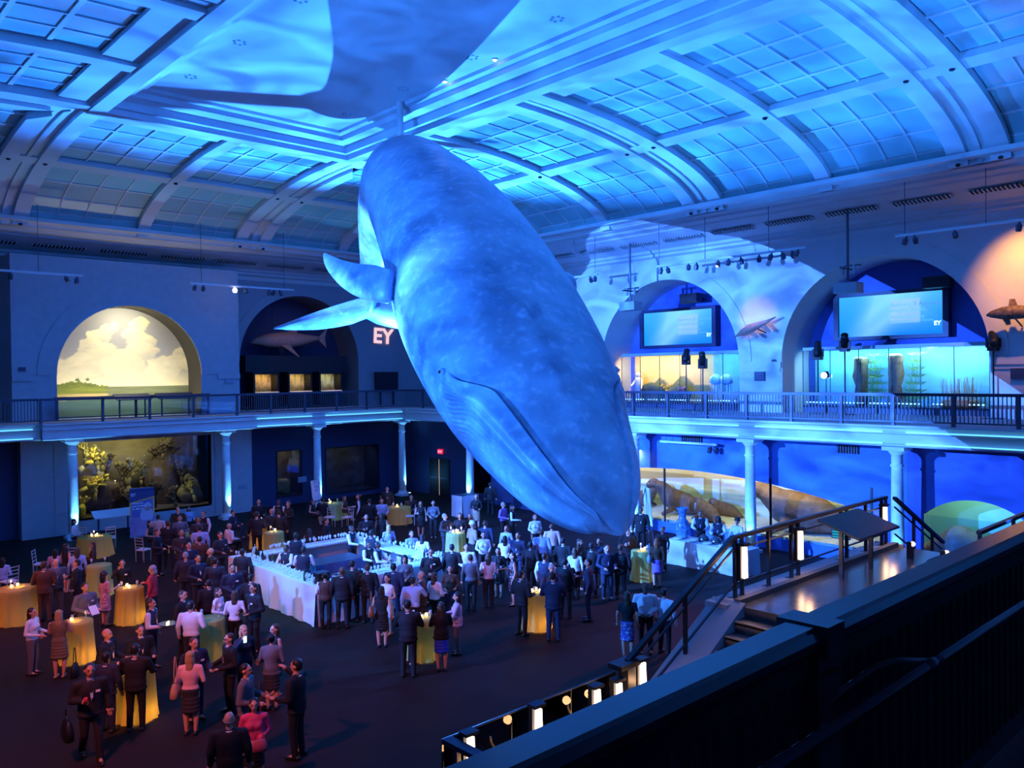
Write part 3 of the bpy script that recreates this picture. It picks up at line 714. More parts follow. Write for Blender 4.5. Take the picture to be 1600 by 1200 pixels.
coral('dark branching coral spreading top right in the reef case', (15.3, YR+1.9, 1.9), (-.3, .1, 1), .2, 5, BC, 17, .55)
coral('pale yellow coral clump at lower right of reef case', (16.25, YR+.8, .7), (-.2, .1, 1), .1, 5, mat('coral_sulphur', (.52, .45, .1), .8, var=.2), 19, .36, 1.0)
coral('dark coral fan in the bottom middle of the reef case', (14.3, YR+1.0, .6), (.1, 0, 1), .13, 5, BC, 23, .4, 1.1)
for k, (x, y, z, mm, wh) in enumerate(((11.4, 1.5, 2.9, OC, 'upper left behind the yellow elkhorns'), (12.6, 2.5, 2.2, BC, 'upper left middle'), (13.1, 1.6, 1.6, BC, 'left middle over the dark mass'), (14.2, 2.4, 1.6, OC, 'centre back'), (14.9, 1.4, 2.9, BC, 'on top of the dark tower, front'), (15.6, 2.2, 3.0, OC, 'on top of the dark tower, back'), (15.8, 1.2, 1.6, BC, 'right middle'), (12.3, .9, .7, BC, 'bottom left'), (13.2, .8, .6, OC, 'bottom centre'), (15.3, .8, .6, OC, 'bottom right of centre'), (11.6, .8, 1.3, YC, 'lower left beside the sponge'))):
    coral('bushy ' + ('brown' if mm is BC else 'olive' if mm is OC else 'yellow') + ' coral in reef case, ' + wh, (x, YR+y, z), (.2*math.sin(k*2), .1, 1), .09, 5, mm, 40+k, .36, 1.05)
def boulder(name, lab, cat, loc, r, m_, seed, n=18):
    rnd = random.Random(seed); m = MB(); m.ell((0, 0, 0), r, n, n*2//3); ph = [rnd.uniform(0, 6) for _ in range(6)]
    m.v = [tuple(c*(1 + .22*math.sin(x*3/r[0]+ph[0]) * math.sin(y*3/r[1]+ph[1]) + .12*math.sin(z*5/r[2]+ph[2]+x*2) + .09*math.sin(x*9/r[0]+ph[3])*math.sin(z*8/r[2]+ph[4])*math.sin(y*7/r[1])) for c in (x, y, z)) for x, y, z in m.v]
    o = m.build(name, m_, None, True); o.location = loc; return tag(o, lab, cat)
boulder('coral_head', 'large dark coral mass filling the left middle of reef case', 'coral', (12.1, YR+2.0, 1.35), (1.0, .8, .95), BC, 1)
boulder('coral_head', 'large dark coral mass under the banner stand side of reef case', 'coral', (13.5, YR+1.6, 1.0), (.8, .7, .6), BC, 2)
boulder('coral_head', 'tall dark coral tower at right in reef case', 'coral', (15.2, YR+2.2, 1.8), (.75, .7, 1.6), BC, 3)
boulder('coral_head', 'olive brain coral at bottom right of reef case', 'coral', (16.2, YR+1.5, 1.1), (.6, .6, .7), OC, 4)
boulder('coral_head', 'yellow sponge at bottom left of reef case by the column', 'coral', (10.95, YR+.55, .9), (.2, .2, .3), mat('sponge_yellow', (.75, .55, .03), .8), 5)
# ---------------------------------------------------------------- far dark cases
def dimcase(name, lab, x0, x1, z0, z1, depth, fn, pw, col):
    t = thing(name, lab, 'diorama', (x0, YD, 0)); w = x1-x0
    mural('backdrop', lambda s, q: (lerp(0, w, s), depth, lerp(z0, z1, q)), 30, 24, fn, t)
    MB().box(0, w, .2, depth, z0-.05, z0).box(-.05, 0, .2, depth, z0, z1).box(w, w+.05, .2, depth, z0, z1).box(0, w, .2, depth, z1, z1+.05).build('case_lining', INK, t)
    MB().box(0, w, .08, .09, z0, z1).build('glass', glassmat('case_glass'), t)
    fr = MB(); fr.box(-.06, w+.06, -.04, .02, z1, z1+.07).box(-.06, w+.06, -.04, .02, z0-.07, z0).box(-.07, 0, -.04, .02, z0, z1).box(w, w+.07, -.04, .02, z0, z1); fr.build('case_frame', BLACK, t)
    if pw: lamp('AREA', 'case_lamp', (x0+w/2, YD+.5, z1-.05), (x0+w/2, YD+depth, z0), col, pw, w*.7, sy=.15)
    return t
dark_rock = lambda s, t: [(.03+.22*fbm(s*6, t*7)**2)*q for q in (1, .85, .6)]
dimcase('small_reef_case', 'small dim case left of the spotted easel board', 20.6, 22.0, .5, 2.9, 1.2, dark_rock, 7, (1, .7, .4))
dimcase('deep_sea_case', 'wide dark case on the far wall behind the seated guests', 23.55, 27.0, .35, 2.85, 1.4, lambda s, t: [(.02+.16*fbm(s*7, t*6)**2)*q for q in (1, 1, .8)], 7, (.9, .8, .6))
boulder('coral_head', 'dim coral lump inside the small dark case', 'coral', (21.3, YD+.7, .9), (.4, .35, .45), OC, 21)
# ---------------------------------------------------------------- far alcove: three lit boxes, hanging model, panel
def litbox(lab, x, col):
    t = thing('lit_box_case', lab, 'display case', (x, 44.0, 6.05)); w = 1.35
    MB().box(-w/2-.12, w/2+.12, .02, .9, -1.0, -.02).box(-w/2-.12, w/2+.12, .02, .9, 1.02, 1.14).box(-w/2-.12, -w/2, .02, .9, -.02, 1.02).box(w/2, w/2+.12, .02, .9, -.02, 1.02).build('cabinet', BLACK, t)
    def pf(s, q):
        g = vnoise(s*22, q*3); k = sstep(.45, .1, q + .2*(vnoise(s*9, 2)-.5))
        return [col[i]*lerp(1, (.35, .3, .2)[i]*(.4+g), k)*(1-.45*(g > .66)) for i in range(3)]
    mural('backdrop', lambda s, q: (lerp(-w/2, w/2, s), .8, lerp(-.02, 1.02, q)), 26, 18, pf, t)
    MB().prism([(-.25, -.12), (.0, .0), (.0, .03), (-.25, -.09)], w+.1, lambda y, z, q: (q-w/2-.05, y, z)).build('label_shelf', mat('pale_print', (.85, .8, .65), .6), t)
    m = MB(); rnd = random.Random(int(x*10))
    for k in range(9): m.tube([(rnd.uniform(-.6, .6), .5, 0), (rnd.uniform(-.6, .6), .55, rnd.uniform(.2, .6))], .015, 5)
    m.build('sea_grass', mat('dry_weed', (.4, .3, .1), .9), t, kind='stuff')
    lamp('AREA', 'box_lamp', (x, 44.25, 7.04), (x, 44.5, 6.1), (1, .72, .3), 9, 1.1, sy=.2); 
for x, c, lab in ((21.75, (.9, .6, .2), 'small lit box case with orange weeds, leftmost of three'), (23.9, (.75, .62, .25), 'small lit box case with yellow ground, middle of three'), (25.95, (.5, .6, .38), 'small lit box case with green weeds, rightmost of three')): litbox(lab, x, c)
t = thing('display_cabinet', 'long dark cabinet housing above the three lit boxes', 'cabinet', (23.8, 44.0, 7.2)); MB().box(-3.3, 3.3, .0, .9, 0, .95).build('hood', BLACK, t); MB().box(-3.3, 3.3, .03, .9, -2.15, -2.0).build('plinth', BLACK, t)
t = thing('dark_panel', 'dark square display panel on two legs right of alcove', 'display panel', (29.5, 43.2, ZM)); MB().box(-.85, .85, 0, .12, .95, 2.1).build('panel', BLACK, t)
for x in (-.5, .5): MB().box(x-.05, x+.05, 0, .1, 0, .95).build('leg', BLACK, t)
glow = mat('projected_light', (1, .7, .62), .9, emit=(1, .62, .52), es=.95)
pl = thing('projected_logo', 'large white letters with an orange flash projected on the far wall', 'projected logo', (28.75, YW-.02, 9.0))
text('letters', 'EY', 1.32, glow, (28.72, YW-.03, 9.03), (1, 0, 0), (.12, 0, 1), pl, .004, .035)
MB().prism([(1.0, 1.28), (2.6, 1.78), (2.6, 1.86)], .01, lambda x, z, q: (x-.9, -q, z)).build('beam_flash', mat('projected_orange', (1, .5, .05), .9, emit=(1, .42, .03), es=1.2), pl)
# a hanging model whale in the alcove, made of a lofted body
def loft(name, secs, m_, parent=None, n=14, sub=0):
    """secs: centre, half width, half height along x"""
    V = []; F = []; k = len(secs)
    for x, y, z, w, h in secs: V += [(x, y+w*math.cos(2*PI*j/n), z+h*math.sin(2*PI*j/n)) for j in range(n)]
    for i in range(k-1):
        for j in range(n): F.append((i*n+j, i*n+(j+1) % n, (i+1)*n+(j+1) % n, (i+1)*n+j))
    F += [tuple(range(n))[::-1], tuple(range((k-1)*n, k*n))]
    o = MB().add(V, F).build(name, m_, parent, True); return o
def fin(name, poly, th, m_, parent, f):
    o = MB().prism(poly, th, f).build(name, m_, parent); return o
OM = mat('orca_model', (.30, .2, .16), .6, var=.2)
t = thing('hanging_shark_model', 'dim brown shark model hanging in the dark far alcove', 'fish model', (23.4, 44.4, 9.0), R(-4))
loft('body', [(-2.3, 0, -.1, .03, .04), (-2.0, 0, 0, .22, .2), (-1.2, 0, .05, .42, .42), (-.2, 0, .08, .46, .5), (.8, 0, .12, .34, .36), (1.6, 0, .2, .16, .18), (2.0, 0, .25, .06, .1)], OM, t)
fin('tail_fin', [(1.8, .2), (2.5, .9), (2.3, .25), (2.4, -.35)], .06, OM, t, lambda x, z, q: (x, q-.03, z)); fin('dorsal_fin', [(-.1, .5), (.4, 1.05), (.55, .45)], .06, OM, t, lambda x, z, q: (x, q-.03, z))
for s in (-1, 1): fin('side_fin', [(-.8, 0), (-.1, .9), (-.3, 0)], .06, OM, t, lambda x, y, q, s=s: (x+.2, s*(.3+y), -.25-y*.8+q))
m = MB()
for x in (-1.0, .9): m.tube([(x, 0, .3), (x, 0, 2.45)], .012, 5)
m.build('hanging_wires', BLACK, t)
# ---------------------------------------------------------------- screens in the right alcoves
def slide(s, t):
    b = [.0+.04*t, .20+.2*t, 1.0]; r = math.exp(-((s-.28-.25*t)/.16)**2)*(.55+.5*t) + .5*math.exp(-((s-.62)/.25)**2)*t; r = min(r, .65)*(.8+.3*vnoise(s*7-t*4, 1))
    g = .5*math.exp(-((s-.1)/.2)**2)*(1-t)
    c = [b[0]+.26*r, b[1]+.42*r+.12*g, 1.0]
    if .50 < s < .80 and .28 < t < .86 - .16*max(0, (.65-s)/.15)*0: c = [lerp(c[0], .34, .6), lerp(c[1], .56, .6), lerp(c[2], 1, .5)]
    return c
TXT = mat('slide_text', (.1, .3, .8), .5, emit=(.10, .33, .85), es=.9); LOGO = mat('slide_logo', (1, 1, 1), .5, emit=(.8, .95, 1), es=1)
def screen(lab, y0, y1):
    t = thing('projection_screen', lab, 'screen', (35.15, (y0+y1)/2, 9.2)); h = (y1-y0)/2
    MB().box(0, .4, -h-.22, -h, -1.02, 1.02).box(0, .4, h, h+.22, -1.02, 1.02).box(0, .4, -h, h, .87, 1.02).box(0, .4, -h, h, -1.02, -.87).build('frame', mat('screen_frame', (.008, .012, .06), .5), t)
    mural('screen_image', lambda s, q: (.12, lerp(h, -h, s), lerp(-.87, .87, q)), 60, 26, slide, t, 1.15)
    yt = (y0+y1)/2
    for k, (ln, sz) in enumerate((('Business & Accounting', .25), ('Insights Summit', .25), ('Wednesday evening', .17), ('at the museum of history', .17))):
        text('slide_words', ln, sz, TXT, (35.26, lerp(y1, y0, .512), 9.2 + (.32, .10, -.16, -.34)[k]), (0, -1, 0), (0, 0, 1), t, .001)
    text('slide_mark', 'EY', .24, LOGO, (35.26, lerp(y1, y0, .915), 9.2-.52), (0, -1, 0), (0, 0, 1), t, .001, .008)
    MB().box(.4, .46, -h*.8, h*.8, -.1, .1).build('wall_mount', BLACK, t)
screen('glowing slide screen in the left arch above the amber case', 23.03, 27.33)
screen('glowing slide screen in the right arch above the pale blue case', 12.24, 16.55)
# ---------------------------------------------------------------- glass cases under the screens
def bigcase(lab, yc, fn, lamps):
    t = thing('glass_case', lab, 'display case', (34.35, yc, ZM)); h = 3.75
    mural('backdrop', lambda s, q: (1.15, lerp(h, -h, s), lerp(.3, 2.72, q)), 70, 26, fn, t)
    MB().box(.0, 1.2, -h, h, 0, .3).build('plinth', mat('case_plinth', (.03, .05, .12), .5), t)
    MB().box(0, 1.2, -h, h, 2.72, 2.86).build('case_top', mat('case_top', (.25, .35, .45), .5), t)
    n = 6
    for k in range(n): MB().box(0, .012, -h+2*h*k/n+.02, -h+2*h*(k+1)/n-.02, .3, 2.72).build('glass_pane', glassmat('case_glass'), t)
    for k in range(n+1): MB().box(-.01, .02, -h+2*h*k/n-.012, -h+2*h*k/n+.012, .3, 2.72).build('glass_joint', BLACK, t)
    m = MB()
    for k in range(44):
        y = -h+.2+k*(2*h-.4)/43
        if hash2(k, int(yc)) > .18: m.box(-.12, -.05, y-.035, y+.035, .42, .47)
    m.build('footlights', mat('footlight', (.5, .8, 1), .4, emit=(.35, .75, 1), es=1.6), t, kind='stuff')
    for (y, col, pw, w) in lamps: lamp('AREA', 'case_lamp', (34.55, yc+y, ZM+2.68), (35.5, yc+y, ZM+1.1), col, pw, w, sy=.25)
    return t
def am(s, t):
    g = fbm(s*7, t*4)
    if s > .66: return [.1+.1*g, .28+.2*g, .38+.2*g]
    hill = .55*math.exp(-((s-.42)/.09)**2) + .5*math.exp(-((s-.22)/.1)**2) + .35*math.exp(-((s-.6)/.1)**2)
    if t < hill*.9+.1*g: return [.06+.1*g, .09+.1*g, .07]
    return [.75*(.6+.6*g), .5*(.6+.6*g), .2*(.5+.5*g)]
bigcase('amber-lit glass case with figures in left arch', 24.4, am, [(1.6, (1, .62, .18), 300, 3.8), (-2.2, (.2, .6, 1), 110, 2.5)])
def pb(s, t):
    g = fbm(s*9, t*5); k = .5+.5*t
    return [.25*k*(.7+.5*g), .62*k*(.7+.5*g), .75*k*(.8+.4*g)]
bigcase('pale blue glass case with sponges and kelp in right arch', 14.05, pb, [(1.4, (.35, .85, 1), 200, 3.8), (-2.0, (.5, .9, 1), 170, 3)])
def item(name, lab, cat, mb, m_, loc, smooth=True):
    o = mb.build(name, m_, None, smooth); o.location = loc; return tag(o, lab, cat)
KB = mat('sponge_brown', (.22, .12, .06), .9, var=.4, vs=7, bump=.5); KG = mat('kelp_green', (.2, .36, .08), .8, var=.3)
def sponge(h, seed):
    rnd = random.Random(seed); return MB().lathe([(.22, 0), (.27, h*.2), (.24, h*.4), (.3, h*.6), (.27, h*.8), (.31, h*.95), (.2, h)], 14, wob=lambda a, z: 1+.14*math.sin(3*a+z*5+seed)+.07*math.sin(8*a-z*9))
item('tall_sponge', 'tall brown sponge, left one in the pale blue case', 'sponge model', sponge(2.1, 1), KB, (34.75, at(1345, 580, x=34.75).y, ZM+.3))
item('tall_sponge', 'tall brown sponge, right one in the pale blue case', 'sponge model', sponge(2.2, 4), KB, (34.75, at(1400, 580, x=34.75).y, ZM+.3))
def kelp(seed):
    rnd = random.Random(seed); m = MB()
    for k in range(7):
        x, y = rnd.uniform(-.2, .2), rnd.uniform(-.25, .25); pts = [(x+.06*math.sin(z*4+k), y+.08*math.sin(z*3+k*2), z) for z in [i*.3 for i in range(8)]]
        m.tube(pts, .012, 5)
        for p in pts[1:]:
            for s in (-1, 1): m.add([p, (p[0], p[1]+s*.12, p[2]+.05), (p[0]+.03, p[1]+s*.26, p[2]+.16), (p[0], p[1]+s*.1, p[2]+.1)], [(0, 1, 2, 3)])
    return m
item('kelp', 'green kelp right of the right sponge in blue case', 'kelp', kelp(2), KG, (34.8, at(1430, 580, x=34.8).y, ZM+.3), False)
item('kelp', 'green kelp between the two brown sponges in blue case', 'kelp', kelp(5), KG, (34.95, at(1368, 580, x=34.95).y, ZM+.3), False)
m = MB(); rnd = random.Random(4)
for k in range(90):
    a = rnd.uniform(0, 6.28); r = rnd.uniform(.2, .62); p = (r*.55*math.cos(a), r*math.sin(a), .25); m.bar(p, (p[0]*1.2, p[1]*1.15+rnd.uniform(-.1, .1), rnd.uniform(.6, 1.25)), .012, .012)
g = thing('marsh_grass_mound', 'round wooden mound of dry marsh grass at right in blue case', 'plant model', (34.75, at(1500, 595, x=34.75).y, ZM+.3)); m.build('dry_grass', mat('dry_straw', (.5, .3, .12), .9), g, kind='stuff')
MB().lathe([(.62, 0), (.7, .1), (.66, .28), (.5, .3)], 18).build('mound', mat('peat', (.28, .15, .07), .9), g, True)
# figures in the amber case: a pale diver, mounds, corals
m = MB(); m.capsule((0, 0, .1), (0, .1, .6), .1, .13).capsule((0, .25, .1), (0, .1, .6), .1, .13).capsule((0, .1, .6), (0, .1, 1.15), .16, .2).ell((0, .1, 1.42), (.15, .15, .17)).capsule((0, -.1, 1.1), (-.25, -.25, .7), .08, .06).capsule((0, .3, 1.1), (-.3, .35, .85), .08, .06)
item('diver_figure', 'pale diver figure standing left in the amber case', 'figure', m, mat('diver_pale', (.7, .68, .6), .6), (34.8, at(1000, 580, x=34.8).y, ZM+.3))
for u, s, lab in ((1020, 1, 'dark rocky mound behind the pale diver figure'), (1058, 2, 'dark rocky mound in the middle of the amber case')): boulder('rock_mound', lab, 'rock', (34.9, at(u, 590, x=34.9).y, ZM+.55), (.28, .75, .75), mat('mound_dark', (.06, .09, .06), .9), s)
coral('pink branching coral at right of the amber case', (34.8, at(1072, 590, x=34.8).y, ZM+.3), (0, .1, 1), .07, 5, mat('coral_pink', (.7, .25, .28), .8), 31, .3)
coral('yellow branching coral beside the pink one in amber case', (34.85, at(1040, 590, x=34.85).y, ZM+.3), (0, -.1, 1), .06, 5, mat('coral_ochre', (.6, .42, .1), .8), 33, .3)
for u, lab in ((1118, 'white bust-like jellyfish model left in the blue end of case'), (1135, 'white bust-like jellyfish model right in the blue end of case')):
    m = MB(); m.lathe([(.03, .9), (.3, 1.0), (.27, 1.3), (.1, 1.42), (.0, 1.44)], 14)
    for k in range(8): a = k*PI/4; m.tube([(.2*math.cos(a), .2*math.sin(a), 1.0), (.17*math.cos(a+.2), .2*math.sin(a), .5), (.22*math.cos(a), .2*math.sin(a+.3), .1)], .02, 5)
    item('jellyfish_model', lab, 'animal model', m, mat('jelly_white', (.6, .7, .75), .4), (34.8, at(u, 590, x=34.8).y, ZM+.3))
lb = MB().lathe([(.0, 0), (.14, .02), (.16, .2), (.1, .3)], 14)
t = thing('flare_lamp', 'small glaring white lamp shining in the left of blue case', 'lamp', (34.25, at(1290, 585, x=34.25).y, 6.55)); lb.build('housing', BLACK, t)
o = MB().ell((-.16, 0, .12), (.05, .13, .13), 12, 8).build('bulb', mat('white_glare', (1, 1, 1), .3, emit=(.75, .95, 1), es=40), t); MB().tube([(.05, 0, 0), (.05, 0, -1.5)], .02, 6).build('stem', BLACK, t)
# ---------------------------------------------------------------- stage lights, projectors, lighting bars, speakers
def moving_head(lab, loc, rz, tilt):
    t = thing('stage_light', lab, 'stage light', loc, rz)
    MB().box(-.16, .16, -.16, .16, -.12, .0).build('base', BLACK, t); MB().bar((-.2, 0, 0), (-.2, 0, .34), .05, .1).bar((.2, 0, 0), (.2, 0, .34), .05, .1).bar((-.2, 0, .0), (.2, 0, .0), .1, .05).build('yoke', BLACK, t)
    h = MB(); h.lathe([(.1, -.32), (.16, -.25), (.17, .0), (.14, .26), (.15, .36)], 14); o = h.build('lamp_head', BLACK, t, True); o.location = (0, 0, .3); o.rotation_euler = (tilt, 0, .4)
    k = MB().ell((0, -.17, -.1), (.025, .02, .025), 8, 6).build('power_light', mat('red_led', (1, .1, .02), .4, emit=(1, .12, .02), es=4), o)
    MB().tube([(0, 0, -.12), (0, 0, -loc[2]+ZM+.03)], .03, 8).box(-.3, .3, -.3, .3, -loc[2]+ZM, -loc[2]+ZM+.03).build('stand', BLACK, t)
for u, v, lab, tl in ((1072, 566, 'black stage light before the amber case, left of two', .7), (1098, 572, 'black stage light before the amber case, right of two', -.5), (1278, 558, 'black stage light before the blue case, left of two', .5), (1320, 545, 'black stage light before the blue case, right of two', -.8), (1552, 543, 'black stage light at the right end of the blue case', .9)):
    moving_head(lab, tuple(at(u, v, x=33.0)), R(90), tl)
def projector(lab, loc, top):
    t = thing('ceiling_projector', lab, 'projector', loc); z = top-loc[2]
    MB().tube([(0, 0, .2), (0, 0, z)], .05, 8).build('drop_pole', IRON, t); MB().box(-.3, .35, -.45, .45, -.28, .12).build('casing', mat('projector_grey', (.3, .36, .42), .5), t)
    MB().lathe([(.11, 0), (.12, .12), (.1, .13)], 14).build('lens', BLACK, t).location = (.35, .1, -.1)
    MB().box(-.55, .55, -.04, .04, .62, .68).box(-.05, .05, -.5, .3, .74, .8).build('cross_arm', IRON, t)
    for y in (-.25, .2): MB().lathe([(.07, .45), (.07, .8)], 10, (0, y, 0)).build('spot_can', mat('projector_grey', (.3, .36, .42), .5), t)
projector('pale projector hung on a pole before the left arch', tuple(at(985, 476, x=31.0)), 13.1); projector('pale projector hung on a pole before the right arch', tuple(at(1325, 447, x=31.0)), 13.1)
def lightbar(lab, a, b, rods, heads, top, lit=None):
    a = Vector(a); b = Vector(b); d = (b-a).normalized(); t = thing('lighting_bar', lab, 'lighting bar', a, math.atan2(d.y, d.x)); L = (b-a).length
    MB().box(0, L, -.045, .045, -.045, .045).build('bar', mat('bar_white', (.6, .65, .7), .5), t)
    for r in rods: MB().tube([(r*L, 0, 0), (r*L, 0, top-a.z)], .012, 5).build('rod', IRON, t)
    hd = MB().lathe([(.06, -.32), (.09, -.3), (.1, -.12), (.04, -.05), (.03, 0)], 12).data('spot_head', IRON)
    for i, h in enumerate(heads): inst('spot_head', hd, t, (h*L, .0, -.05), (R(25)*math.sin(i*2.1), R(18)*math.cos(i*1.7), 0))
    if lit is not None:
        MB().ell((lit*L, -.05, -.22), (.12, .1, .12), 12, 8).build('lit_lamp', mat('warm_glare', (1, .9, .8), .3, emit=(1, .86, .8), es=14), t)
lightbar('long white lighting bar above the pier between right arches', (30, 22.5, 11.66), (30, 15.4, 11.58), (.02, .36, .78), (.04, .08, .24, .30, .45, .52, .6, .72, .8, .86, .92, .96), 13.52)
lightbar('pale lighting bar at the upper right edge of view', (30, 12.0, 11.64), (30, 5.5, 11.6), (.05, .45, .9), (.06, .1, .3, .6, .85), 13.52)
lightbar('short dark lighting bar beside the whale back', (30, 27.7, 11.66), (30, 26.0, 11.64), (.1, .9), (.1, .7, .9), 13.52)
lightbar('pale lighting bar above the sky mural, left one', (4.0, 39.6, 11.5), (10.9, 39.6, 11.5), (.3, .75), (.3, .6, .9, .97), 14.5)
lightbar('pale lighting bar with one lit lamp right of sky mural', (15.7, 39.6, 11.5), (21.2, 39.6, 11.5), (.1, .9), (.05, .12, .5, .75, .8, .85), 14.5, .405)
for u, v, lab in ((1080, 466, 'black loudspeaker high in the left arch'), (1466, 441, 'black loudspeaker high in the right arch')):
    p = at(u, v, x=34.6); t = thing('loudspeaker', lab, 'speaker', p); MB().box(-.3, .25, -.5, .5, -.22, .22).build('cabinet', BLACK, t); MB().box(-.32, -.3, -.45, .45, -.18, .18).build('grille', mat('speaker_mesh', (.02, .02, .03), .9), t)
    MB().box(.25, 1.0, -.06, .06, -.06, .06).build('wall_bracket', BLACK, t)
def plaque(lab, p, w, h, m_, nx=(-1, 0, 0)):
    t = thing('wall_sign', lab, 'sign', p)
    (MB().box(-.04, 0, -w/2, w/2, -h/2, h/2) if nx[0] else MB().box(-w/2, w/2, -.04, 0, -h/2, h/2)).build('plate', m_, t); return t
SGN = mat('sign_dark', (.03, .05, .1), .5); SG2 = mat('sign_grey', (.25, .3, .4), .6)
plaque('small dark sign on the pier between the right arches', tuple(at(1187, 588, x=XW-.06)), .5, .42, SGN); plaque('tiny dark sign above the pier sign', tuple(at(1210, 565, x=XW-.01)), .22, .2, SGN)
plaque('dark sign on the pier at right edge of view', tuple(at(1594, 584, x=XW-.06)), .6, .4, SGN)
plaque('grey plate low on the pavilion right of reef case', tuple(at(379, 761, y=YR-.01)), .45, .22, SG2, (0, 1, 0)); plaque('small dark plate left of the sky mural', tuple(at(34, 577, y=YP-.01)), .3, .18, SGN, (0, 1, 0)); plaque('faint plate right of the sky mural', tuple(at(358, 596, y=YP-.01)), .45, .22, SG2, (0, 1, 0))
plaque('dim label plate right of the small dark case', tuple(at(472, 749, y=YD-.01)), .5, .3, SG2, (0, 1, 0))
def airvent(lab, p, w, h, n):
    t = thing('wall_vent', lab, 'vent', p); MB().box(-.03, 0, -w/2, w/2, -h/2, h/2).build('vent_back', VOID, t); m = MB()
    for k in range(n): y = -w/2+w*(k+.5)/n; m.box(-.06, -.02, y-.02, y+.02, -h/2, h/2)
    m.build('vent_slats', SGN, t, kind='stuff')
airvent('dark vent high on the blue wall over the walruses', tuple(at(1081, 687, x=XD-.01)), 1.05, .3, 10); airvent('dark vent high on the blue wall right of middle column', tuple(at(1325, 702, x=XD-.01)), .8, .3, 8)
lightbar('thin white light bar under the right gallery', (28.4, at(1032, 684, x=28.4).y, 3.95), (28.4, at(1120, 684, x=28.4).y, 3.95), (.1, .9), (.9, .96), 4.5)
# cornice vents, one thing each
vk = 0
def cvent(p0, d, w, nrm, lab):
    t = thing('cornice_vent', lab, 'vent', p0, math.atan2(d[1], d[0]), 'slotted vents along the cornice')
    MB().box(-w/2, w/2, -.17, .17, -.02, .0).build('vent_back', VOID, t); m = MB(); n = 14
    for k in range(n+1): x = -w/2+w*k/n; m.box(x-.022, x+.022, -.2, .2, -.05, .0)
    m.build('vent_slats', CREAM, t, kind='stuff'); return t
tt = .41; vx, vz = lerp(OX[1], IX[1], tt), lerp(12.94, 13.3, .5); sl = math.atan2(.36, .42*4.2)
for k in range(10):
    y = 9.0 + k*2.62-2.6; o = cvent((vx, y, vz-.06), (0, 1), 2.0, None, ('tenth', 'ninth', 'eighth', 'seventh', 'sixth', 'fifth', 'fourth', 'third', 'second', 'first')[k] + ' slotted vent in the right cornice, counted from the whale'); o.rotation_euler = (0, sl, 0); o.rotation_euler = Matrix.Rotation(sl, 3, 'Y').to_4x4().to_euler(); o.rotation_euler = (Matrix.Rotation(sl, 4, 'Y') @ Matrix.Rotation(PI/2, 4, 'Z')).to_euler()
vy = lerp(OY[1], IY[1], tt)
for k in range(8):
    x = 4.9 + k*2.85; o = cvent((x, vy, vz-.07), (1, 0), 2.2, None, ('first', 'second', 'third', 'fourth', 'fifth', 'sixth', 'seventh', 'eighth')[k] + ' slotted vent in the far cornice, counted from the left'); o['group'] = 'slotted vents along the far cornice'; o.rotation_euler = (-sl, 0, 0)
# wall mounted fish models
FM = mat('fossil_fish_pink', (.5, .26, .2), .6, var=.25, vs=5)
p0, p1 = at(1146, 527, x=32.6), at(1212, 496, x=32.6); L_ = (p1-p0).length
t = thing('slender_reptile_model', 'long slender pink-brown sea reptile model on the pier wall', 'animal model', (p0+p1)/2); t.rotation_euler = (0, 0, -PI/2); ang = math.atan2(p1.z-p0.z, abs(p1.y-p0.y)); t.rotation_euler = (Matrix.Rotation(-PI/2, 4, 'Z') @ Matrix.Rotation(-ang, 4, 'Y')).to_euler()
h = L_/2
loft('body', [(-h, 0, 0, .02, .02), (-h*.8, 0, .0, .06, .06), (-h*.55, 0, .02, .17, .15), (-h*.2, 0, .04, .22, .2), (h*.2, 0, .02, .16, .14), (h*.6, 0, 0, .08, .07), (h, 0, .02, .015, .03)], FM, t)
for x in (-.35, .3): fin('paddle', [(x, -.1), (x+.28, -.5), (x+.4, -.45), (x+.22, -.08)], .05, FM, t, lambda x, z, q: (x, q-.02, z))
MB().tube([(0, 0, 0), (.15, .62, -.3)], .03, 6).build('wall_bracket', BLACK, t)
CM = mat('spotted_fish', (.16, .1, .06), .55, var=.9, vs=9)
p0 = at(1588, 489, x=32.5)
t = thing('spotted_fish_model', 'dark spotted lobe-finned fish model at right edge of wall', 'fish model', p0, -PI/2)
loft('body', [(-.95, 0, -.02, .02, .03), (-.8, 0, 0, .14, .12), (-.45, 0, .02, .22, .22), (0, 0, .03, .22, .25), (.5, 0, .02, .16, .2), (.9, 0, 0, .08, .16), (1.15, 0, 0, .02, .2), (1.3, 0, 0, .01, .05)], CM, t)
for q in ([(-.25, .2), (-.2, .5), (-.05, .5), (.05, .22)], [(.35, .2), (.5, .42), (.6, .18)], [(-.45, -.15), (-.3, -.42), (-.18, -.4), (-.2, -.15)], [(.3, -.15), (.42, -.4), (.52, -.15)]): fin('lobe_fin', q, .06, CM, t, lambda x, z, q: (x, q-.03, z))
MB().tube([(-.1, 0, -.1), (.0, .65, -.45)], .03, 6).tube([(.35, 0, -.1), (.45, .65, -.45)], .03, 6).build('wall_bracket', BLACK, t)
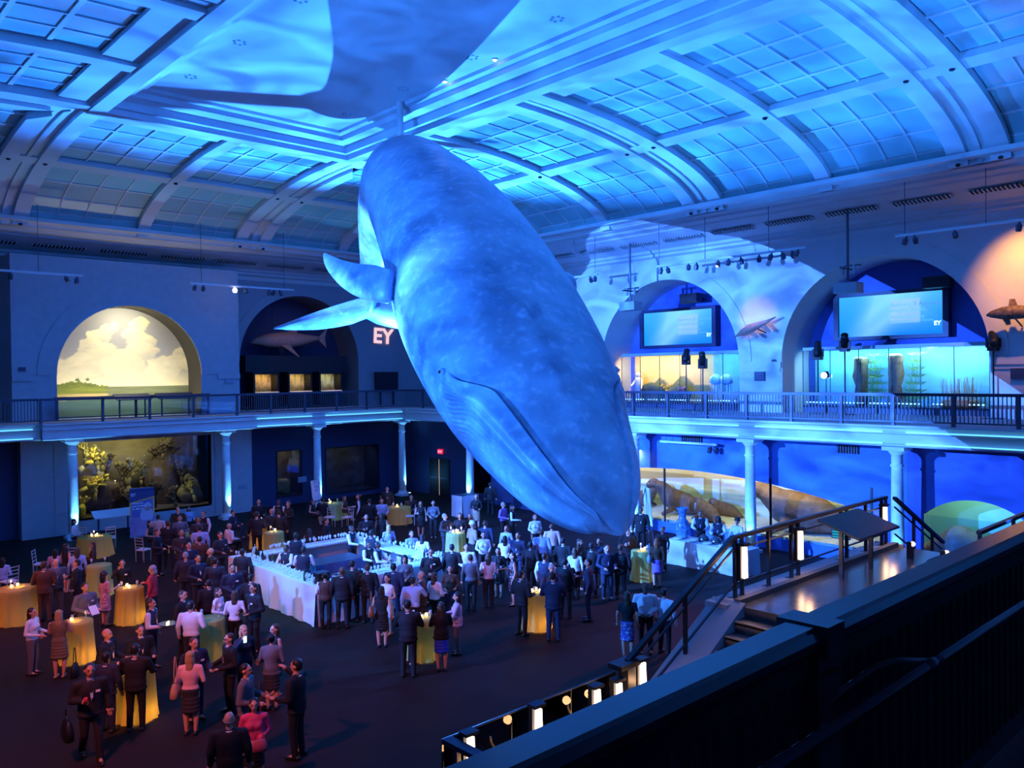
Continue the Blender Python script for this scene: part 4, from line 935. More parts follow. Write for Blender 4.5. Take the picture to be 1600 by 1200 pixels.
# ---------------------------------------------------------------- walrus case and seal case
def icef(s, t):
    g = fbm(s*6, t*14); b = [.78, .72, .5]
    if t > .52: c = [lerp(.74, .82, g), lerp(.68, .76, g), lerp(.46, .56, g)]
    elif t > .40 - .03*math.sin(s*9): c = [.5+.2*g, .5+.2*g, .32+.12*g]
    else:
        w = fbm(s*14, t*40); c = [lerp(.22, .62, w*w*1.6), lerp(.30, .64, w*w*1.6), lerp(.16, .42, w*w*1.6)]
    if t > .42 and t < .42+.13*math.exp(-((s-.3)/.2)**2)*(.7+.5*g): c = [.40, .36, .25]
    return c
wc = thing('walrus_case', 'wide arched case with painted ice behind the right columns', 'diorama', (XD, 20.3, 0))
mural('backdrop', lambda s, t: (3.6-.9*(2*s-1)**2, lerp(8.6, -8.6, s), lerp(.3, 3.6, t)), 110, 40, icef, wc)
MB().box(.2, 3.6, -8.4, 8.4, .2, .5).build('ice_floor', mat('ice_cream', (.72, .66, .42), .7, var=.15, vs=1.5, bump=.3, bs=4), wc)
for y in (-7.9, -4.0, 1.0, 6.0): MB().box(-.02, .03, y-.04, y+.04, .45, 2.75).build('mullion', BLACK, wc)
for a, b in ((-8.2, -4.05), (-3.95, .95), (1.05, 5.95)): MB().box(0, .012, a, b, .46, 2.0).build('glass', glassmat('case_glass'), wc)
lamp('AREA', 'walrus_case_lamp', (XD+.5, 17, 3.3), (XD+2.6, 17, .9), (1, .90, .55), 230, 9, sy=.5); lamp('AREA', 'walrus_case_lamp', (XD+.5, 25.5, 3.3), (XD+2.6, 25, .9), (1, .90, .55), 170, 6, sy=.5)
def remesh(mb, vox, name, m_, smooth=3):
    me = mb.data(name, m_); o = bpy.data.objects.new(name, me); C.objects.link(o)
    md = o.modifiers.new('r', 'REMESH'); md.mode = 'VOXEL'; md.voxel_size = vox; md.use_smooth_shade = True
    if smooth: s = o.modifiers.new('s', 'SMOOTH'); s.factor = .5; s.iterations = smooth
    dg = bpy.context.evaluated_depsgraph_get(); me2 = bpy.data.meshes.new_from_object(o.evaluated_get(dg)); bpy.data.objects.remove(o); bpy.data.meshes.remove(me)
    me2.name = name; me2.materials.clear()
    for q in (m_ if isinstance(m_, (list, tuple)) else [m_]): me2.materials.append(q)
    me2.polygons.foreach_set('use_smooth', [True]*len(me2.polygons)); return me2
WAL = mat('walrus_hide', (.15, .085, .045), .75, var=.35, vs=4, bump=.7, bs=9); TUSK = mat('tusk_ivory', (.8, .75, .6), .4)
def walrus(lab, loc, rz, sc, lift=.5, turn=0):
    t = thing('walrus', lab, 'walrus', loc, rz); t.scale = (sc,)*3
    m = MB(); hx = 1.25+.2*lift
    m.capsule((-1.3, 0, .3), (-.3, 0, .55), .25, .58, 14).capsule((-.3, 0, .55), (.55, 0, .62+.25*lift), .58, .55, 14).capsule((.55, 0, .62+.25*lift), (1.0, turn*.1, .75+.7*lift), .5, .36, 14).ell((hx, turn*.2, .92+.75*lift), (.33, .27, .27), 14, 10).ell((hx+.24, turn*.3, .84+.72*lift), (.19, .23, .17), 12, 8)
    m.capsule((.4, .5, .3), (.75, .75, .1), .16, .12).capsule((.4, -.5, .3), (.75, -.75, .1), .16, .12).capsule((-1.3, .1, .25), (-1.8, .3, .12), .16, .1).capsule((-1.3, -.1, .25), (-1.8, -.3, .12), .16, .1)
    inst('body', remesh(m, .06, 'walrus_body', WAL), t)
    for s in (-1, 1): MB().tube([(hx+.34, turn*.3+s*.1, .76+.7*lift), (hx+.4, turn*.3+s*.12, .5+.7*lift), (hx+.36, turn*.3+s*.13, .25+.7*lift)], [.035, .03, .012], 7).build('tusk', TUSK, t, True)
    for s in (-1, 1): MB().ell((hx+.2, turn*.2+s*.2, 1.02+.74*lift), (.035, .035, .035), 8, 6).build('eye', BLACK, t)
def wat(u, v, x): p = at(u, v, x=x); return (p.x, p.y, .5)
walrus('walrus with head raised, leftmost in the walrus case', wat(1004, 806, 31.2), R(-80), .62, 1.0)
walrus('big walrus seen from behind, second from left in case', wat(1064, 818, 30.6), R(112), .85, .9, .4)
walrus('walrus lying behind the buffet waiters, in walrus case', wat(1106, 822, 30.0), R(60), .62, .4)
walrus('largest wrinkled walrus lying right of the middle column', wat(1258, 832, 30.4), R(100), 1.32, .35)
walrus('small swimming walrus with raised tusks far back in case', (31.7, at(1135, 783, x=31.7).y, .35), R(80), .6, .3)
boulder('ice_block', 'pale green ice block between the walruses', 'ice block', wat(1075, 800, 31.4), (.4, .55, .5), mat('ice_green', (.55, .62, .38), .5), 8); boulder('ice_block', 'rounded yellow-green ice lump at right of walrus case', 'ice block', (31.7, at(1267, 790, x=31.7).y, .6), (.5, .9, .9), mat('ice_yellow', (.5, .5, .22), .6), 9)
sc_ = thing('seal_case', 'round-topped teal underwater case at lower right', 'diorama', (XD, 9.1, 0))
mural('backdrop', lambda s, t: (1.6, lerp(2.2, -2.2, s), lerp(.2, 3.0, t)), 40, 30, lambda s, t: [(.13+.12*t)*(.85+.3*vnoise(s*9+t*4, 2)), (.42+.22*t)*(.85+.3*vnoise(s*9+t*4, 2)), (.40+.12*t)*(.9+.2*vnoise(s*9+t*4, 2))], sc_)
MB().box(.2, 1.6, -2, 2, .1, .3).build('case_floor', mat('dark_gravel', (.1, .1, .08), .9), sc_); MB().box(0, .012, -1.5, 1.5, .3, 2.0).build('glass', glassmat('case_glass'), sc_)
lamp('AREA', 'seal_case_lamp', (XD+.5, 9.1, 2.9), (XD+1.4, 9.1, .6), (.6, 1, .85), 30, 2.4, sy=.3)
t = thing('elephant_seal', 'grey-brown seal with rounded back in the teal case', 'seal', (XD+.8, at(1500, 828, x=XD+.8).y, .3), R(-90)); m = MB(); m.capsule((-1.1, 0, .35), (0, 0, .75), .2, .6, 14).capsule((0, 0, .75), (.7, 0, .6), .6, .4, 14).capsule((.7, 0, .6), (1.15, 0, .5), .38, .24, 14).capsule((.4, .4, .3), (.6, .65, .05), .14, .1).capsule((.4, -.4, .3), (.6, -.65, .05), .14, .1)
inst('body', remesh(m, .06, 'seal_body', mat('seal_hide', (.2, .16, .1), .6, var=.2)), t)
t = thing('coast_case', 'pale coastal case beyond the exit doors, beside the whale', 'diorama', (XD, 33.6, 0))
mural('backdrop', lambda s, q: (1.3, lerp(1.1, -1.1, s), lerp(.4, 2.9, q)), 26, 24, lambda s, q: [(.35+.4*fbm(s*5, q*8))*c for c in (.9, .85, .6)], t); MB().box(0, .012, -1, 1, .5, 2.75).build('glass', glassmat('case_glass'), t); MB().box(.2, 1.3, -1, 1, .3, .5).build('case_floor', mat('ice_cream', (.72, .66, .42)), t)
lamp('AREA', 'coast_case_lamp', (XD+.4, 33.6, 2.9), (XD+1.2, 33.6, .8), (1, .9, .6), 14, 1.6, sy=.2)
# exit doors and sign
d = sroot('door_1'); 
for y0 in (36.1, 37.02): MB().box(XD-.06, XD-.005, y0, y0+.9, .02, 2.15).build('door_leaf', BLACK, d); MB().box(XD-.11, XD-.06, y0+.1, y0+.8, 1.0, 1.06).build('push_bar', IRON, d)
MB().box(XD-.05, XD-.01, 37.0-.02, 37.02+.02, .05, 2.1).build('lit_door_gap', mat('door_glow', (1, .75, .45), .5, emit=(1, .62, .3), es=4), d)
t = thing('exit_sign', 'small red lit exit sign over the dark doors', 'sign', (XD-.12, at(687, 708, x=XD-.12).y, 2.55)); MB().box(0, .1, -.2, .2, -.14, .14).build('sign_box', mat('exit_red', (.7, .01, .04), .5, emit=(1, .02, .08), es=.7), t)
text('sign_letters', 'EXIT', .2, mat('exit_letter', (1, .6, .6), .5, emit=(1, .4, .4), es=1.2), (XD-.128, t.location.y+.17, 2.48), (0, -1, 0), (0, 0, 1), t, .002, .004)

def wash_fixture():
    L_ = Vector((-.5, 25.0, 9.0)); t = thing('stage_light', 'unseen stage light on the left gallery, flap added to cut the wall light', 'stage light', L_)
    e = [((Vector(q)-L_).normalized()*.55) for q in ((33.2, 36, 21.0), (33.2, 1.0, 7.4))]
    m = MB(); up = Vector((0, 0, .5)); m.add([e[0], e[1], e[1]+up, e[0]+up] + [v*1.02 for v in (e[0], e[1], e[1]+up, e[0]+up)], [(0, 1, 2, 3), (7, 6, 5, 4), (0, 4, 5, 1), (2, 6, 7, 3), (1, 5, 6, 2), (0, 3, 7, 4)])  # unseen flap, added to give the wall light its straight upper edge
    m.build('light_cut_flap', BLACK, t); MB().bar(e[0]*.98+up*.5, Vector((-.3, .15, .12)), .02, .02).bar(e[1]*.98+up*.5, Vector((-.3, -.05, .12)), .02, .02).build('flap_arm', BLACK, t)
    MB().lathe([(.05, -.1), (.12, -.06), (.12, .12), (.05, .16)], 12, (-.3, .05, 0)).build('lamp_head', BLACK, t); MB().tube([(-.3, .05, -.1), (-.3, .05, -3.92)], .03, 8).box(-.6, 0, -.25, .35, -3.95, -3.91).build('stand', BLACK, t)
wash_fixture()

for u, v, lab in ((695, 127, 'tiny bright ceiling downlight nearer the whale back'), (773, 93, 'tiny bright ceiling downlight further from the whale')):
    p = at(u, v, z=ZC-.01); t = thing('ceiling_downlight', lab, 'light', p); MB().lathe([(.09, -.02), (.07, .02)], 12).build('trim_ring', CREAM, t); MB().ell((0, 0, -.02), (.055, .055, .03), 10, 6).build('bulb', mat('white_glare', (1, 1, 1), .3, emit=(.75, .95, 1), es=40), t)
# ---------------------------------------------------------------- stair, landings, foreground rail
SLATE = mat('slate_landing', (.09, .10, .115), .22, var=.12, vs=2); TREAD = mat('stair_tread', (.085, .08, .08), .4, var=.2, vs=3); CURB = mat('stair_curb', (.13, .12, .11), .5, var=.15); RAILM = mat('stair_rail_iron', (.02, .026, .04), .38, .4)
LAMPG = mat('sconce_glow', (1, .8, .6), .4, emit=(1, .66, .42), es=9)
st_ = sroot('staircase')
ZL, ZL2 = 3.0, 1.5
def sbox(n, m_, *a): MB().box(*a).build(n, m_, st_, False, 'structure')
sbox('upper_landing', SLATE, 11.9, 18.3, 2.6, 7.42, ZL-.25, ZL); sbox('landing_curb', CURB, 11.9, 18.3, 7.3, 7.42, ZL, ZL+.09); sbox('landing_ledge', STONE, 11.7, 18.5, 7.42, 7.85, ZL-.28, ZL+.02)
sbox('lower_landing', SLATE, 6.0, 9.2, 2.6, 7.42, ZL2-.25, ZL2); sbox('landing_ledge', STONE, 5.9, 9.2, 7.42, 7.8, ZL2-.28, ZL2+.03)
sbox('stair_wall', INK, 12.2, 18.2, 7.3, 7.4, 0, ZL-.25); sbox('stair_wall', INK, 6.1, 9.2, 7.3, 7.4, 0, ZL2-.25)
for k in range(9):
    x1 = 11.9-.3*k; z = ZL-(ZL-ZL2)/9*(k+1)
    if k < 8: MB().box(x1-.33, x1, 2.6, 7.25, z-.05, z).box(x1-.03, x1, 2.6, 7.25, z, z+.1667).build('step', TREAD, st_, False, 'structure'); MB().box(x1-.335, x1-.30, 2.6, 7.25, z-.02, z+.006).build('nosing', mat('step_nosing', (.3, .3, .32), .35, .5), st_, False, 'structure')
    x2 = 18.3+.3*k
    if k < 8: MB().box(x2, x2+.33, 2.6, 7.25, z-.05, z).box(x2, x2+.03, 2.6, 7.25, z, z+.1667).build('step', TREAD, st_, False, 'structure')
for k in range(9):   # final flight down to the floor
    x1 = 6.0-.3*k; z = ZL2-ZL2/9*(k+1)
    if k < 8: MB().box(x1-.33, x1, 2.6, 7.25, z-.05, z).box(x1-.03, x1, 2.6, 7.25, z, z+.1667).build('step', TREAD, st_, False, 'structure')
for k in range(12):   # flight up to the entrance gallery
    y1 = 4.6-.27*k; z = ZL+(ZM-ZL)/12*(k+1)
    if y1 > -1: MB().box(12.6, 17.6, y1-.3, y1, z-.2, z).build('step', TREAD, st_, False, 'structure')
m = MB()
for a, b in (((11.9, ZL), (9.2, ZL2)), ((6.0, ZL2), (3.3, 0))): m.prism([(a[0], a[1]+.06), (b[0], b[1]+.06), (b[0], b[1]-.25), (a[0], a[1]-.3)], .62, lambda x, z, q: (x, 7.2+q, z))
m.prism([(18.3, ZL+.06), (21.0, ZL2+.06), (21.0, ZL2-.25), (18.3, ZL-.3)], .62, lambda x, z, q: (x, 7.2+q, z)); m.build('stringer', STONE, st_, False, 'structure')
m = MB(); m.prism([(11.9, ZL-.2), (9.2, ZL2-.2), (9.2, 0), (12.2, 0), (12.2, ZL-.2)], .06, lambda x, z, q: (x, 7.3+q, z)); m.build('stair_wall', INK, st_, False, 'structure')
def sconce(lab, x, y, z, pw=5):
    t = thing('rail_lamp', lab, 'lamp', (x, y, z)); w = .055
    m = MB(); m.add([(-w*.7, -.07, .26), (w*.7, -.07, .26), (w, -.07, -.26), (-w, -.07, -.26), (-w*.7, -.02, .26), (w*.7, -.02, .26), (w, -.02, -.26), (-w, -.02, -.26)], [(0, 1, 2, 3), (4, 7, 6, 5), (0, 4, 5, 1), (3, 2, 6, 7), (0, 3, 7, 4), (1, 5, 6, 2)]); m.build('glowing_shade', LAMPG, t)
    MB().box(-.09, .09, -.02, .05, -.3, .3).box(-.1, .1, -.09, .06, .29, .33).build('housing', RAILM, t)
    lamp('POINT', 'rail_lamp_light', (x, y-.2, z-.05), None, (1, .5, .22), pw, .06); return t
t = thing('handrail_end', 'dark bent handrail end rising beside the landing at lower right', 'railing', (0, 0, 0)); MB().tube([tuple(at(u, v, z=z)) for u, v, z in ((1424, 905, 3.05), (1432, 893, 3.25), (1443, 885, 3.35), (1452, 876, 3.5), (1476, 868, 3.6))], .028, 8).build('bent_rail', RAILM, t, True)
def srail(lab, pts, posts, h=1.05, base=None):
    """stair guard: pts are rail ends on the walking line"""
    t = thing('stair_railing', lab, 'railing', pts[0]); P = [Vector(p)-Vector(pts[0]) for p in pts]
    for hh, w in ((h, .085), (h-.2, .035), (.26, .035)):
        for a, b in zip(P, P[1:]): MB().bar(a+Vector((0, 0, hh)), b+Vector((0, 0, hh)), w, w*.75).build('rail' if w < .08 else 'top_rail', RAILM, t)
    for x in posts:
        for a, b in zip(pts, pts[1:]):
            lo, hi = sorted((a[0], b[0]))
            if lo-1e-6 <= x <= hi+1e-6 and hi > lo:
                z = lerp(a[2], b[2], (x-a[0])/(b[0]-a[0])) - pts[0][2]; y = a[1]-pts[0][1]
                MB().box(x-pts[0][0]-.025, x-pts[0][0]+.025, y-.03, y+.03, z, z+h).box(x-pts[0][0]-.09, x-pts[0][0]+.09, y-.09, y+.09, z, z+.025).build('post', RAILM, t); break
    return t
srail('dark railing along the stair landing with glowing lamps', [(12.15, 7.58, ZL), (18.35, 7.58, ZL)], [12.2, 12.42, 13.3, 14.12, 14.38, 16.15, 16.4, 17.3, 18.1, 18.32])
srail('dark sloping railing down the left stair flight', [(12.15, 7.58, ZL), (9.3, 7.58, ZL2+.1)], [10.75])
srail('dark sloping railing down the right stair flight', [(18.35, 7.4, ZL), (21.2, 7.4, ZL2+.1)], [19.4, 20.5])
srail('dark railing seen just above the foreground rail at right', [(16.2, 5.05, ZL-.05), (20.5, 5.05, ZL-.05)], [16.25, 18.2, 20.4], .95)
t = thing('newel_post', 'dark newel post with flat cap at the bottom of the flight', 'post', (9.3, 7.58, ZL2)); MB().box(-.09, .09, -.09, .09, 0, 1.1).build('post', RAILM, t); MB().box(-.28, .16, -.13, .13, 1.1, 1.17).build('cap', RAILM, t)
for x, z, lab in ((12.31, 3.62, 'glowing rail lamp at the head of the left flight'), (14.25, 3.62, 'glowing rail lamp left of the landing info panel'), (18.0, 3.62, 'glowing rail lamp at the far corner of the landing')): sconce(lab, x, 7.5, z, 7)
for u, v, lab in ((1001, 1062, 'big glowing lamp at the newel foot, crossed by a rail'), (964, 1095, 'louvred glowing lamp on the lower landing, third from left'), (930, 1106, 'glowing lamp on the lower landing, second from left'), (838, 1138, 'glowing lamp on lower landing, right of the arched tube'), (732, 1184, 'round glowing lamp nearest the bottom edge of view')):
    p = at(u, v, y=7.5); sconce(lab, p.x, 7.5, p.z, 5)
t = thing('glass_guard', 'clear glass guard with thin rail along the lower landing', 'railing', (5.95, 7.68, ZL2+.03)); MB().box(0, 3.2, -.008, .008, .03, .98).build('glass_panel', glassmat('railing_glass'), t); MB().tube([(0, 0, .99), (3.2, 0, .99)], .014, 6).build('thin_rail', IRON, t)
for x in (.05, 1.6, 3.1): MB().box(x-.03, x+.03, -.04, .04, 0, .2).build('clamp', IRON, t)
t = thing('landing_end_rail', 'flat blue-lit rail end pointing to the bottom edge', 'railing', (6.0, 7.45, ZL2)); MB().bar((0, .2, 1.02), (0, -4, 1.02), .14, .06).build('top_rail', RAILM, t)
for y in (0, -1.5, -3): MB().box(-.03, .03, y-.03, y+.03, 0, 1.0).build('post', RAILM, t)
m = MB(); m.tube([(0, 0, 0)] + [(-.35*math.sin(a), 0, .55+.3*(1-math.cos(a))*.9) for a in [k*PI/14 for k in range(8)]], .014, 6)
for x, z, lab in ((7.0, ZL2+.05, 'thin arched tube beside a lamp on the lower landing'), (8.4, ZL2+.05, 'thin arched tube between two lower landing lamps')):
    o = m.build('arched_tube', mat('brass_tube', (.3, .22, .1), .3, .9), None, True); o.location = (x, 7.6, z); tag(o, lab, 'tube')
reader('dark slanted info panel on the stair landing', (15.35, 6.85, ZL), 0, 1.75, .8, .9, mat('panel_slate', (.05, .07, .09), .3, var=.3, vs=8))
t = thing('small_spot', 'tiny warm glowing spot under the landing info panel', 'lamp', (15.9, 6.95, ZL+.8)); MB().ell((0, 0, 0), (.05, .05, .045), 10, 6).build('bulb', mat('warm_bulb', (1, .7, .5), .4, emit=(1, .5, .3), es=9), t); MB().tube([(0, .05, 0), (0, .08, .12)], .015, 6).build('stem', RAILM, t)
for u, v, lab in ((1426, 850, 'tiny amber path light at the far landing corner'), (1479, 864, 'tiny amber path light on a dark stub beside the landing')):
    p = at(u, v, z=ZL+.3); t = thing('path_light', lab, 'lamp', p); MB().ell((0, 0, 0), (.05, .05, .05), 10, 6).build('bulb', mat('warm_bulb', (1, .7, .5), .4, emit=(1, .5, .3), es=9), t); MB().box(-.06, .06, -.0, .1, -.3, .04).build('stub', RAILM, t)
t = thing('info_screen', 'small glowing teal info screen behind the landing rail', 'screen', (XD-.35, at(1314, 846, x=XD-.35).y, .0)); MB().box(-.05, .08, -.32, .32, .85, 1.35).build('casing', BLACK, t); MB().box(-.06, .0, -.05, .05, 0, .85).build('leg', BLACK, t)
mural('screen_image', lambda s, q: (-.056, lerp(.29, -.29, s), lerp(.88, 1.32, q)), 12, 14, lambda s, q: [.02, .5, .55] if int(q*14) % 3 == 1 and s < .8 else [.0, .09, .16], t, 1.0)
# foreground balustrade right before the camera
WOODB = mat('rail_paint_dark', (.006, .008, .013), .2, spec=.35); t = thing('foreground_balustrade', 'big dark glossy balustrade crossing the lower right foreground', 'railing', (0, 1.25, ZM))
m = MB(); sec = [(-.07, .955), (-.045, .93), (.045, .93), (.07, .955), (.075, .985), (.05, 1.0), (.045, 1.012), (-.045, 1.012), (-.05, 1.0), (-.075, .985)]
for a, b in ((-1.2, 2.43), (2.47, 7.5)): m.prism(sec, 1, lambda y, z, q, a=a, b=b: (lerp(a, b, q), y, z))
m.build('top_rail', WOODB, t); MB().box(2.39, 2.50, -.086, .086, .92, 1.018).build('rail_sleeve', WOODB, t); MB().box(-1.2, 7.5, -.035, .035, .86, .93).build('under_rail', mat('baluster_black', (.004, .005, .008), .6, spec=.08), t); MB().box(-1.2, 7.5, -.04, .04, .06, .12).build('bottom_rail', BLACK, t)
bm_ = MB().box(-.02, .02, -.02, .02, .1, .88).data('baluster', mat('baluster_black', (.004, .005, .008), .6, spec=.08))
for k in range(-10, 54):
    x = 1.655+.0865*k
    if abs(x-2.45) > .1: inst('baluster', bm_, t, (x, 0, 0))
MB().box(2.38, 2.52, -.06, .06, 0, .92).build('post', WOODB, t)
h1, h2, h3 = at(1180, 1186, y=1.07), at(1455, 1038, y=1.07), at(1640, 935, y=1.07); hz = h2.z-ZM
MB().tube([(.4, -.18, hz), (7.5, -.18, hz)], .019, 12).build('handrail_tube', WOODB, t, True); q = h2.x
MB().tube([(2.45, -.05, hz-.03), (2.75, -.06, hz-.0), (q-.15, -.12, hz+.035), (q, -.18, hz+.01)], .012, 8).build('handrail_bracket', BLACK, t, True); MB().tube([(q-.05, -.18, hz), (q+.06, -.18, hz)], .024, 12).build('tube_collar', WOODB, t, True)
# ---------------------------------------------------------------- tables, candles, chairs, bar, buffet, boards
GOLD = clothmat('gold_cloth', (.66, .50, .13), .38); GOLD_BLUELIT = clothmat('gold_cloth_bluelit', (.5, .6, .2), .4); WHITE = clothmat('white_linen', (.72, .74, .78), .15)  # second gold cloth has the blue light's green cast put into its colour
FLAME = mat('candle_glow', (1, .7, .3), .4, emit=(1, .58, .2), es=22); CUP = mat('votive_glass', (.9, .75, .5), .2, alpha=.35); GLS = mat('drink_glass', (.75, .9, 1), .08, alpha=.45)
cupm = MB().lathe([(.035, 0), (.045, .02), (.045, .09), (.04, .09), (.04, .03), (.0, .03)], 12).data('cup', CUP, True); flm = MB().ell((0, 0, .055), (.026, .026, .04), 10, 8).data('flame', FLAME, True)
wg = MB().lathe([(.032, 0), (.03, .006), (.005, .01), (.005, .09), (.03, .115), (.036, .15), (.03, .2), (.027, .2), (.033, .15), (.0, .105)], 10).data('wine_glass', GLS, True)
TB = 0
def candle(x, y, z, lab, pw=2.2, light=True):
    t = thing('votive_candle', lab, 'candle', (x, y, z)); inst('cup', cupm, t); inst('flame', flm, t)
    if light: lamp('POINT', 'candle_light', (x, y, z+.17), None, (1, .5, .2), pw, .03)
TABLES = []
def rtable(u, v, where, cl=GOLD, h=.99, r=.36, glow=9, glasses=2, nc=2, gcol=(1, .52, .11)):
    global TB; TB += 1; p = at(u, v, z=h); x, y = p.x, p.y; seed = TB; TABLES.append((x, y, r))
    t = thing('cocktail_table' if h > .9 else 'guest_table', ('tall' if h > .9 else 'low') + ' round table under a ' + ('gold' if cl is GOLD else 'blue-lit gold') + ' cloth ' + where, 'table', (x, y, 0))
    m = MB(); n = 72; wob = lambda a, z: 1 + (max(0, min(1, (h-z)/h*2.2))**.7)*(.045*math.sin(11*a+seed)+.03*math.sin(17*a+seed*2)); m.lathe([(r*1.14, .015), (r*1.08, .2), (r*1.02, h*.6), (r*.99, h-.12), (r, h-.02), (r-.015, h), (0, h+.001)], n, wob=wob); m.f = [f for f in m.f if len(f) < 10]
    m.build('tablecloth', cl, t, True); MB().lathe([(r-.03, h-.03), (r-.03, h-.012)], 24).build('tabletop', IRON, t); MB().lathe([(.04, .02), (.04, h-.03)], 10).build('pole', IRON, t); MB().lathe([(.25, 0), (.22, .02)], 18).build('base', IRON, t)
    if glow: lamp('POINT', 'under_table_glow', (x+.12, y-.1, .16), None, gcol, glow*.75, .05)
    for k in range(nc): a = k*2.2+seed; candle(x+.11*math.cos(a), y+.11*math.sin(a), h+.004, ('first' if k == 0 else 'second' if k == 1 else 'third') + ' votive candle glowing on the table ' + where, 7.5, k == 0)
    for k in range(glasses):
        a = 1+k*2.4+seed; g = inst('wine_glass', wg, None, (x+.22*math.cos(a), y+.22*math.sin(a), h+.004)); tag(g, ('clear' if k == 0 else 'another clear' if k == 1 else 'third clear') + ' stemmed glass on the table ' + where, 'glass')
    return t
rtable(25, 918, 'at the left edge', GOLD, r=.5, nc=2, glow=6); rtable(203, 918, 'beside the red jacket', GOLD, nc=2); rtable(120, 970, 'before the brown dress', GOLD, nc=1, glow=12)
rtable(212, 1046, 'behind the foreground suit pair', GOLD, nc=1, glow=14); rtable(327, 966, 'behind the blonde in pink', GOLD_BLUELIT, nc=0, glow=2); rtable(405, 818, 'near the pavilion corner column', GOLD, nc=1)
rtable(428, 831, 'amid the dark coats', GOLD_BLUELIT, nc=1, glow=3); rtable(660, 965, 'near the bright blue skirt', GOLD_BLUELIT, nc=3, glow=4); rtable(838, 925, 'right of centre, glowing orange below', GOLD_BLUELIT, nc=3, glow=26, gcol=(1, .30, .03))
rtable(1003, 860, 'under the whale nose, teal lit', GOLD_BLUELIT, nc=2, glow=3); rtable(712, 832, 'crowded with candles past the bar', GOLD_BLUELIT, nc=3, glow=5); rtable(155, 882, 'half hidden behind the brown-haired guests', GOLD_BLUELIT, nc=0, glow=3)
rtable(148, 838, 'by the left reef column', GOLD, .76, .6, 5, 2, 3); rtable(622, 792, 'before the exit doors', GOLD, .76, .6, 4, 2, 2); rtable(520, 786, 'below the spotted easel board', GOLD_BLUELIT, .76, .6, 2, 3, 1); rtable(288, 830, 'among the guests by the reef case', GOLD_BLUELIT, .76, .6, 2, 2, 1)
# chairs
CHW = mat('chair_pale_gold', (.55, .5, .46), .4)
ch = {}
m = MB(); m.box(-.2, .2, -.2, .2, .42, .46); ch['seat'] = m.data('seat', mat('chair_cushion', (.7, .68, .65), .8))
ch['leg'] = MB().tube([(0, 0, 0), (0, 0, .43)], [.011, .017], 7).data('leg', CHW)
m = MB()
for z in (.56, .68, .80, .9): m.bar((-.19, .21+.05*(z-.45), z), (.19, .21+.05*(z-.45), z), .02, .022)
ch['back_rails'] = m
m = MB(); 
def chair(x, y, rz, lab):
    t = thing('banquet_chair', lab, 'chair', (x, y, 0), rz, 'slim banquet chairs'); inst('seat', ch['seat'], t)
    for sx in (-.18, .18):
        for sy in (-.18, .19): inst('leg', ch['leg'], t, (sx, sy, 0))
        MB().tube([(sx, .19, .43), (sx, .245, .94)], .015, 7).build('back_post', CHW, t)
    for z in (.56, .68, .80, .91): MB().bar((-.18, .19+.055*(z-.43)/.5, z), (.18, .19+.055*(z-.43)/.5, z), .02, .024).build('back_rail', CHW, t)
def chair_at(u, v, rz, lab): p = at(u, v, z=.5); chair(p.x, p.y, R(rz), lab)
for a in ((64, 878, 60, 'pale chair left of the patterned-top woman'), (118, 872, 150, 'pale chair back behind the brown-haired women'), (132, 838, 140, 'pale chair between the reef column and the low table'), (172, 838, 170, 'pale chair in front of the white reading desk'), (224, 856, 120, 'pale chair under the dark seated woman by banner'), (515, 806, 170, 'pale chair seen from behind below the easel board'), (543, 806, 200, 'red-lit pale chair with ladder back near the easel'), (641, 804, 230, 'dim chair at the right of the door table'), (14, 905, 200, 'metal chair at the left edge of view'), (604, 788, 20, 'dim chair facing away before the exit doors')): chair_at(*a)
# the square bar
BX0, BX1, BY0, BY1, BH = 11.3, 16.1, 20.1, 25.7, 1.08
t = thing('serving_bar', 'big square bar draped in white cloth under blue light', 'bar', ((BX0+BX1)/2, (BY0+BY1)/2, 0)); hx, hy, w = (BX1-BX0)/2, (BY1-BY0)/2, .62
for b in ((-hx, hx, -hy, -hy+w), (-hx, hx, hy-w, hy), (-hx, -hx+w, -hy+w, hy-w), (hx-w, hx, -hy+w, hy-w)): MB().box(*b, BH-.05, BH).build('counter', mat('white_counter', (.7, .74, .8), .35), t)
def drape(a, b, n, name='drape', m_=WHITE, h=BH-.0, amp=.035, par=t):
    a = Vector(a); b = Vector(b); d = b-a; L = d.length; d.normalize(); o = Vector((d.y, -d.x, 0)); V = []; F = []; k = int(L*14)
    for j in range(7):
        z = h*(1-j/6)+.01*(j == 6)
        for i in range(k+1): s = i/k*L; q = a + d*s + o*(.015 + amp*(j/6)*(math.sin(s*7.5+n)+.5*math.sin(s*17+n*2)) + .03*j/6); V.append((q.x, q.y, z))
    for j in range(6):
        for i in range(k): F.append((j*(k+1)+i, j*(k+1)+i+1, (j+1)*(k+1)+i+1, (j+1)*(k+1)+i))
    return MB().add(V, F).build(name, m_, par, True)
drape((-hx, -hy, 0), (hx, -hy, 0), 1); drape((hx, -hy, 0), (hx, hy, 0), 2); drape((hx, hy, 0), (-hx, hy, 0), 3); drape((-hx, hy, 0), (-hx, -hy, 0), 4)
t2 = thing('service_table', 'dark blue draped service table inside the square bar', 'table', (13.9, 23.6, 0)); MB().box(-.9, .9, -.5, .5, .86, .9).build('tabletop', IRON, t2); BLC = clothmat('blue_drape', (.10, .16, .34), .2)
for a, b, n in (((-.9, -.5, 0), (.9, -.5, 0), 1), ((.9, -.5, 0), (.9, .5, 0), 2), ((.9, .5, 0), (-.9, .5, 0), 3), ((-.9, .5, 0), (-.9, -.5, 0), 4)): drape(a, b, n, 'drape', BLC, .9, .05, t2)
bot = MB().lathe([(.036, 0), (.038, .01), (.038, .19), (.014, .24), (.013, .3), (.016, .3), (.016, .315), (0, .315)], 10)
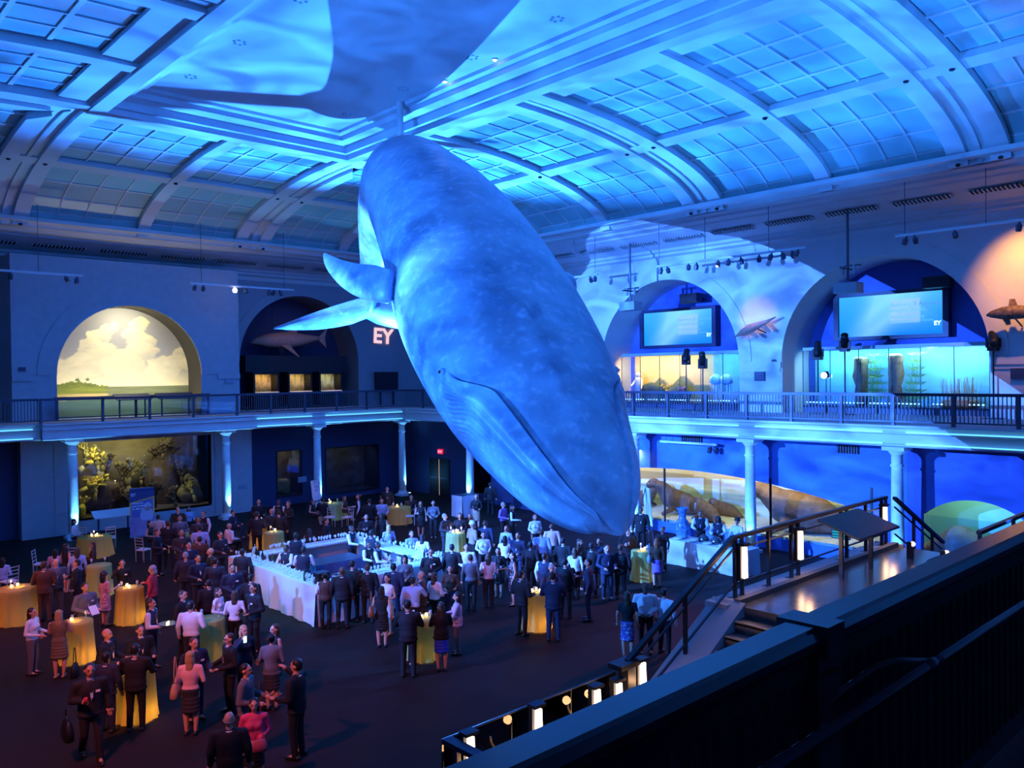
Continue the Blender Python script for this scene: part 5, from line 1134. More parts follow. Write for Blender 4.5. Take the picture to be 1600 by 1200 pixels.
BOTM = [bot.data('bottle', mat('bottle_%s' % k, c, .12)) for k, c in (('dark', (.01, .015, .02)), ('green', (.02, .09, .04)), ('clear', (.4, .5, .55)))]
spots = [(408, 862, 0), (413, 864, 0), (418, 863, 1), (424, 867, 0), (429, 866, 0), (434, 869, 2), (398, 860, 2), (440, 872, 1), (404, 866, 0), (478, 897, 0), (484, 896, 0), (476, 901, 1), (658, 868, 0), (663, 867, 0), (668, 868, 0), (530, 842, 2), (536, 843, 0), (543, 842, 1), (549, 841, 0)]
for i, (u, v, k) in enumerate(spots):
    p = at(u, v, z=BH+.12); x = min(max(p.x, BX0+.1), BX1-.1); y = min(max(p.y, BY0+.1), BY1-.1)
    if BX0+w < x < BX1-w and BY0+w < y < BY1-w: x = BX0+w-.1
    g = 'bottles on the left counter of the bar' if u < 450 else 'bottles at the near corner of bar' if u < 500 else 'bottles on the right counter of bar' if u > 640 else 'bottles on the far counter of bar'
    o = inst('bottle', BOTM[k], None, (x, y, BH)); tag(o, ('dark', 'green', 'clear')[k] + ' bottle among the ' + g, 'bottle', g + ', ' + ('dark', 'green', 'clear')[k])
rnd = random.Random(12); kk = 0
for side in range(4):
    for i in range(34):
        for row in range(2):
            s = (i+.5)/34
            if side == 0: x, y = BX0+.14+.14*row, lerp(BY0+.3, BY1-.2, s)
            elif side == 1: x, y = lerp(BX0+.7, BX1-.3, s), BY0+.14+.14*row
            elif side == 2: x, y = BX1-.14-.14*row, lerp(BY0+.3, BY1-.2, s)
            else: x, y = lerp(BX0+.7, BX1-.3, s), BY1-.14-.14*row
            if rnd.random() < .42: continue
            g = ('left', 'near', 'right', 'far')[side]; o = inst('wine_glass', wg, None, (x+rnd.uniform(-.02, .02), y+rnd.uniform(-.02, .02), BH)); tag(o, 'clear glass standing in the rows on the %s counter of bar' % g, 'glass', 'glasses on the %s counter of the bar' % g)
def boxthing(name, lab, cat, loc, sx, sy, sz, m_):
    t = thing(name, lab, cat, loc); MB().box(-sx/2, sx/2, -sy/2, sy/2, 0, sz).build('body', m_, t); MB().box(-sx/2-.01, sx/2+.01, -sy/2-.01, sy/2+.01, sz, sz+.02).build('lid', IRON, t)
boxthing('cooler_bin', 'dark square bin on the near corner of the bar', 'bin', (BX0+.35, BY0+.33, BH), .35, .3, .3, BLACK)
boxthing('napkin_box', 'pale napkin box on the near bar counter', 'box', (12.2, BY0+.33, BH), .28, .22, .16, mat('napkin_white', (.7, .74, .8), .7))
# buffet with its ware
a = at(1048, 879, z=0); b = at(1158, 905, z=0); bx = (a.x+b.x)/2; t = thing('buffet_table', 'long buffet table in white cloth before the walruses', 'table', (bx, (a.y+b.y)/2, 0)); L2 = abs(a.y-b.y)/2
MB().box(0, .95, -L2, L2, .84, .88).build('tabletop', mat('white_counter', (.7, .74, .8), .35), t)
for p, q, n in (((0, L2, 0), (0, -L2, 0), 1), ((0, -L2, 0), (.95, -L2, 0), 2), ((.95, -L2, 0), (.95, L2, 0), 3), ((.95, L2, 0), (0, L2, 0), 5)): drape(p, q, n, 'drape', WHITE, .88, .025, t)
VB = mat('vase_blue_white', (.12, .25, .5), .25, var=.8, vs=14)
def vase(lab, u, v, s):
    p = at(u, v, z=.88+.4*s); t = thing('porcelain_vase', lab, 'vase', (bx+.5, min(max(p.y, b.y+.3), a.y-.3), .88)); t.scale = (s,)*3
    MB().lathe([(.14, 0), (.17, .05), (.2, .3), (.18, .45), (.1, .55), (.1, .72), (.17, .84), (.16, .85), (.09, .74), (0, .6)], 20).build('body', VB, t, True); MB().lathe([(.15, -.0), (.15, .03)], 18).build('foot_ring', WHITE, t)
vase('tall blue and white porcelain vase on the buffet', 1053, 805, 1.3); vase('small pale vase right of the tall vase on buffet', 1069, 832, .5)
dish = MB().lathe([(.1, 0), (.15, .02), (.17, .06), (.16, .06), (.1, .03), (0, .03)], 16).data('dish', mat('white_china', (.8, .82, .85), .25), True); dome = MB().lathe([(.2, 0), (.2, .1), (.17, .17), (.09, .23), (.02, .25), (.02, .28), (0, .28)], 16).data('chafing_dish', mat('chafing_steel', (.12, .13, .15), .25, .8), True)
ny = at(1100, 860, z=.9).y
for k in range(4): o = inst('chafing_dish', dome, None, (bx+.5, lerp(a.y-1.2, b.y+.4, k/3), .88)); tag(o, ('first', 'second', 'third', 'fourth')[k] + ' dark chafing dish from the vase along the buffet', 'dish', 'chafing dishes on the buffet')
for k in range(5): o = inst('serving_plate', dish, None, (bx+.2, lerp(a.y-.3, b.y+.3, k/4), .885)); tag(o, ('first', 'second', 'third', 'fourth', 'fifth')[k] + ' white plate from the vase along the buffet edge', 'plate', 'plates on the buffet edge')
# boards, banner, desk
def bfn(s, t):
    if t > .93: return [.03, .05, .16]
    if t > .70 + .12*s: return [.06, .07, .20]
    ed = min(s, 1-s)
    if ed < .065 and t > .40: return [1, .5, .12]
    if abs(t-(.69+.12*s)) < .02: return [1, .5, .12]
    if math.hypot((s-.72)/.16, (t-.60)/.09) < 1: return [.5, .25, .25] if t < .60 else [.55, .6, .7]
    if abs(s-.68) < .24*(1.15-abs(t-.42)*2.2) and .3 < t < .55: return [.5, .55, .75]
    if t < .38: g = fbm(s*5, t*8); return [.28+.3*g, .16+.22*g, .36+.25*g]
    return [.16, .18, .50]
p = at(223, 838, z=0); t = thing('roll_up_banner', 'tall roll-up banner with an orange frame before the reef', 'banner', (p.x, p.y, 0)); yaw = math.atan2(p.y, p.x)-PI/2
t.rotation_euler = (0, 0, yaw*.6)
mural('print', lambda s, q: (lerp(-.5, .5, s), 0, lerp(.08, 2.1, q)), 40, 80, bfn, t); MB().box(-.52, .52, -.1, .1, 0, .08).build('base_cassette', SG2, t); MB().box(-.5, .5, -.012, .02, 2.1, 2.13).build('top_bar', SG2, t); MB().box(-.02, .02, .01, .04, .08, 2.1).build('back_pole', SG2, t)
TW = mat('print_white', (.85, .88, .95), .6); bpy.context.view_layer.update(); mw = t.matrix_world.copy(); xa = (mw.to_3x3() @ Vector((1, 0, 0)))
def on_banner(x, z): return mw @ Vector((x, -.012, z))
text('banner_logo', 'EY', .17, TW, on_banner(-.45, 1.78), xa, (0, 0, 1), t, .002, .006)
for k, ln in enumerate(("What are", "you looking", "to discover?")): text('banner_words', ln, .115, TW, on_banner(-.40, 1.43-.12*k), xa, (0, 0, 1), t, .002, .004)
def easel(lab, u, v, w, h, fn, rot):
    p = at(u, v, z=1.25); t = thing('easel_board', lab, 'board', (p.x, p.y, 0), rot); mural('board_print', lambda s, q: (lerp(-w/2, w/2, s), -.022+.1*q-.1, lerp(.75, .75+h, q)), 24, 30, fn, t)
    MB().prism([(-.115, .75), (-.0, .75+h), (.02, .75+h), (-.095, .75)], w, lambda y, z, q: (q-w/2, y, z)).build('board', mat('board_white', (.75, .77, .8), .7), t)
    for a, b in (((-w*.4, -.2, 0), (0, .02, .75+h)), ((w*.4, -.2, 0), (0, .02, .75+h)), ((0, .55, 0), (0, .04, .7+h))): MB().bar(a, b, .035, .035).build('leg', IRON, t)
    MB().box(-w*.45, w*.45, -.2, -.09, .71, .75).build('tray', IRON, t)
easel('pale easel board with dark speckles near the second column', 492, 766, .72, 1.0, lambda s, q: [.10, .12, .3] if q > .45 and hash2(int(s*24), int(q*30)) > .62 and s > .15 + .4*(1-q) else [.75, .72, .76], .5)
easel('blue-lit white easel board right of the whale nose', 1010, 800, 1.1, 1.5, lambda s, q: [.2, .35, .5] if .72 < q < .78 and .2 < s < .7 else [.6, .72, .78], .9)
reader('white slanted reading desk before the reef case', tuple(at(178, 836, z=0)), 0, 1.7, .5, .92, mat('desk_white', (.7, .74, .8), .4))
p = at(727, 806, z=0); t = thing('draped_stand', 'blue-lit draped square table by the right door column', 'table', (p.x, p.y, 0)); MB().box(-.5, .5, -.4, .4, 1.0, 1.04).build('tabletop', IRON, t)
for q0, q1, n in (((-.5, -.4, 0), (.5, -.4, 0), 1), ((.5, -.4, 0), (.5, .4, 0), 2), ((.5, .4, 0), (-.5, .4, 0), 3), ((-.5, .4, 0), (-.5, -.4, 0), 4)): drape(q0, q1, n, 'drape', WHITE, 1.04, .03, t)
# ---------------------------------------------------------------- the guests
SKIN = {'l': mat('skin_light', (.60, .30, .20), .5), 't': mat('skin_tan', (.45, .21, .12), .5), 'd': mat('skin_dark', (.13, .07, .045), .5)}
HAIRC = {'k': mat('hair_black', (.012, .01, .009), .5), 'b': mat('hair_brown', (.06, .03, .015), .55), 'y': mat('hair_blonde', (.42, .26, .11), .55), 'r': mat('hair_auburn', (.22, .06, .02), .55), 'g': mat('hair_grey', (.3, .3, .31), .6)}
CLO = {k: mat('cloth_'+n, c, .8, bump=.1, bs=25) for k, n, c in (('black', 'black', (.007, .007, .009)), ('navy', 'navy', (.012, .017, .045)), ('char', 'charcoal', (.028, .028, .033)), ('grey', 'grey', (.12, .12, .135)), ('brown', 'brown', (.085, .036, .02)), ('white', 'white', (.75, .75, .78)), ('blue', 'pale_blue', (.32, .42, .68)), ('pink', 'pink', (.75, .42, .42)), ('red', 'red', (.45, .03, .05)), ('rose', 'bright_rose', (.75, .06, .16)), ('purple', 'purple', (.22, .12, .4)), ('cobalt', 'cobalt', (.02, .07, .6)), ('olive', 'olive', (.17, .12, .06)), ('lilac', 'lilac', (.5, .42, .55)), ('tan', 'tan', (.4, .28, .17)))}
for k, n, c0, c1, sc in (('dots', 'polka', (.65, .6, .6), (.1, .03, .04), 26), ('floral', 'floral', (.6, .62, .75), (.1, .12, .4), 14), ('stripe', 'striped', (.75, .55, .6), (.45, .25, .32), 12)):
    m = mat('cloth_'+n, c0, .8); nt = m.node_tree; tc = nt.nodes.new('ShaderNodeTexCoord'); vo = nt.nodes.new('ShaderNodeTexVoronoi'); vo.inputs['Scale'].default_value = sc
    rp = nt.nodes.new('ShaderNodeValToRGB'); e = rp.color_ramp.elements; e[0].position = .3; e[0].color = (*c0, 1); e[1].position = .36; e[1].color = (*c1, 1)
    nt.links.new(tc.outputs['Object'], vo.inputs['Vector']); nt.links.new(vo.outputs['Distance'], rp.inputs[0]); nt.links.new(rp.outputs[0], nt.nodes['Principled BSDF'].inputs['Base Color']); CLO[k] = m
SHOE = mat('shoe_leather', (.015, .012, .012), .3); SHOER = mat('shoe_tan', (.45, .2, .12), .4)
EYEM = mat('eye_dark', (.02, .015, .012), .2); LIP = mat('lip', (.35, .1, .09), .5); TAG = mat('tag_white', (.8, .82, .85), .5)
ARM = {'down': ((.245, .03, 1.15), (.25, -.05, .90)), 'drink': ((.25, .02, 1.14), (.13, -.27, 1.20)), 'talk': ((.255, .02, 1.13), (.15, -.29, 1.08)), 'clasp': ((.25, .03, 1.13), (.05, -.24, 1.03)), 'phone': ((.28, -.1, 1.22), (.10, -.13, 1.50)), 'raise': ((.30, -.12, 1.26), (.24, -.36, 1.46)), 'pocket': ((.30, .07, 1.15), (.21, -.01, .94)), 'tray': ((.25, -.02, 1.13), (.16, -.32, 1.12)), 'table': ((.25, -.1, 1.15), (.13, -.36, 1.10))}
POSES = {'A': ('drink', 'down', 's'), 'B': ('talk', 'talk', 's'), 'C': ('down', 'down', 's'), 'D': ('clasp', 'clasp', 's'), 'E': ('phone', 'down', 's'), 'F': ('raise', 'talk', 's'), 'G': ('pocket', 'down', 's'), 'H': ('tray', 'down', 's'), 'T': ('table', 'table', 's'), 'W': ('drink', 'down', 'w'), 'S': ('talk', 'talk', 'sit'), 'U': ('table', 'down', 'sit')}
def joints(g, pose):
    r, l, legs = POSES[pose]; J = {}; w = 1.0 if g == 'f' else 1.13; dz = -.43 if legs == 'sit' else 0
    for s, a in ((-1, r), (1, l)):
        k = 'r' if s < 0 else 'l'; e, q = ARM[a]
        J['sh'+k] = Vector((s*.185*w, 0, 1.43+dz)); J['el'+k] = Vector((s*e[0]*w, e[1], e[2]+dz)); J['wr'+k] = Vector((s*q[0]*w, q[1], q[2]+dz))
        if legs == 'sit': J['hp'+k] = Vector((s*.09, 0, .5)); J['kn'+k] = Vector((s*.11, -.42, .52)); J['an'+k] = Vector((s*.11, -.42+.04*s, .09))
        elif legs == 'w': J['hp'+k] = Vector((s*.09, 0, .92)); J['kn'+k] = Vector((s*.1, -.02 - .12*(s > 0), .5)); J['an'+k] = Vector((s*.1, -.2 if s > 0 else .26, .09 if s > 0 else .13))
        else: J['hp'+k] = Vector((s*.09, 0, .92)); J['kn'+k] = Vector((s*.105, -.02, .5)); J['an'+k] = Vector((s*(.115 if g == 'm' else .085), .02, .085))
    J['dz'] = dz; J['w'] = w; J['f'] = g == 'f'; J['legs'] = legs; return J
def torso(m, J, i, hem=None):
    dz, w = J['dz'], J['w']
    m.ell((0, .005, 1.27+dz), (.168*w+i, .108+i, .21+i), 16, 10); m.ell((0, 0, 1.08+dz), (.148*w*(.84 if J['f'] else 1)+i, .1+i, .17+i), 16, 8); [m.capsule((s*.05*w, .005, 1.435+dz), (s*.15*w, .0, 1.40+dz), .056+i*.7, .060+i*.7, 10) for s in (-1, 1)]; m.ell((0, .005, 1.14+dz), (.150*w*(.88 if J['f'] else 1)+i, .104+i, .30+i), 16, 8)
    if J['f']: m.ell((.06, -.075, 1.27+dz), (.065+i, .06+i, .065+i), 10, 6); m.ell((-.06, -.075, 1.27+dz), (.065+i, .06+i, .065+i), 10, 6)
    m.ell((0, .008, .97+dz), (.160*(1 if J['f'] else 1.08)+i, .115+i, .13+i if not hem else hem+.04), 16, 8)
    if hem and hem > .15: m.ell((0, .0, .86+dz), (.185+i, .122+i, .09), 16, 8)
def arms(m, J, i, cut=1.0):
    for k in 'rl':
        sh, el, wr = J['sh'+k], J['el'+k], J['wr'+k]; f = .88 if J['f'] else 1.12
        if cut < .5: m.capsule(sh, el.lerp(sh, .45), .055*f+i, .05*f+i); continue
        m.capsule(sh - Vector((0, 0, .015)), el, .052*f+i, .043*f+i); m.capsule(el, el.lerp(wr, cut), .043*f+i, .031*f+i)
def hand(m, wr, el, s, grip):
    """palm, four bent fingers of different length and a thumb off its side"""
    d = (wr-el).normalized(); n = d.cross(Vector((s, 0, 0))); n = n.normalized() if n.length > .1 else Vector((0, -1, 0)); sd = d.cross(n).normalized()
    m.capsule(wr - d*.01, wr + d*.05, .028, .035, 8)
    for k, (o, L) in enumerate(((-.027, .068), (-.009, .078), (.009, .073), (.026, .056))):
        b = wr + d*.062 + sd*o; c = .9 if grip else .35; q = b + (d*math.cos(c*.5) + n*math.sin(c*.5))*L*.5; e = q + (d*math.cos(c*1.5) + n*math.sin(c*1.5))*L*.55; m.tube([b-d*.01, q, e], [.0095, .009, .0065], 5)
    b = wr + d*.022 - sd*.028; q = b + (d*.5 - sd*.7 + n*.4).normalized()*.035; m.tube([b, q, q + (d*.8 + n*.5).normalized()*.032], [.0115, .0105, .008], 5)
_PC = {}
def cached(key, fn):
    if key not in _PC: _PC[key] = fn()
    return _PC[key]
def body_mesh(g, pose):
    J = joints(g, pose); dz = J['dz']; m = MB(); torso(m, J, -.012); arms(m, J, 0)
    for k in 'rl':
        m.capsule(J['hp'+k], J['kn'+k], .083, .056, 10); m.capsule(J['kn'+k], J['kn'+k].lerp(J['an'+k], .35), .056, .056, 10); m.capsule(J['kn'+k].lerp(J['an'+k], .35), J['an'+k], .056, .035, 10); m.capsule(J['an'+k], J['an'+k]+Vector((0, -.12, -.045)), .036, .03, 8)
    m.capsule((0, .01, 1.42+dz), (0, -.005, 1.53+dz), .058 if g == 'm' else .048, .052 if g == 'm' else .045, 10)
    m.ell((0, .005, 1.655+dz), (.076, .095, .105), 16, 12); m.ell((0, -.03, 1.595+dz), (.058, .065, .065), 12, 8); m.capsule((0, -.09, 1.645+dz), (0, -.112, 1.615+dz), .013, .016, 8); m.ell((0, -.085, 1.672+dz), (.05, .018, .012), 10, 6); m.ell((0, -.086, 1.585+dz), (.026, .014, .012), 8, 6)
    for s in (-1, 1): m.ell((s*.08, .01, 1.63+dz), (.014, .022, .034), 8, 6)
    me = remesh(m, .015, 'person_body', [SKIN['l'], EYEM, LIP], 2)
    x = MB()
    for k, s in (('r', -1), ('l', 1)): hand(x, J['wr'+k], J['el'+k], s, POSES[pose][0 if s < 0 else 1] in ('drink', 'phone', 'tray'))
    x.k = 1
    for s in (-1, 1): x.ell((s*.032, -.086, 1.648+dz), (.013, .009, .008), 8, 5); x.ell((s*.034, -.09, 1.672+dz), (.02, .008, .004), 8, 4)
    x.k = 2; x.ell((0, -.097, 1.588+dz), (.021, .006, .007), 8, 5)
    bm = bmesh.new(); bm.from_mesh(me); t = bpy.data.meshes.new('t'); t.from_pydata(x.v, [], x.f); t.polygons.foreach_set('material_index', x.m); t.polygons.foreach_set('use_smooth', [True]*len(t.polygons)); bm.from_mesh(t); bm.to_mesh(me); bm.free(); bpy.data.meshes.remove(t)
    return me
def top_mesh(g, pose, kind):
    J = joints(g, pose); m = MB(); i = {'jacket': .026, 'shirt': .014, 'vest': .024, 'blouse': .013, 'tee': .013}[kind]; torso(m, J, i, .2 if kind == 'jacket' and J['legs'] != 'sit' else (.13 if kind in ('jacket',) else None))
    if kind == 'jacket': arms(m, J, .014, .93)
    elif kind in ('shirt', 'blouse'): arms(m, J, .009, .92)
    elif kind == 'tee': arms(m, J, .008, .4)
    m.ell((0, .01, 1.455+J['dz']), (.072, .066, .03), 12, 6); return remesh(m, .02, kind, CLO['black'], 2)
def legs_mesh(g, pose, kind):
    J = joints(g, pose); m = MB(); dz = J['dz']
    if kind == 'trousers':
        m.ell((0, .01, .93+dz), (.172, .128, .13), 16, 8)
        for k in 'rl': m.capsule(J['hp'+k], J['kn'+k], .096, .07, 10); m.capsule(J['kn'+k], J['an'+k]+Vector((0, 0, -.03)), .07, .056, 10)
        return remesh(m, .022, kind, CLO['black'], 2)
    m.ell((0, .01, .95+dz), (.178, .135, .12), 16, 8)
    if J['legs'] == 'sit':
        for k in 'rl': m.capsule(J['hp'+k], J['kn'+k], .1, .08, 10)
        m.capsule((0, 0, .5), (0, -.4, .51), .1, .08, 10)
    else:
        L = .52
        for k in range(6): z = lerp(.95, L, k/5); m.ell((0, .0, z), (lerp(.175, .19, k/5), lerp(.135, .145, k/5), .07), 16, 6)
    return remesh(m, .022, kind, CLO['black'], 2)
def dress_mesh(pose):
    J = joints('f', pose); m = MB(); torso(m, J, .014)
    if J['legs'] == 'sit':
        for k in 'rl': m.capsule(J['hp'+k], J['kn'+k], .1, .08, 10)
        m.capsule((0, 0, .5), (0, -.4, .51), .1, .08, 10)
    else:
        for k in range(6): z = lerp(.95, .55, k/5); m.ell((0, .0, z), (lerp(.18, .21, k/5), lerp(.138, .16, k/5), .075), 16, 6)
    return remesh(m, .022, 'dress', CLO['black'], 2)
def hair_mesh(kind):
    m = MB()
    if kind == 's': m.ell((0, .018, 1.68), (.084, .092, .092), 14, 8); m.ell((0, .045, 1.63), (.079, .066, .075), 12, 8)
    elif kind == 'c': m.ell((0, .03, 1.68), (.115, .11, .115), 14, 8); m.ell((0, .06, 1.58), (.12, .09, .12), 12, 8); m.ell((0, .07, 1.48), (.11, .07, .1), 12, 8)
    elif kind == 'u': m.ell((0, .018, 1.68), (.083, .093, .092), 14, 8); m.ell((0, .04, 1.63), (.08, .07, .07), 12, 8); m.ell((0, .13, 1.70), (.05, .045, .05), 10, 6)
    elif kind == 'f': m.ell((0, .045, 1.62), (.08, .062, .04), 14, 6)
    elif kind == 'h': m.ell((0, .02, 1.68), (.1, .11, .11), 14, 8); m.ell((0, .07, 1.56), (.1, .075, .1), 12, 8)
    else: m.ell((0, .02, 1.68), (.087, .094, .095), 14, 8); m.ell((0, .062, 1.58), (.088, .055, .12), 12, 8); m.ell((0, .075, 1.44), (.08, .04, .12), 12, 8); [m.ell((s*.075, .015, 1.54), (.022, .045, .1), 8, 6) for s in (-1, 1)]
    return remesh(m, .02, 'hair', HAIRC['k'], 2)
def shirt_mesh(g):
    m = MB()
    m.prism([(-.052, 1.47), (.052, 1.47), (.045, 1.36), (0, 1.13), (-.045, 1.36)], 1, lambda x, z, q: (x, -.062 - .082*sstep(1.48, 1.28, z) + .03*q, z)); m.tube([(.066*math.cos(a), .012+.06*math.sin(a), 1.475-.012*math.sin(a)) for a in [k*2*PI/14 for k in range(15)]], .013, 6); return m.data('shirt_front', CLO['white'])
def tie_mesh():
    m = MB(); m.prism([(-.014, 1.455), (.014, 1.455), (.022, 1.2), (0, 1.16), (-.022, 1.2)], 1, lambda x, z, q: (x, -.07 - .083*sstep(1.48, 1.28, z) + .012*q, z)); return m.data('tie', CLO['black'])
SHM = MB().capsule((0, .05, .045), (0, -.16, .03), .042, .036, 10)
SHM.v = [(x, y, max(z, .004)) for x, y, z in SHM.v]; SHM = SHM.data('shoe', SHOE, True)
def putmat(o, m): o.material_slots[0].link = 'OBJECT'; o.material_slots[0].material = m
def facing(p, deg): return math.atan2(-p.x, p.y) + R(deg)
NP = 0; PLACED = []
def person(u, v, g, pose, face, wear, hair, skin, label, sc=1.0, extra=''):
    """head seen at pixel u, v; face 0 = towards the stair, 90 = to the right, 180 = away"""
    global NP; NP += 1
    J = joints(g, pose); dz = J['dz']; s = (.935 if g == 'm' else .89)*sc*(1+.03*math.sin(NP*2.3)); sx = s*1.07; hz = (1.64+dz)*s if not dz else (1.64*s + dz*s)
    p = at(u, v, z=hz)
    for _ in range(4):
        for tx, ty, need in [(a, b, r_+.27) for a, b, r_ in TABLES] + [(a, b, .46) for a, b in PLACED[-60:]]:
            d = Vector((p.x-tx, p.y-ty, 0)); 
            if dz and need > .5: need -= .12
            if d.length < need: p = p + (d.normalized() if d.length > .02 else Vector((-.7, -.7, 0)))*(need-d.length)*.9
        if BX0-.28 < p.x < BX1+.28 and BY0-.3 < p.y < BY1+.3 and not (BX0+.72 < p.x < BX1-.72 and BY0+.72 < p.y < BY1-.72):     # keep off the bar counter
            c = [(abs(p.x-q), q, 0) for q in (BX0-.3, BX0+.8, BX1-.8, BX1+.3)] + [(abs(p.y-q), q, 1) for q in (BY0-.3, BY0+.8, BY1-.8, BY1+.3)]; c.sort(); p = Vector((c[0][1], p.y, 0)) if c[0][2] == 0 else Vector((p.x, c[0][1], 0))
    PLACED.append((p.x, p.y)); body = inst('person', cached(('b', g, pose), lambda: body_mesh(g, pose)), None, (p.x, p.y, 0), (0, 0, facing(p, face)), (sx, sx, s))
    putmat(body, SKIN[skin]); tag(body, label, 'person')
    def cl(name, key, fn, m, z=0): o = inst(name, cached(key, fn), body, (0, 0, z)); putmat(o, m); return o
    kind, *cs = wear.split(':'); cs += ['black']*3; shoe = SHOE; bare = False
    if kind == 'suit':        # jacket, trousers, shirt, tie
        cl('jacket', ('j', g, pose), lambda: top_mesh(g, pose, 'jacket'), CLO[cs[0]]); cl('trousers', ('t', g, pose), lambda: legs_mesh(g, pose, 'trousers'), CLO[cs[0]])
        cl('shirt_front', ('sf', g), lambda: shirt_mesh(g), CLO[cs[1]], dz)
        if cs[2] != 'none': cl('tie', 'tie', tie_mesh, CLO[cs[2]], dz)
    elif kind == 'shirt': cl('shirt', ('s', g, pose), lambda: top_mesh(g, pose, 'shirt'), CLO[cs[0]]); cl('trousers', ('t', g, pose), lambda: legs_mesh(g, pose, 'trousers'), CLO[cs[1]])
    elif kind == 'waiter': cl('shirt', ('s', g, pose), lambda: top_mesh(g, pose, 'shirt'), CLO['white']); cl('vest', ('v', g, pose), lambda: top_mesh(g, pose, 'vest'), CLO[cs[0]]); cl('trousers', ('t', g, pose), lambda: legs_mesh(g, pose, 'trousers'), CLO['black']); cl('shirt_front', ('sf', g), lambda: shirt_mesh(g), CLO['white'], dz)
    elif kind == 'dress': cl('dress', ('d', pose), lambda: dress_mesh(pose), CLO[cs[0]]); bare = True
    elif kind in ('blouse', 'coat', 'tee'): 
        kk = {'blouse': 'blouse', 'coat': 'jacket', 'tee': 'tee'}[kind]; cl(kk, (kk, g, pose), lambda: top_mesh(g, pose, kk), CLO[cs[0]])
        if cs[1].startswith('+'): cl('trousers', ('t', g, pose), lambda: legs_mesh(g, pose, 'trousers'), CLO[cs[1][1:]])
        else: cl('skirt', ('k', g, pose), lambda: legs_mesh(g, pose, 'skirt'), CLO[cs[1]]); bare = True
    if hair[0] != '0': o = cl('hair', ('h', hair[0]), lambda: hair_mesh(hair[0]), HAIRC[hair[1]], dz)
    for k in 'rl': o = inst('shoe', SHM, body, (J['an'+k].x, J['an'+k].y, J['an'+k].z-.085)); putmat(o, SHOER if bare and NP % 2 else SHOE)
    if 'n' in extra: MB().box(.06, .13, -.152, -.144, 1.27+dz, 1.31+dz).build('name_tag', TAG, body)
    if 'e' in extra: 
        m = MB()
        for q in (-1, 1): m.tube([(q*.034+.02*math.cos(a), -.108, 1.648+dz+.016*math.sin(a)) for a in [k*PI/5 for k in range(11)]], .0035, 5)
        m.build('glasses', BLACK, body)
    if 'h' in extra: MB().lathe([(.13, 1.69+dz), (.1, 1.7+dz), (.095, 1.78+dz), (.07, 1.81+dz), (0, 1.815+dz)], 14, (0, .01, 0)).build('cap', CLO['white' if 'w' in extra else 'black'], body, True)
    mw = Matrix.Translation(body.location) @ Matrix.Rotation(facing(p, face), 4, 'Z') @ Matrix.Diagonal((sx, sx, s, 1))
    return body, mw, J
def held(name, lab, cat, mb, m_, mw, loc, rot=(0, 0, 0), smooth=True):
    o = mb.build(name, m_, None, smooth); o.matrix_world = mw @ Matrix.Translation(loc) @ Matrix.Rotation(rot[2], 4, 'Z') @ Matrix.Rotation(rot[0], 4, 'X'); return tag(o, lab, cat)
def bag(lab, mw, loc, m_, w=.34, h=.26, rz=PI/2, strap=.42):
    t = thing('handbag', lab, 'bag'); t.matrix_world = mw @ Matrix.Translation(loc) @ Matrix.Rotation(rz, 4, 'Z')
    m = MB(); n = 12; V = []; 
    for z, a, d in ((0, .9, .07), (.02, 1, .085), (h*.5, .95, .08), (h*.9, .7, .045), (h, .62, .02)): V += [(w/2*a*math.copysign(abs(math.cos(2*PI*j/n))**.6, math.cos(2*PI*j/n)), d*math.copysign(abs(math.sin(2*PI*j/n))**.6, math.sin(2*PI*j/n)), z) for j in range(n)]
    F = [(i*n+j, i*n+(j+1) % n, (i+1)*n+(j+1) % n, (i+1)*n+j) for i in range(4) for j in range(n)] + [tuple(range(n))[::-1], tuple(range(4*n, 5*n))]
    m.add(V, F).build('bag_body', m_, t, True); MB().tube([(w*.28*math.cos(a), 0, h*.93+strap*math.sin(a)) for a in [k*PI/10 for k in range(11)]], .011, 6).build('strap', m_, t, True); return t
P_ = {}
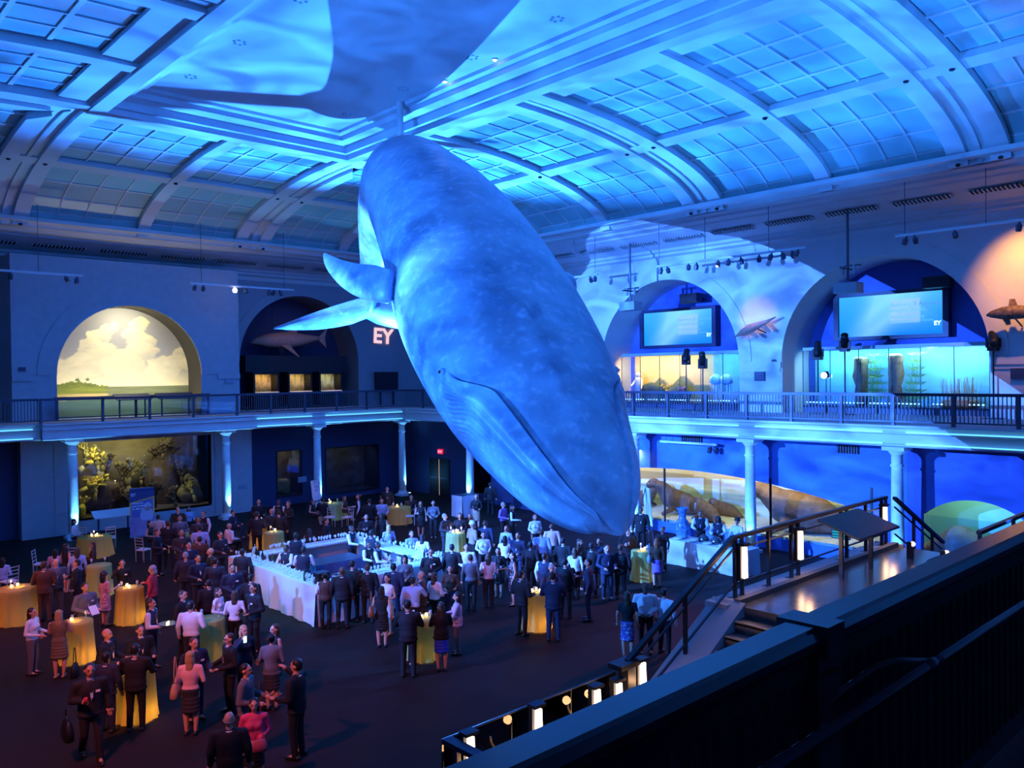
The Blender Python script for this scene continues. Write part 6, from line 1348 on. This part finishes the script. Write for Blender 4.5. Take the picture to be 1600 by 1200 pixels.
exec_rows = [
#  u, v, sex, pose, facing, wear, hair, skin, label, scale, extra
# -- left edge and reef side
(116, 815, 'f', 'S', 70, 'blouse:white:+brown', 'lk', 'l', 'seated woman in white at low table below left reef column', 1, ''),
(86, 862, 'f', 'S', 170, 'blouse:stripe:+black', 'lk', 'l', 'seated woman in mottled pink top, back turned, left group', 1, ''),
(103, 854, 'f', 'B', 120, 'dress:black', 'lk', 'l', 'woman in black between patterned-top woman and brown-haired pair', 1, ''),
(131, 860, 'f', 'C', 180, 'blouse:blue:+black', 'lb', 'l', 'brown-haired woman in pale blue blouse seen from behind', 1, ''),
(145, 852, 'f', 'S', -90, 'blouse:brown:+black', 'lb', 'l', 'dark-haired seated woman facing left at low gold table', 1, ''),
(69, 883, 'm', 'B', 160, 'suit:brown:white:none', 'sb', 'l', 'man in brown jacket with his back turned, left group', 1.02, ''),
(88, 879, 'm', 'B', 10, 'suit:grey:pink:none', 'fg', 'l', 'balding man in grey suit and pink shirt facing camera', 1, ''),
(120, 880, 'm', 'A', -100, 'suit:black:white:black', 'sk', 'l', 'man in black suit looking left beside the green-gold table', 1, ''),
(133, 918, 'm', 'B', 30, 'suit:grey:blue:none', 'sk', 'l', 'man in grey jacket and blue shirt bending to a paper', 1, 'n'),
(170, 898, 'f', 'A', 120, 'dress:stripe', 'ck', 'l', 'curly-haired woman in pale striped dress at gold table', 1, ''),
(191, 880, 'f', 'E', 0, 'blouse:black:black', 'lk', 'l', 'woman in black with name tag touching her face', 1, 'n'),
(233, 890, 'f', 'A', -110, 'coat:red:black', 'hg', 'l', 'grey-haired woman in red jacket at the gold table', 1, ''),
(246, 832, 'm', 'B', 60, 'suit:black:blue:none', 'sb', 'l', 'man in dark suit with open blue collar by banner', 1.03, ''),
(236, 943, 'm', 'H', 70, 'waiter:navy', 'sb', 'l', 'waiter in vest carrying a lit tray, left foreground', 1, ''),
(234, 818, 'f', 'S', 60, 'dress:black', 'lk', 'l', 'seated woman in black on the pale chair by banner', 1, ''),
(247, 808, 'm', 'S', 160, 'shirt:pink:black', 'sb', 'l', 'seated man in pinkish shirt in front of the banner', 1, ''),
(263, 818, 'm', 'C', 170, 'suit:black:white:none', 'sb', 'l', 'man in long black coat, back turned, right of banner', 1.02, ''),
(279, 797, 'm', 'B', 0, 'suit:black:white:black', '0', 'l', 'bald man in dark suit before the reef case', 1, ''),
(281, 810, 'm', 'B', 10, 'suit:grey:white:black', 'sb', 'l', 'man in grey suit in front of the bald reef man', 1, ''),
(284, 833, 'm', 'D', 5, 'suit:char:white:red', 'fk', 't', 'man in dark suit with red tie among reef-side guests', 1, ''),
(295, 795, 'f', 'S', 20, 'blouse:blue:+black', 'lk', 'l', 'woman in bright blue top at the low reef table', 1, ''),
(295, 852, 'm', 'B', 20, 'suit:navy:white:black', 'sk', 'l', 'dark-haired man in navy suit and tie, reef side', 1, ''),
(290, 868, 'm', 'C', 175, 'suit:navy:white:none', 'sg', 'l', 'grey-haired man in blue-lit jacket, back turned', 1, ''),
(4, 876, 'f', 'S', 160, 'blouse:blue:+navy', 'lk', 'l', 'dim seated figure in blue cut by the left edge', 1, ''),
(292, 930, 'm', 'B', 60, 'suit:black:white:black', 'sb', 'l', 'man in dark suit and tie behind the white-shirted man', 1, ''),
(310, 812, 'm', 'B', 0, 'suit:char:blue:none', 'sk', 't', 'man in charcoal jacket near the reef case right end', 1, ''),
(318, 803, 'm', 'H', -40, 'waiter:black', 'sb', 'l', 'waiter in vest at the right end of reef case', 1, ''),
(312, 825, 'm', 'C', 180, 'shirt:blue:black', 'sk', 'l', 'man in pale blue shirt, back turned, reef side', 1, ''),
(364, 801, 'm', 'S', 60, 'suit:navy:white:none', 'sk', 'l', 'seated man in dark coat by the right reef column', 1, ''),
(358, 822, 'm', 'S', 120, 'shirt:white:black', '0', 'l', 'seated bald man in white shirt facing the gold table', 1, ''),
(344, 836, 'm', 'B', 40, 'suit:char:white:black', 'sb', 'l', 'man with glasses and tie in grey suit, name tag', 1, 'en'),
(312, 843, 'm', 'C', 180, 'suit:brown:white:none', 'sk', 'l', 'man in dark brown jacket, back turned, behind bald man', 1, ''),
(329, 862, 'm', 'B', -80, 'suit:black:white:none', '0', 'l', 'bald man in black suit in profile facing left', 1, ''),
(309, 873, 'm', 'B', 30, 'suit:navy:blue:white', 'sk', 'l', 'man in blue-lit suit with pale tie left of the bar', 1, ''),
(336, 877, 'm', 'C', 170, 'suit:navy:white:none', 'sk', 'l', 'broad man in navy suit, back turned, left of bar', 1.04, ''),
(363, 888, 'm', 'D', 10, 'suit:navy:white:navy', 'sk', 't', 'man in navy suit with name tag at the bar side', 1, 'n'),
(381, 862, 'm', 'C', 160, 'shirt:navy:black', 'sk', 'd', 'man in navy shirt leaning at the bar, back turned', 1, ''),
(392, 903, 'm', 'C', 150, 'suit:black:white:none', 'sk', 'l', 'dark figure between the bar and the man with glasses', 1, ''),
(396, 919, 'm', 'B', -50, 'suit:black:white:grey', 'sk', 't', 'man with glasses in black suit at the bar corner', 1.02, 'en'),
(341, 925, 'f', 'B', 60, 'blouse:white:black', 'lb', 'l', 'brown-haired woman in light top facing right, left foreground', 1, ''),
(365, 930, 'f', 'B', 170, 'blouse:white:+black', 'lb', 'l', 'woman in white top with long brown hair, back turned', 1, ''),
(298, 946, 'm', 'A', 160, 'shirt:white:char', 'sk', 'l', 'man in white shirt and grey trousers, back turned', 1.02, ''),
(326, 911, 'm', 'C', 190, 'suit:black:white:none', 'sk', 'l', 'man in black suit, back turned, behind light-top woman', 1, ''),
# -- around the corner column, dark coats
(404, 784, 'm', 'B', 10, 'suit:black:white:black', 'sk', 'l', 'man in dark suit facing camera by the pavilion corner', 1, ''),
(401, 804, 'm', 'A', 175, 'suit:black:white:none', 'sk', 'l', 'man in wide black coat, back turned, candle at right', 1.05, ''),
(436, 801, 'm', 'C', 170, 'suit:black:white:none', 'sk', 'l', 'man in black coat right of the glowing candle', 1.03, ''),
(451, 787, 'm', 'B', -60, 'suit:black:white:grey', 'sb', 'l', 'man in black suit with grey tie looking left', 1.02, ''),
(436, 785, 'm', 'H', -30, 'waiter:black', 'sk', 'd', 'waiter with white sleeves behind the black coats', 1, ''),
(424, 799, 'm', 'B', 20, 'suit:char:white:none', '0', 'l', 'bald man partly hidden between the two black coats', 1, ''),
# -- bar staff
(458, 836, 'm', 'T', 180, 'waiter:navy', 'sk', 'd', 'bartender in vest at the left rear, back turned', 1, ''),
(447, 857, 'm', 'T', -40, 'waiter:navy', 'sk', 'd', 'bartender in vest bending over the left bar counter', 1, ''),
(474, 859, 'm', 'T', 170, 'waiter:navy', 'sk', 'd', 'bartender in vest near the bar corner, back turned', 1.02, ''),
(549, 826, 'm', 'T', 60, 'waiter:navy', 'sk', 'd', 'bartender in vest standing right of the draped service table', 1, ''),
(576, 851, 'm', 'T', 40, 'waiter:black', 'sk', 'd', 'low-bent dark bartender right of the service table', .95, ''),
(593, 831, 'm', 'T', 150, 'waiter:navy', 'sk', 'd', 'bartender in vest at the far right of bar', 1, ''),
(590, 852, 'm', 'T', 70, 'waiter:navy', 'sk', 'd', 'bartender in vest reaching to the right bar counter', 1, ''),
(491, 832, 'f', 'C', 150, 'dress:black', 'lk', 'l', 'woman in black dress behind the left rear bartenders', 1, ''),
(510, 815, 'm', 'U', 60, 'suit:black:blue:none', 'sk', 'l', 'seated man in dark suit leaning over the far bar counter', 1, ''),
(502, 898, 'f', 'D', 180, 'waiter:brown', 'uk', 'l', 'server in brown vest, back turned, at the near bar front', 1, ''),
(532, 892, 'm', 'C', 180, 'suit:black:white:none', '0', 'd', 'bald man in black suit, back turned, at bar front', 1.03, ''),
(547, 880, 'm', 'A', 170, 'suit:black:white:none', 'sk', 'l', 'man in black suit, back turned, right of bald one', 1.03, ''),
(573, 887, 'm', 'C', 175, 'suit:black:white:none', 'sb', 'l', 'third man in black, back turned, at the bar front', 1.03, ''),
# -- far middle
(504, 781, 'm', 'S', 150, 'suit:black:white:none', 'sk', 'l', 'seated dark man right below the easel board', 1, ''),
(499, 783, 'f', 'S', 60, 'dress:black', 'lk', 'l', 'seated dark woman at left below the easel board', 1, ''),
(534, 778, 'f', 'S', 60, 'dress:brown', 'lr', 'l', 'seated red-haired woman in brown near ladder-back chair', 1, ''),
(560, 776, 'f', 'H', -90, 'waiter:black', 'ur', 'l', 'red-haired waitress in vest looking left, far middle', 1, ''),
(572, 808, 'm', 'A', 10, 'suit:black:white:none', 'sk', 'l', 'man in dark suit, white shirt, behind the bar', 1, ''),
(577, 783, 'm', 'C', 180, 'suit:black:white:none', 'sk', 'l', 'man in black, back turned, right of the waitress', 1, ''),
(596, 783, 'm', 'S', 10, 'shirt:lilac:black', 'sr', 'l', 'seated man in lilac shirt at the door table', 1, ''),
(605, 764, 'm', 'C', 0, 'suit:black:white:none', 'sk', 'l', 'man in dark suit standing at the far wall', 1, ''),
(627, 779, 'm', 'S', -10, 'suit:black:pink:brown', 'sk', 'l', 'seated man in suit and tie by the door column', 1, ''),
(596, 806, 'f', 'C', 180, 'dress:black', 'lk', 'l', 'woman with long black hair, back turned, behind bar', 1, ''),
(607, 824, 'f', 'B', -160, 'blouse:blue:+navy', 'ly', 'l', 'fair-haired woman in pale top at far bar counter', 1, ''),
(643, 834, 'f', 'T', 20, 'blouse:blue:+black', 'lk', 'l', 'woman in pale top at the far right bar end', 1, ''),
(660, 839, 'f', 'B', 160, 'blouse:white:+black', 'lk', 'l', 'dark-haired woman in white, back turned, by the bar', 1, ''),
(657, 787, 'f', 'A', 0, 'dress:black', 'lr', 'l', 'woman in black dress holding a glass near the exit', 1, ''),
(677, 786, 'f', 'B', 0, 'blouse:grey:+black', 'uk', 'l', 'woman in grey top and black trousers near the exit', 1, ''),
(695, 807, 'm', 'B', 60, 'suit:char:white:none', 'sg', 'l', 'grey-haired man left of the many-candled table', 1, ''),
(702, 820, 'm', 'U', 80, 'shirt:white:black', 'sk', 'l', 'man in white shirt facing right at many-candled table', 1.02, ''),
(714, 808, 'f', 'B', 0, 'blouse:black:black', 'lb', 'l', 'woman in black behind the many-candled table', 1, ''),
(728, 808, 'f', 'B', -20, 'blouse:brown:black', 'lr', 'l', 'reddish-lit woman behind the many-candled table, right side', 1, ''),
(738, 820, 'm', 'B', 120, 'shirt:tan:black', '0', 'l', 'man in tan jacket and white cap right of candles', 1, 'hw'),
(744, 776, 'f', 'B', 0, 'blouse:black:tan', 'lr', 'l', 'red-haired woman in black beside the draped stand', 1, ''),
(766, 757, 'm', 'C', 170, 'suit:black:white:none', 'sk', 'l', 'dark silhouetted man before the pale coastal case', 1, ''),
(756, 818, 'm', 'C', 165, 'suit:navy:white:none', 'sb', 'l', 'man in navy suit, back turned, right of white cap', 1, ''),
(755, 836, 'f', 'B', 10, 'blouse:white:+black', 'uk', 'l', 'woman in blue-lit white blouse past the bar', 1, ''),
(786, 789, 'm', 'B', 60, 'shirt:purple:black', 'sg', 'l', 'person in purple shirt near the whale jaw', 1, ''),
(800, 793, 'f', 'H', 80, 'waiter:black', 'lk', 'l', 'waitress with white sleeves holding drinks under the whale', 1, ''),
(791, 826, 'f', 'C', -20, 'blouse:blue:black', 'lr', 'l', 'orange-haired woman in pale top under the whale', 1, ''),
(789, 842, 'f', 'B', 175, 'blouse:white:+black', 'lk', 'l', 'woman in white top, dark hair, back turned, centre', 1, ''),
(808, 837, 'm', 'B', -30, 'suit:navy:white:none', 'sk', 'l', 'man in dark jacket facing camera, right of white top', 1, ''),
# -- centre foreground
(673, 863, 'm', 'D', 0, 'suit:black:white:pink', 'sk', 'l', 'man with glasses and pale tie facing camera at bar', 1.04, 'en'),
(632, 874, 'f', 'D', 0, 'blouse:grey:+black', 'ck', 'l', 'curly long-haired woman in grey top by the bar', 1, ''),
(615, 886, 'm', 'C', 160, 'suit:navy:white:none', 'sk', 'd', 'dark-haired person in navy, back turned, by curly woman', 1, ''),
(729, 855, 'm', 'D', 0, 'shirt:white:black', 'sk', 'l', 'man in blue-lit white shirt looking down', 1.03, ''),
(735, 872, 'f', 'C', 180, 'blouse:grey:+black', 'ub', 'l', 'woman in grey knit top, back turned, centre', 1.02, ''),
(704, 854, 'm', 'C', 170, 'suit:black:white:none', 'sk', 'l', 'man in black suit, back turned, beside white shirt', 1, ''),
(703, 889, 'f', 'B', 0, 'blouse:brown:+navy', 'lb', 'l', 'woman in dark top with pink-lit neckline facing camera', 1, ''),
(658, 899, 'm', 'B', -70, 'suit:brown:white:none', 'fb', 'l', 'balding man in brown suit in profile, centre', 1, ''),
(645, 907, 'm', 'E', 170, 'shirt:blue:black', 'sk', 'l', 'man in bright blue shirt, back turned, on phone', 1.03, ''),
(679, 900, 'f', 'B', 140, 'blouse:white:+black', 'lb', 'l', 'brown-haired woman in white reaching right, centre', 1, ''),
(763, 870, 'f', 'B', 175, 'blouse:pink:+black', 'lb', 'l', 'woman in pinkish top and black trousers, back turned', 1, ''),
(778, 861, 'f', 'D', -10, 'blouse:black:black', 'lk', 'l', 'dark-haired woman in black facing camera, centre right', 1, ''),
(801, 869, 'f', 'A', -80, 'dress:dots', 'lk', 'l', 'woman in a polka dot dress facing left', 1, ''),
(814, 898, 'm', 'B', 140, 'suit:black:white:none', 'sk', 'l', 'man in black suit left of the orange-glowing table', 1.03, ''),
(829, 851, 'm', 'C', 160, 'suit:black:white:none', 'sk', 'd', 'dark man, back turned, behind polka dot dress', 1, ''),
(605, 904, 'f', 'B', -40, 'dress:white', 'lk', 'l', 'woman in white knee-length dress, centre left', 1, ''),
(596, 922, 'f', 'C', 170, 'dress:black', 'lk', 'l', 'woman in black dress with brown bag, centre left', 1, ''),
(651, 940, 'f', 'T', 10, 'blouse:black:+black', 'lb', 'l', 'dark-haired woman facing camera behind candle table', 1, ''),
(637, 945, 'm', 'T', 170, 'suit:black:white:none', 'sk', 'l', 'man in black suit, back turned, at candle table', 1.04, ''),
(714, 932, 'f', 'T', -90, 'coat:lilac:+grey', 'lk', 'l', 'woman in pale grey suit right of candle table', 1, ''),
(689, 948, 'f', 'T', 185, 'coat:black:cobalt', 'lb', 'l', 'woman in black jacket and bright blue skirt', 1.02, ''),
# -- right of centre
(846, 832, 'm', 'C', 175, 'shirt:blue:black', 'sb', 'l', 'man in pale blue shirt, back turned, below whale jaw', 1.02, ''),
(862, 823, 'm', 'C', 185, 'shirt:pink:black', 'sb', 'l', 'man in pinkish white shirt, back turned, under whale', 1.03, ''),
(836, 808, 'f', 'B', 20, 'blouse:white:black', 'lr', 'l', 'red-lit woman under the whale jaw', 1, ''),
(851, 870, 'm', 'H', 150, 'waiter:navy', 'sk', 'l', 'waiter with white sleeves and folded napkins, right centre', 1, ''),
(857, 889, 'm', 'T', 10, 'suit:navy:white:none', 'sg', 'l', 'grey-haired man in open white shirt at orange table', 1.02, ''),
(864, 900, 'm', 'T', 175, 'suit:navy:white:none', 'sk', 'l', 'large man in navy suit, back turned, at orange table', 1.06, ''),
(883, 878, 'm', 'C', 170, 'suit:black:white:none', 'sk', 'l', 'man in black suit right of the navy-suited back', 1.04, ''),
(898, 861, 'f', 'C', 175, 'blouse:white:+black', 'lb', 'l', 'woman in pale cyan-lit top, back turned, with bag', 1, ''),
(906, 847, 'f', 'B', 60, 'dress:brown', 'lb', 'l', 'brown-haired woman facing right under the whale nose', 1, ''),
(919, 879, 'm', 'A', -90, 'suit:navy:white:none', 'sk', 'l', 'tall man in navy suit in profile holding a glass', 1.08, ''),
(924, 853, 'm', 'C', 170, 'suit:black:white:none', 'sk', 'd', 'dark man behind the tall navy profile', 1.02, ''),
(948, 857, 'm', 'B', 20, 'suit:navy:blue:none', 'sk', 'l', 'man in navy suit below the whale nose tip', 1, ''),
(968, 856, 'm', 'C', 180, 'suit:black:white:none', 'sb', 'l', 'man in black suit, back turned, under nose tip', 1.04, ''),
(880, 845, 'm', 'C', 160, 'suit:black:white:none', 'sk', 'l', 'shadowed man in black just under the whale throat', 1, ''),
(936, 846, 'f', 'B', -20, 'dress:navy', 'lb', 'l', 'woman in navy dress under the whale nose', 1, ''),
(992, 832, 'm', 'A', 10, 'suit:black:white:pink', 'sk', 'l', 'man in dark suit with pink tie at teal table', 1.03, ''),
(1001, 797, 'm', 'C', 0, 'suit:black:white:none', 'sk', 'd', 'tall dark-coated man with white collar by white board', 1.04, ''),
(1026, 846, 'f', 'C', 175, 'blouse:brown:purple', 'lr', 'l', 'auburn-haired woman in purple skirt with shoulder bag', 1.02, ''),
(1035, 828, 'f', 'C', -30, 'blouse:black:+black', 'ur', 'l', 'red-haired woman in black top beside the buffet', 1, ''),
(1008, 918, 'm', 'D', 0, 'shirt:white:black', 'sk', 'd', 'man in white shirt facing camera near stair foot', 1.02, ''),
(1032, 926, 'm', 'C', 150, 'shirt:white:black', 'sk', 'l', 'man in white shirt, back turned, beside the stair', 1, ''),
(980, 931, 'f', 'C', 175, 'tee:black:floral', 'lb', 'l', 'woman in black top and blue floral skirt', 1.02, ''),
# -- buffet staff
(1094, 803, 'm', 'T', 0, 'waiter:navy', 'sk', 't', 'buffet waiter in vest right of the big vase', 1.02, ''),
(1122, 812, 'm', 'T', -10, 'waiter:navy', 'ck', 'd', 'buffet waiter in vest in the middle of three', 1, ''),
(1152, 815, 'f', 'T', -30, 'blouse:white:+black', 'uk', 'l', 'buffet cook in white with dark cap by column', 1, 'h'),
# -- left foreground
(50, 957, 'f', 'B', 60, 'blouse:white:+grey', 'lk', 'l', 'woman in white top with a pink bag, lower left', 1, ''),
(92, 960, 'f', 'T', 165, 'dress:olive', 'ly', 'l', 'woman in brown dress, back turned, at gold table', 1.02, ''),
(167, 991, 'm', 'B', 60, 'suit:black:white:none', 'fb', 'l', 'balding man in dark suit and white shirt facing right', 1, ''),
(219, 985, 'm', 'B', 20, 'suit:black:white:none', 'sb', 'l', 'man in dark suit facing camera behind gold table', 1, ''),
(211, 1010, 'm', 'T', 165, 'suit:black:white:none', 'sk', 'l', 'man in black suit, back turned, at foreground gold table', 1.04, ''),
(140, 1047, 'm', 'W', 10, 'suit:black:blue:blue', 'sk', 't', 'nearest man in black suit and blue tie walking', 1.04, 'n'),
(166, 1027, 'm', 'C', 150, 'suit:navy:white:none', 'sk', 'd', 'man in navy suit behind the walking man', .98, ''),
(303, 1005, 'm', 'B', 30, 'suit:navy:pink:none', 'sb', 'l', 'man in navy suit facing the blonde woman', 1, 'n'),
(297, 1026, 'f', 'B', 165, 'blouse:pink:char', 'ly', 'l', 'blonde woman in pink top with tan shoulder bag', 1.02, ''),
(358, 998, 'm', 'B', -70, 'suit:black:white:grey', 'sb', 'l', 'man with glasses in black suit facing left', 1.02, 'e'),
(381, 985, 'f', 'E', 30, 'blouse:navy:+black', 'ly', 'l', 'fair-haired woman looking at a lit phone', 1, ''),
(429, 983, 'f', 'C', -60, 'dress:black', 'lb', 'l', 'dark-haired woman in black behind the grey jacket', 1, ''),
(424, 998, 'f', 'B', 165, 'coat:grey:char', 'uk', 'l', 'woman in grey jacket and dark skirt, back turned', 1.02, ''),
(384, 1047, 'm', 'B', 70, 'suit:grey:white:none', 'sk', 'l', 'man in grey suit facing right, foreground', 1, ''),
(397, 1101, 'f', 'D', 0, 'coat:rose:black', 'lk', 'l', 'smiling woman in bright rose jacket, foreground', 1, ''),
(358, 1124, 'm', 'C', 175, 'suit:black:white:none', 'ff', 'l', 'bald man in black suit, back turned, bottom edge', 1.02, ''),
(463, 1040, 'm', 'F', -120, 'suit:black:white:none', 'sk', 'l', 'man in black suit gesturing with raised hand', 1.06, ''),
]
for row in exec_rows:
    hair = row[6] if row[6] != 'ff' else 'fg'
    if hair == '0': hair = '00'
    P_[(row[0], row[1])] = person(*row[:6], hair, *row[7:])
# -- things the guests carry
def of(u, v): return P_[(u, v)][1]
bag('pink handbag on the arm of the woman lower left', of(50, 957), (.26, .05, .86), mat('bag_pink', (.6, .28, .25), .5)); bag('tan slouchy bag on the blonde woman shoulder', of(297, 1026), (.27, .05, .82), mat('bag_tan', (.5, .3, .18), .5), .34, .32, PI/2, .55)
bag('brown leather handbag of the woman in black dress', of(596, 922), (.27, .05, .92), mat('bag_brown', (.3, .11, .05), .4), .4, .3); bag('pale blue shoulder bag of the auburn-haired woman', of(1026, 846), (.24, .08, .95), mat('bag_blue', (.2, .3, .4), .5), .36, .22)
bag('black travel bag at the side of the walking man', of(140, 1047), (-.33, .12, .45), BLACK, .5, .36, PI/2, .2); bag('rose handbag held by the smiling woman', of(397, 1101), (.08, -.3, .88), mat('bag_rose', (.5, .08, .12), .5), .28, .22, 0, .16)
bag('dark striped tote at the foot of the grey jacket', of(424, 998), (.22, .12, .01), mat('bag_dark', (.1, .04, .02), .5), .36, .3); bag('dark bag on the floor beside the brown dress', of(92, 960), (-.34, .05, .01), BLACK, .4, .35); bag('black shoulder bag of the woman in cyan-lit top', of(898, 861), (.24, .08, .9), BLACK, .3, .22, PI/2, .5); bag('black bag of the pinkish-top woman', of(763, 870), (-.24, .05, .88), BLACK, .3, .24, PI/2, .5)
mwt = of(236, 943); held('serving_tray', 'round tray carried by the left foreground waiter', 'tray', MB().lathe([(.2, 0), (.21, .02), (.2, .02), (.0, .008)], 20), mat('tray_steel', (.5, .5, .52), .25, .9), mwt, (-.14, -.42, 1.165))
for k in range(2): held('tray_candle', ('left' if k else 'right')+' small candle on the waiter tray', 'candle', MB().ell((0, 0, .02), (.02, .02, .025), 8, 6), FLAME, mwt, (-.1-.09*k, -.42, 1.18))
held('phone', 'lit phone in the hand of the fair-haired woman', 'phone', MB().box(-.035, .035, -.004, .004, -.07, .07), mat('phone_glow', (.4, .7, 1), .3, emit=(.35, .7, 1), es=3), of(381, 985), (-.1, -.22, 1.5), smooth=False)
held('folded_napkins', 'stack of white napkins held by the right centre waiter', 'napkins', MB().box(-.09, .09, -.07, .07, 0, .07), TAG, of(851, 870), (-.15, -.42, 1.14), smooth=False)
held('paper', 'white paper held by the bending grey-jacketed man', 'paper', MB().box(-.1, .1, -.003, .003, -.13, .13), TAG, of(133, 918), (0, -.37, 1.1), (R(-40), 0, 0), False)
GL = MB().lathe([(.028, 0), (.034, .1), (.031, .1), (.026, .01), (0, .01)], 10)
for (u, v), lab in (((170, 898), 'clear glass held by the striped dress woman'), ((120, 880), 'clear glass held by the left-looking man'), ((657, 787), 'clear glass held by the black dress woman'), ((919, 879), 'clear glass held by the tall navy profile'), ((992, 832), 'clear glass held by the pink tie man'), ((801, 869), 'clear glass held by the polka dot woman'), ((140, 1047), 'red drink glass held by the walking man')):
    held('tumbler', lab, 'glass', GL, mat('red_drink', (.6, .02, .03), .1, alpha=.7) if u == 140 else GLS, of(u, v), (-.13, -.36, 1.19))
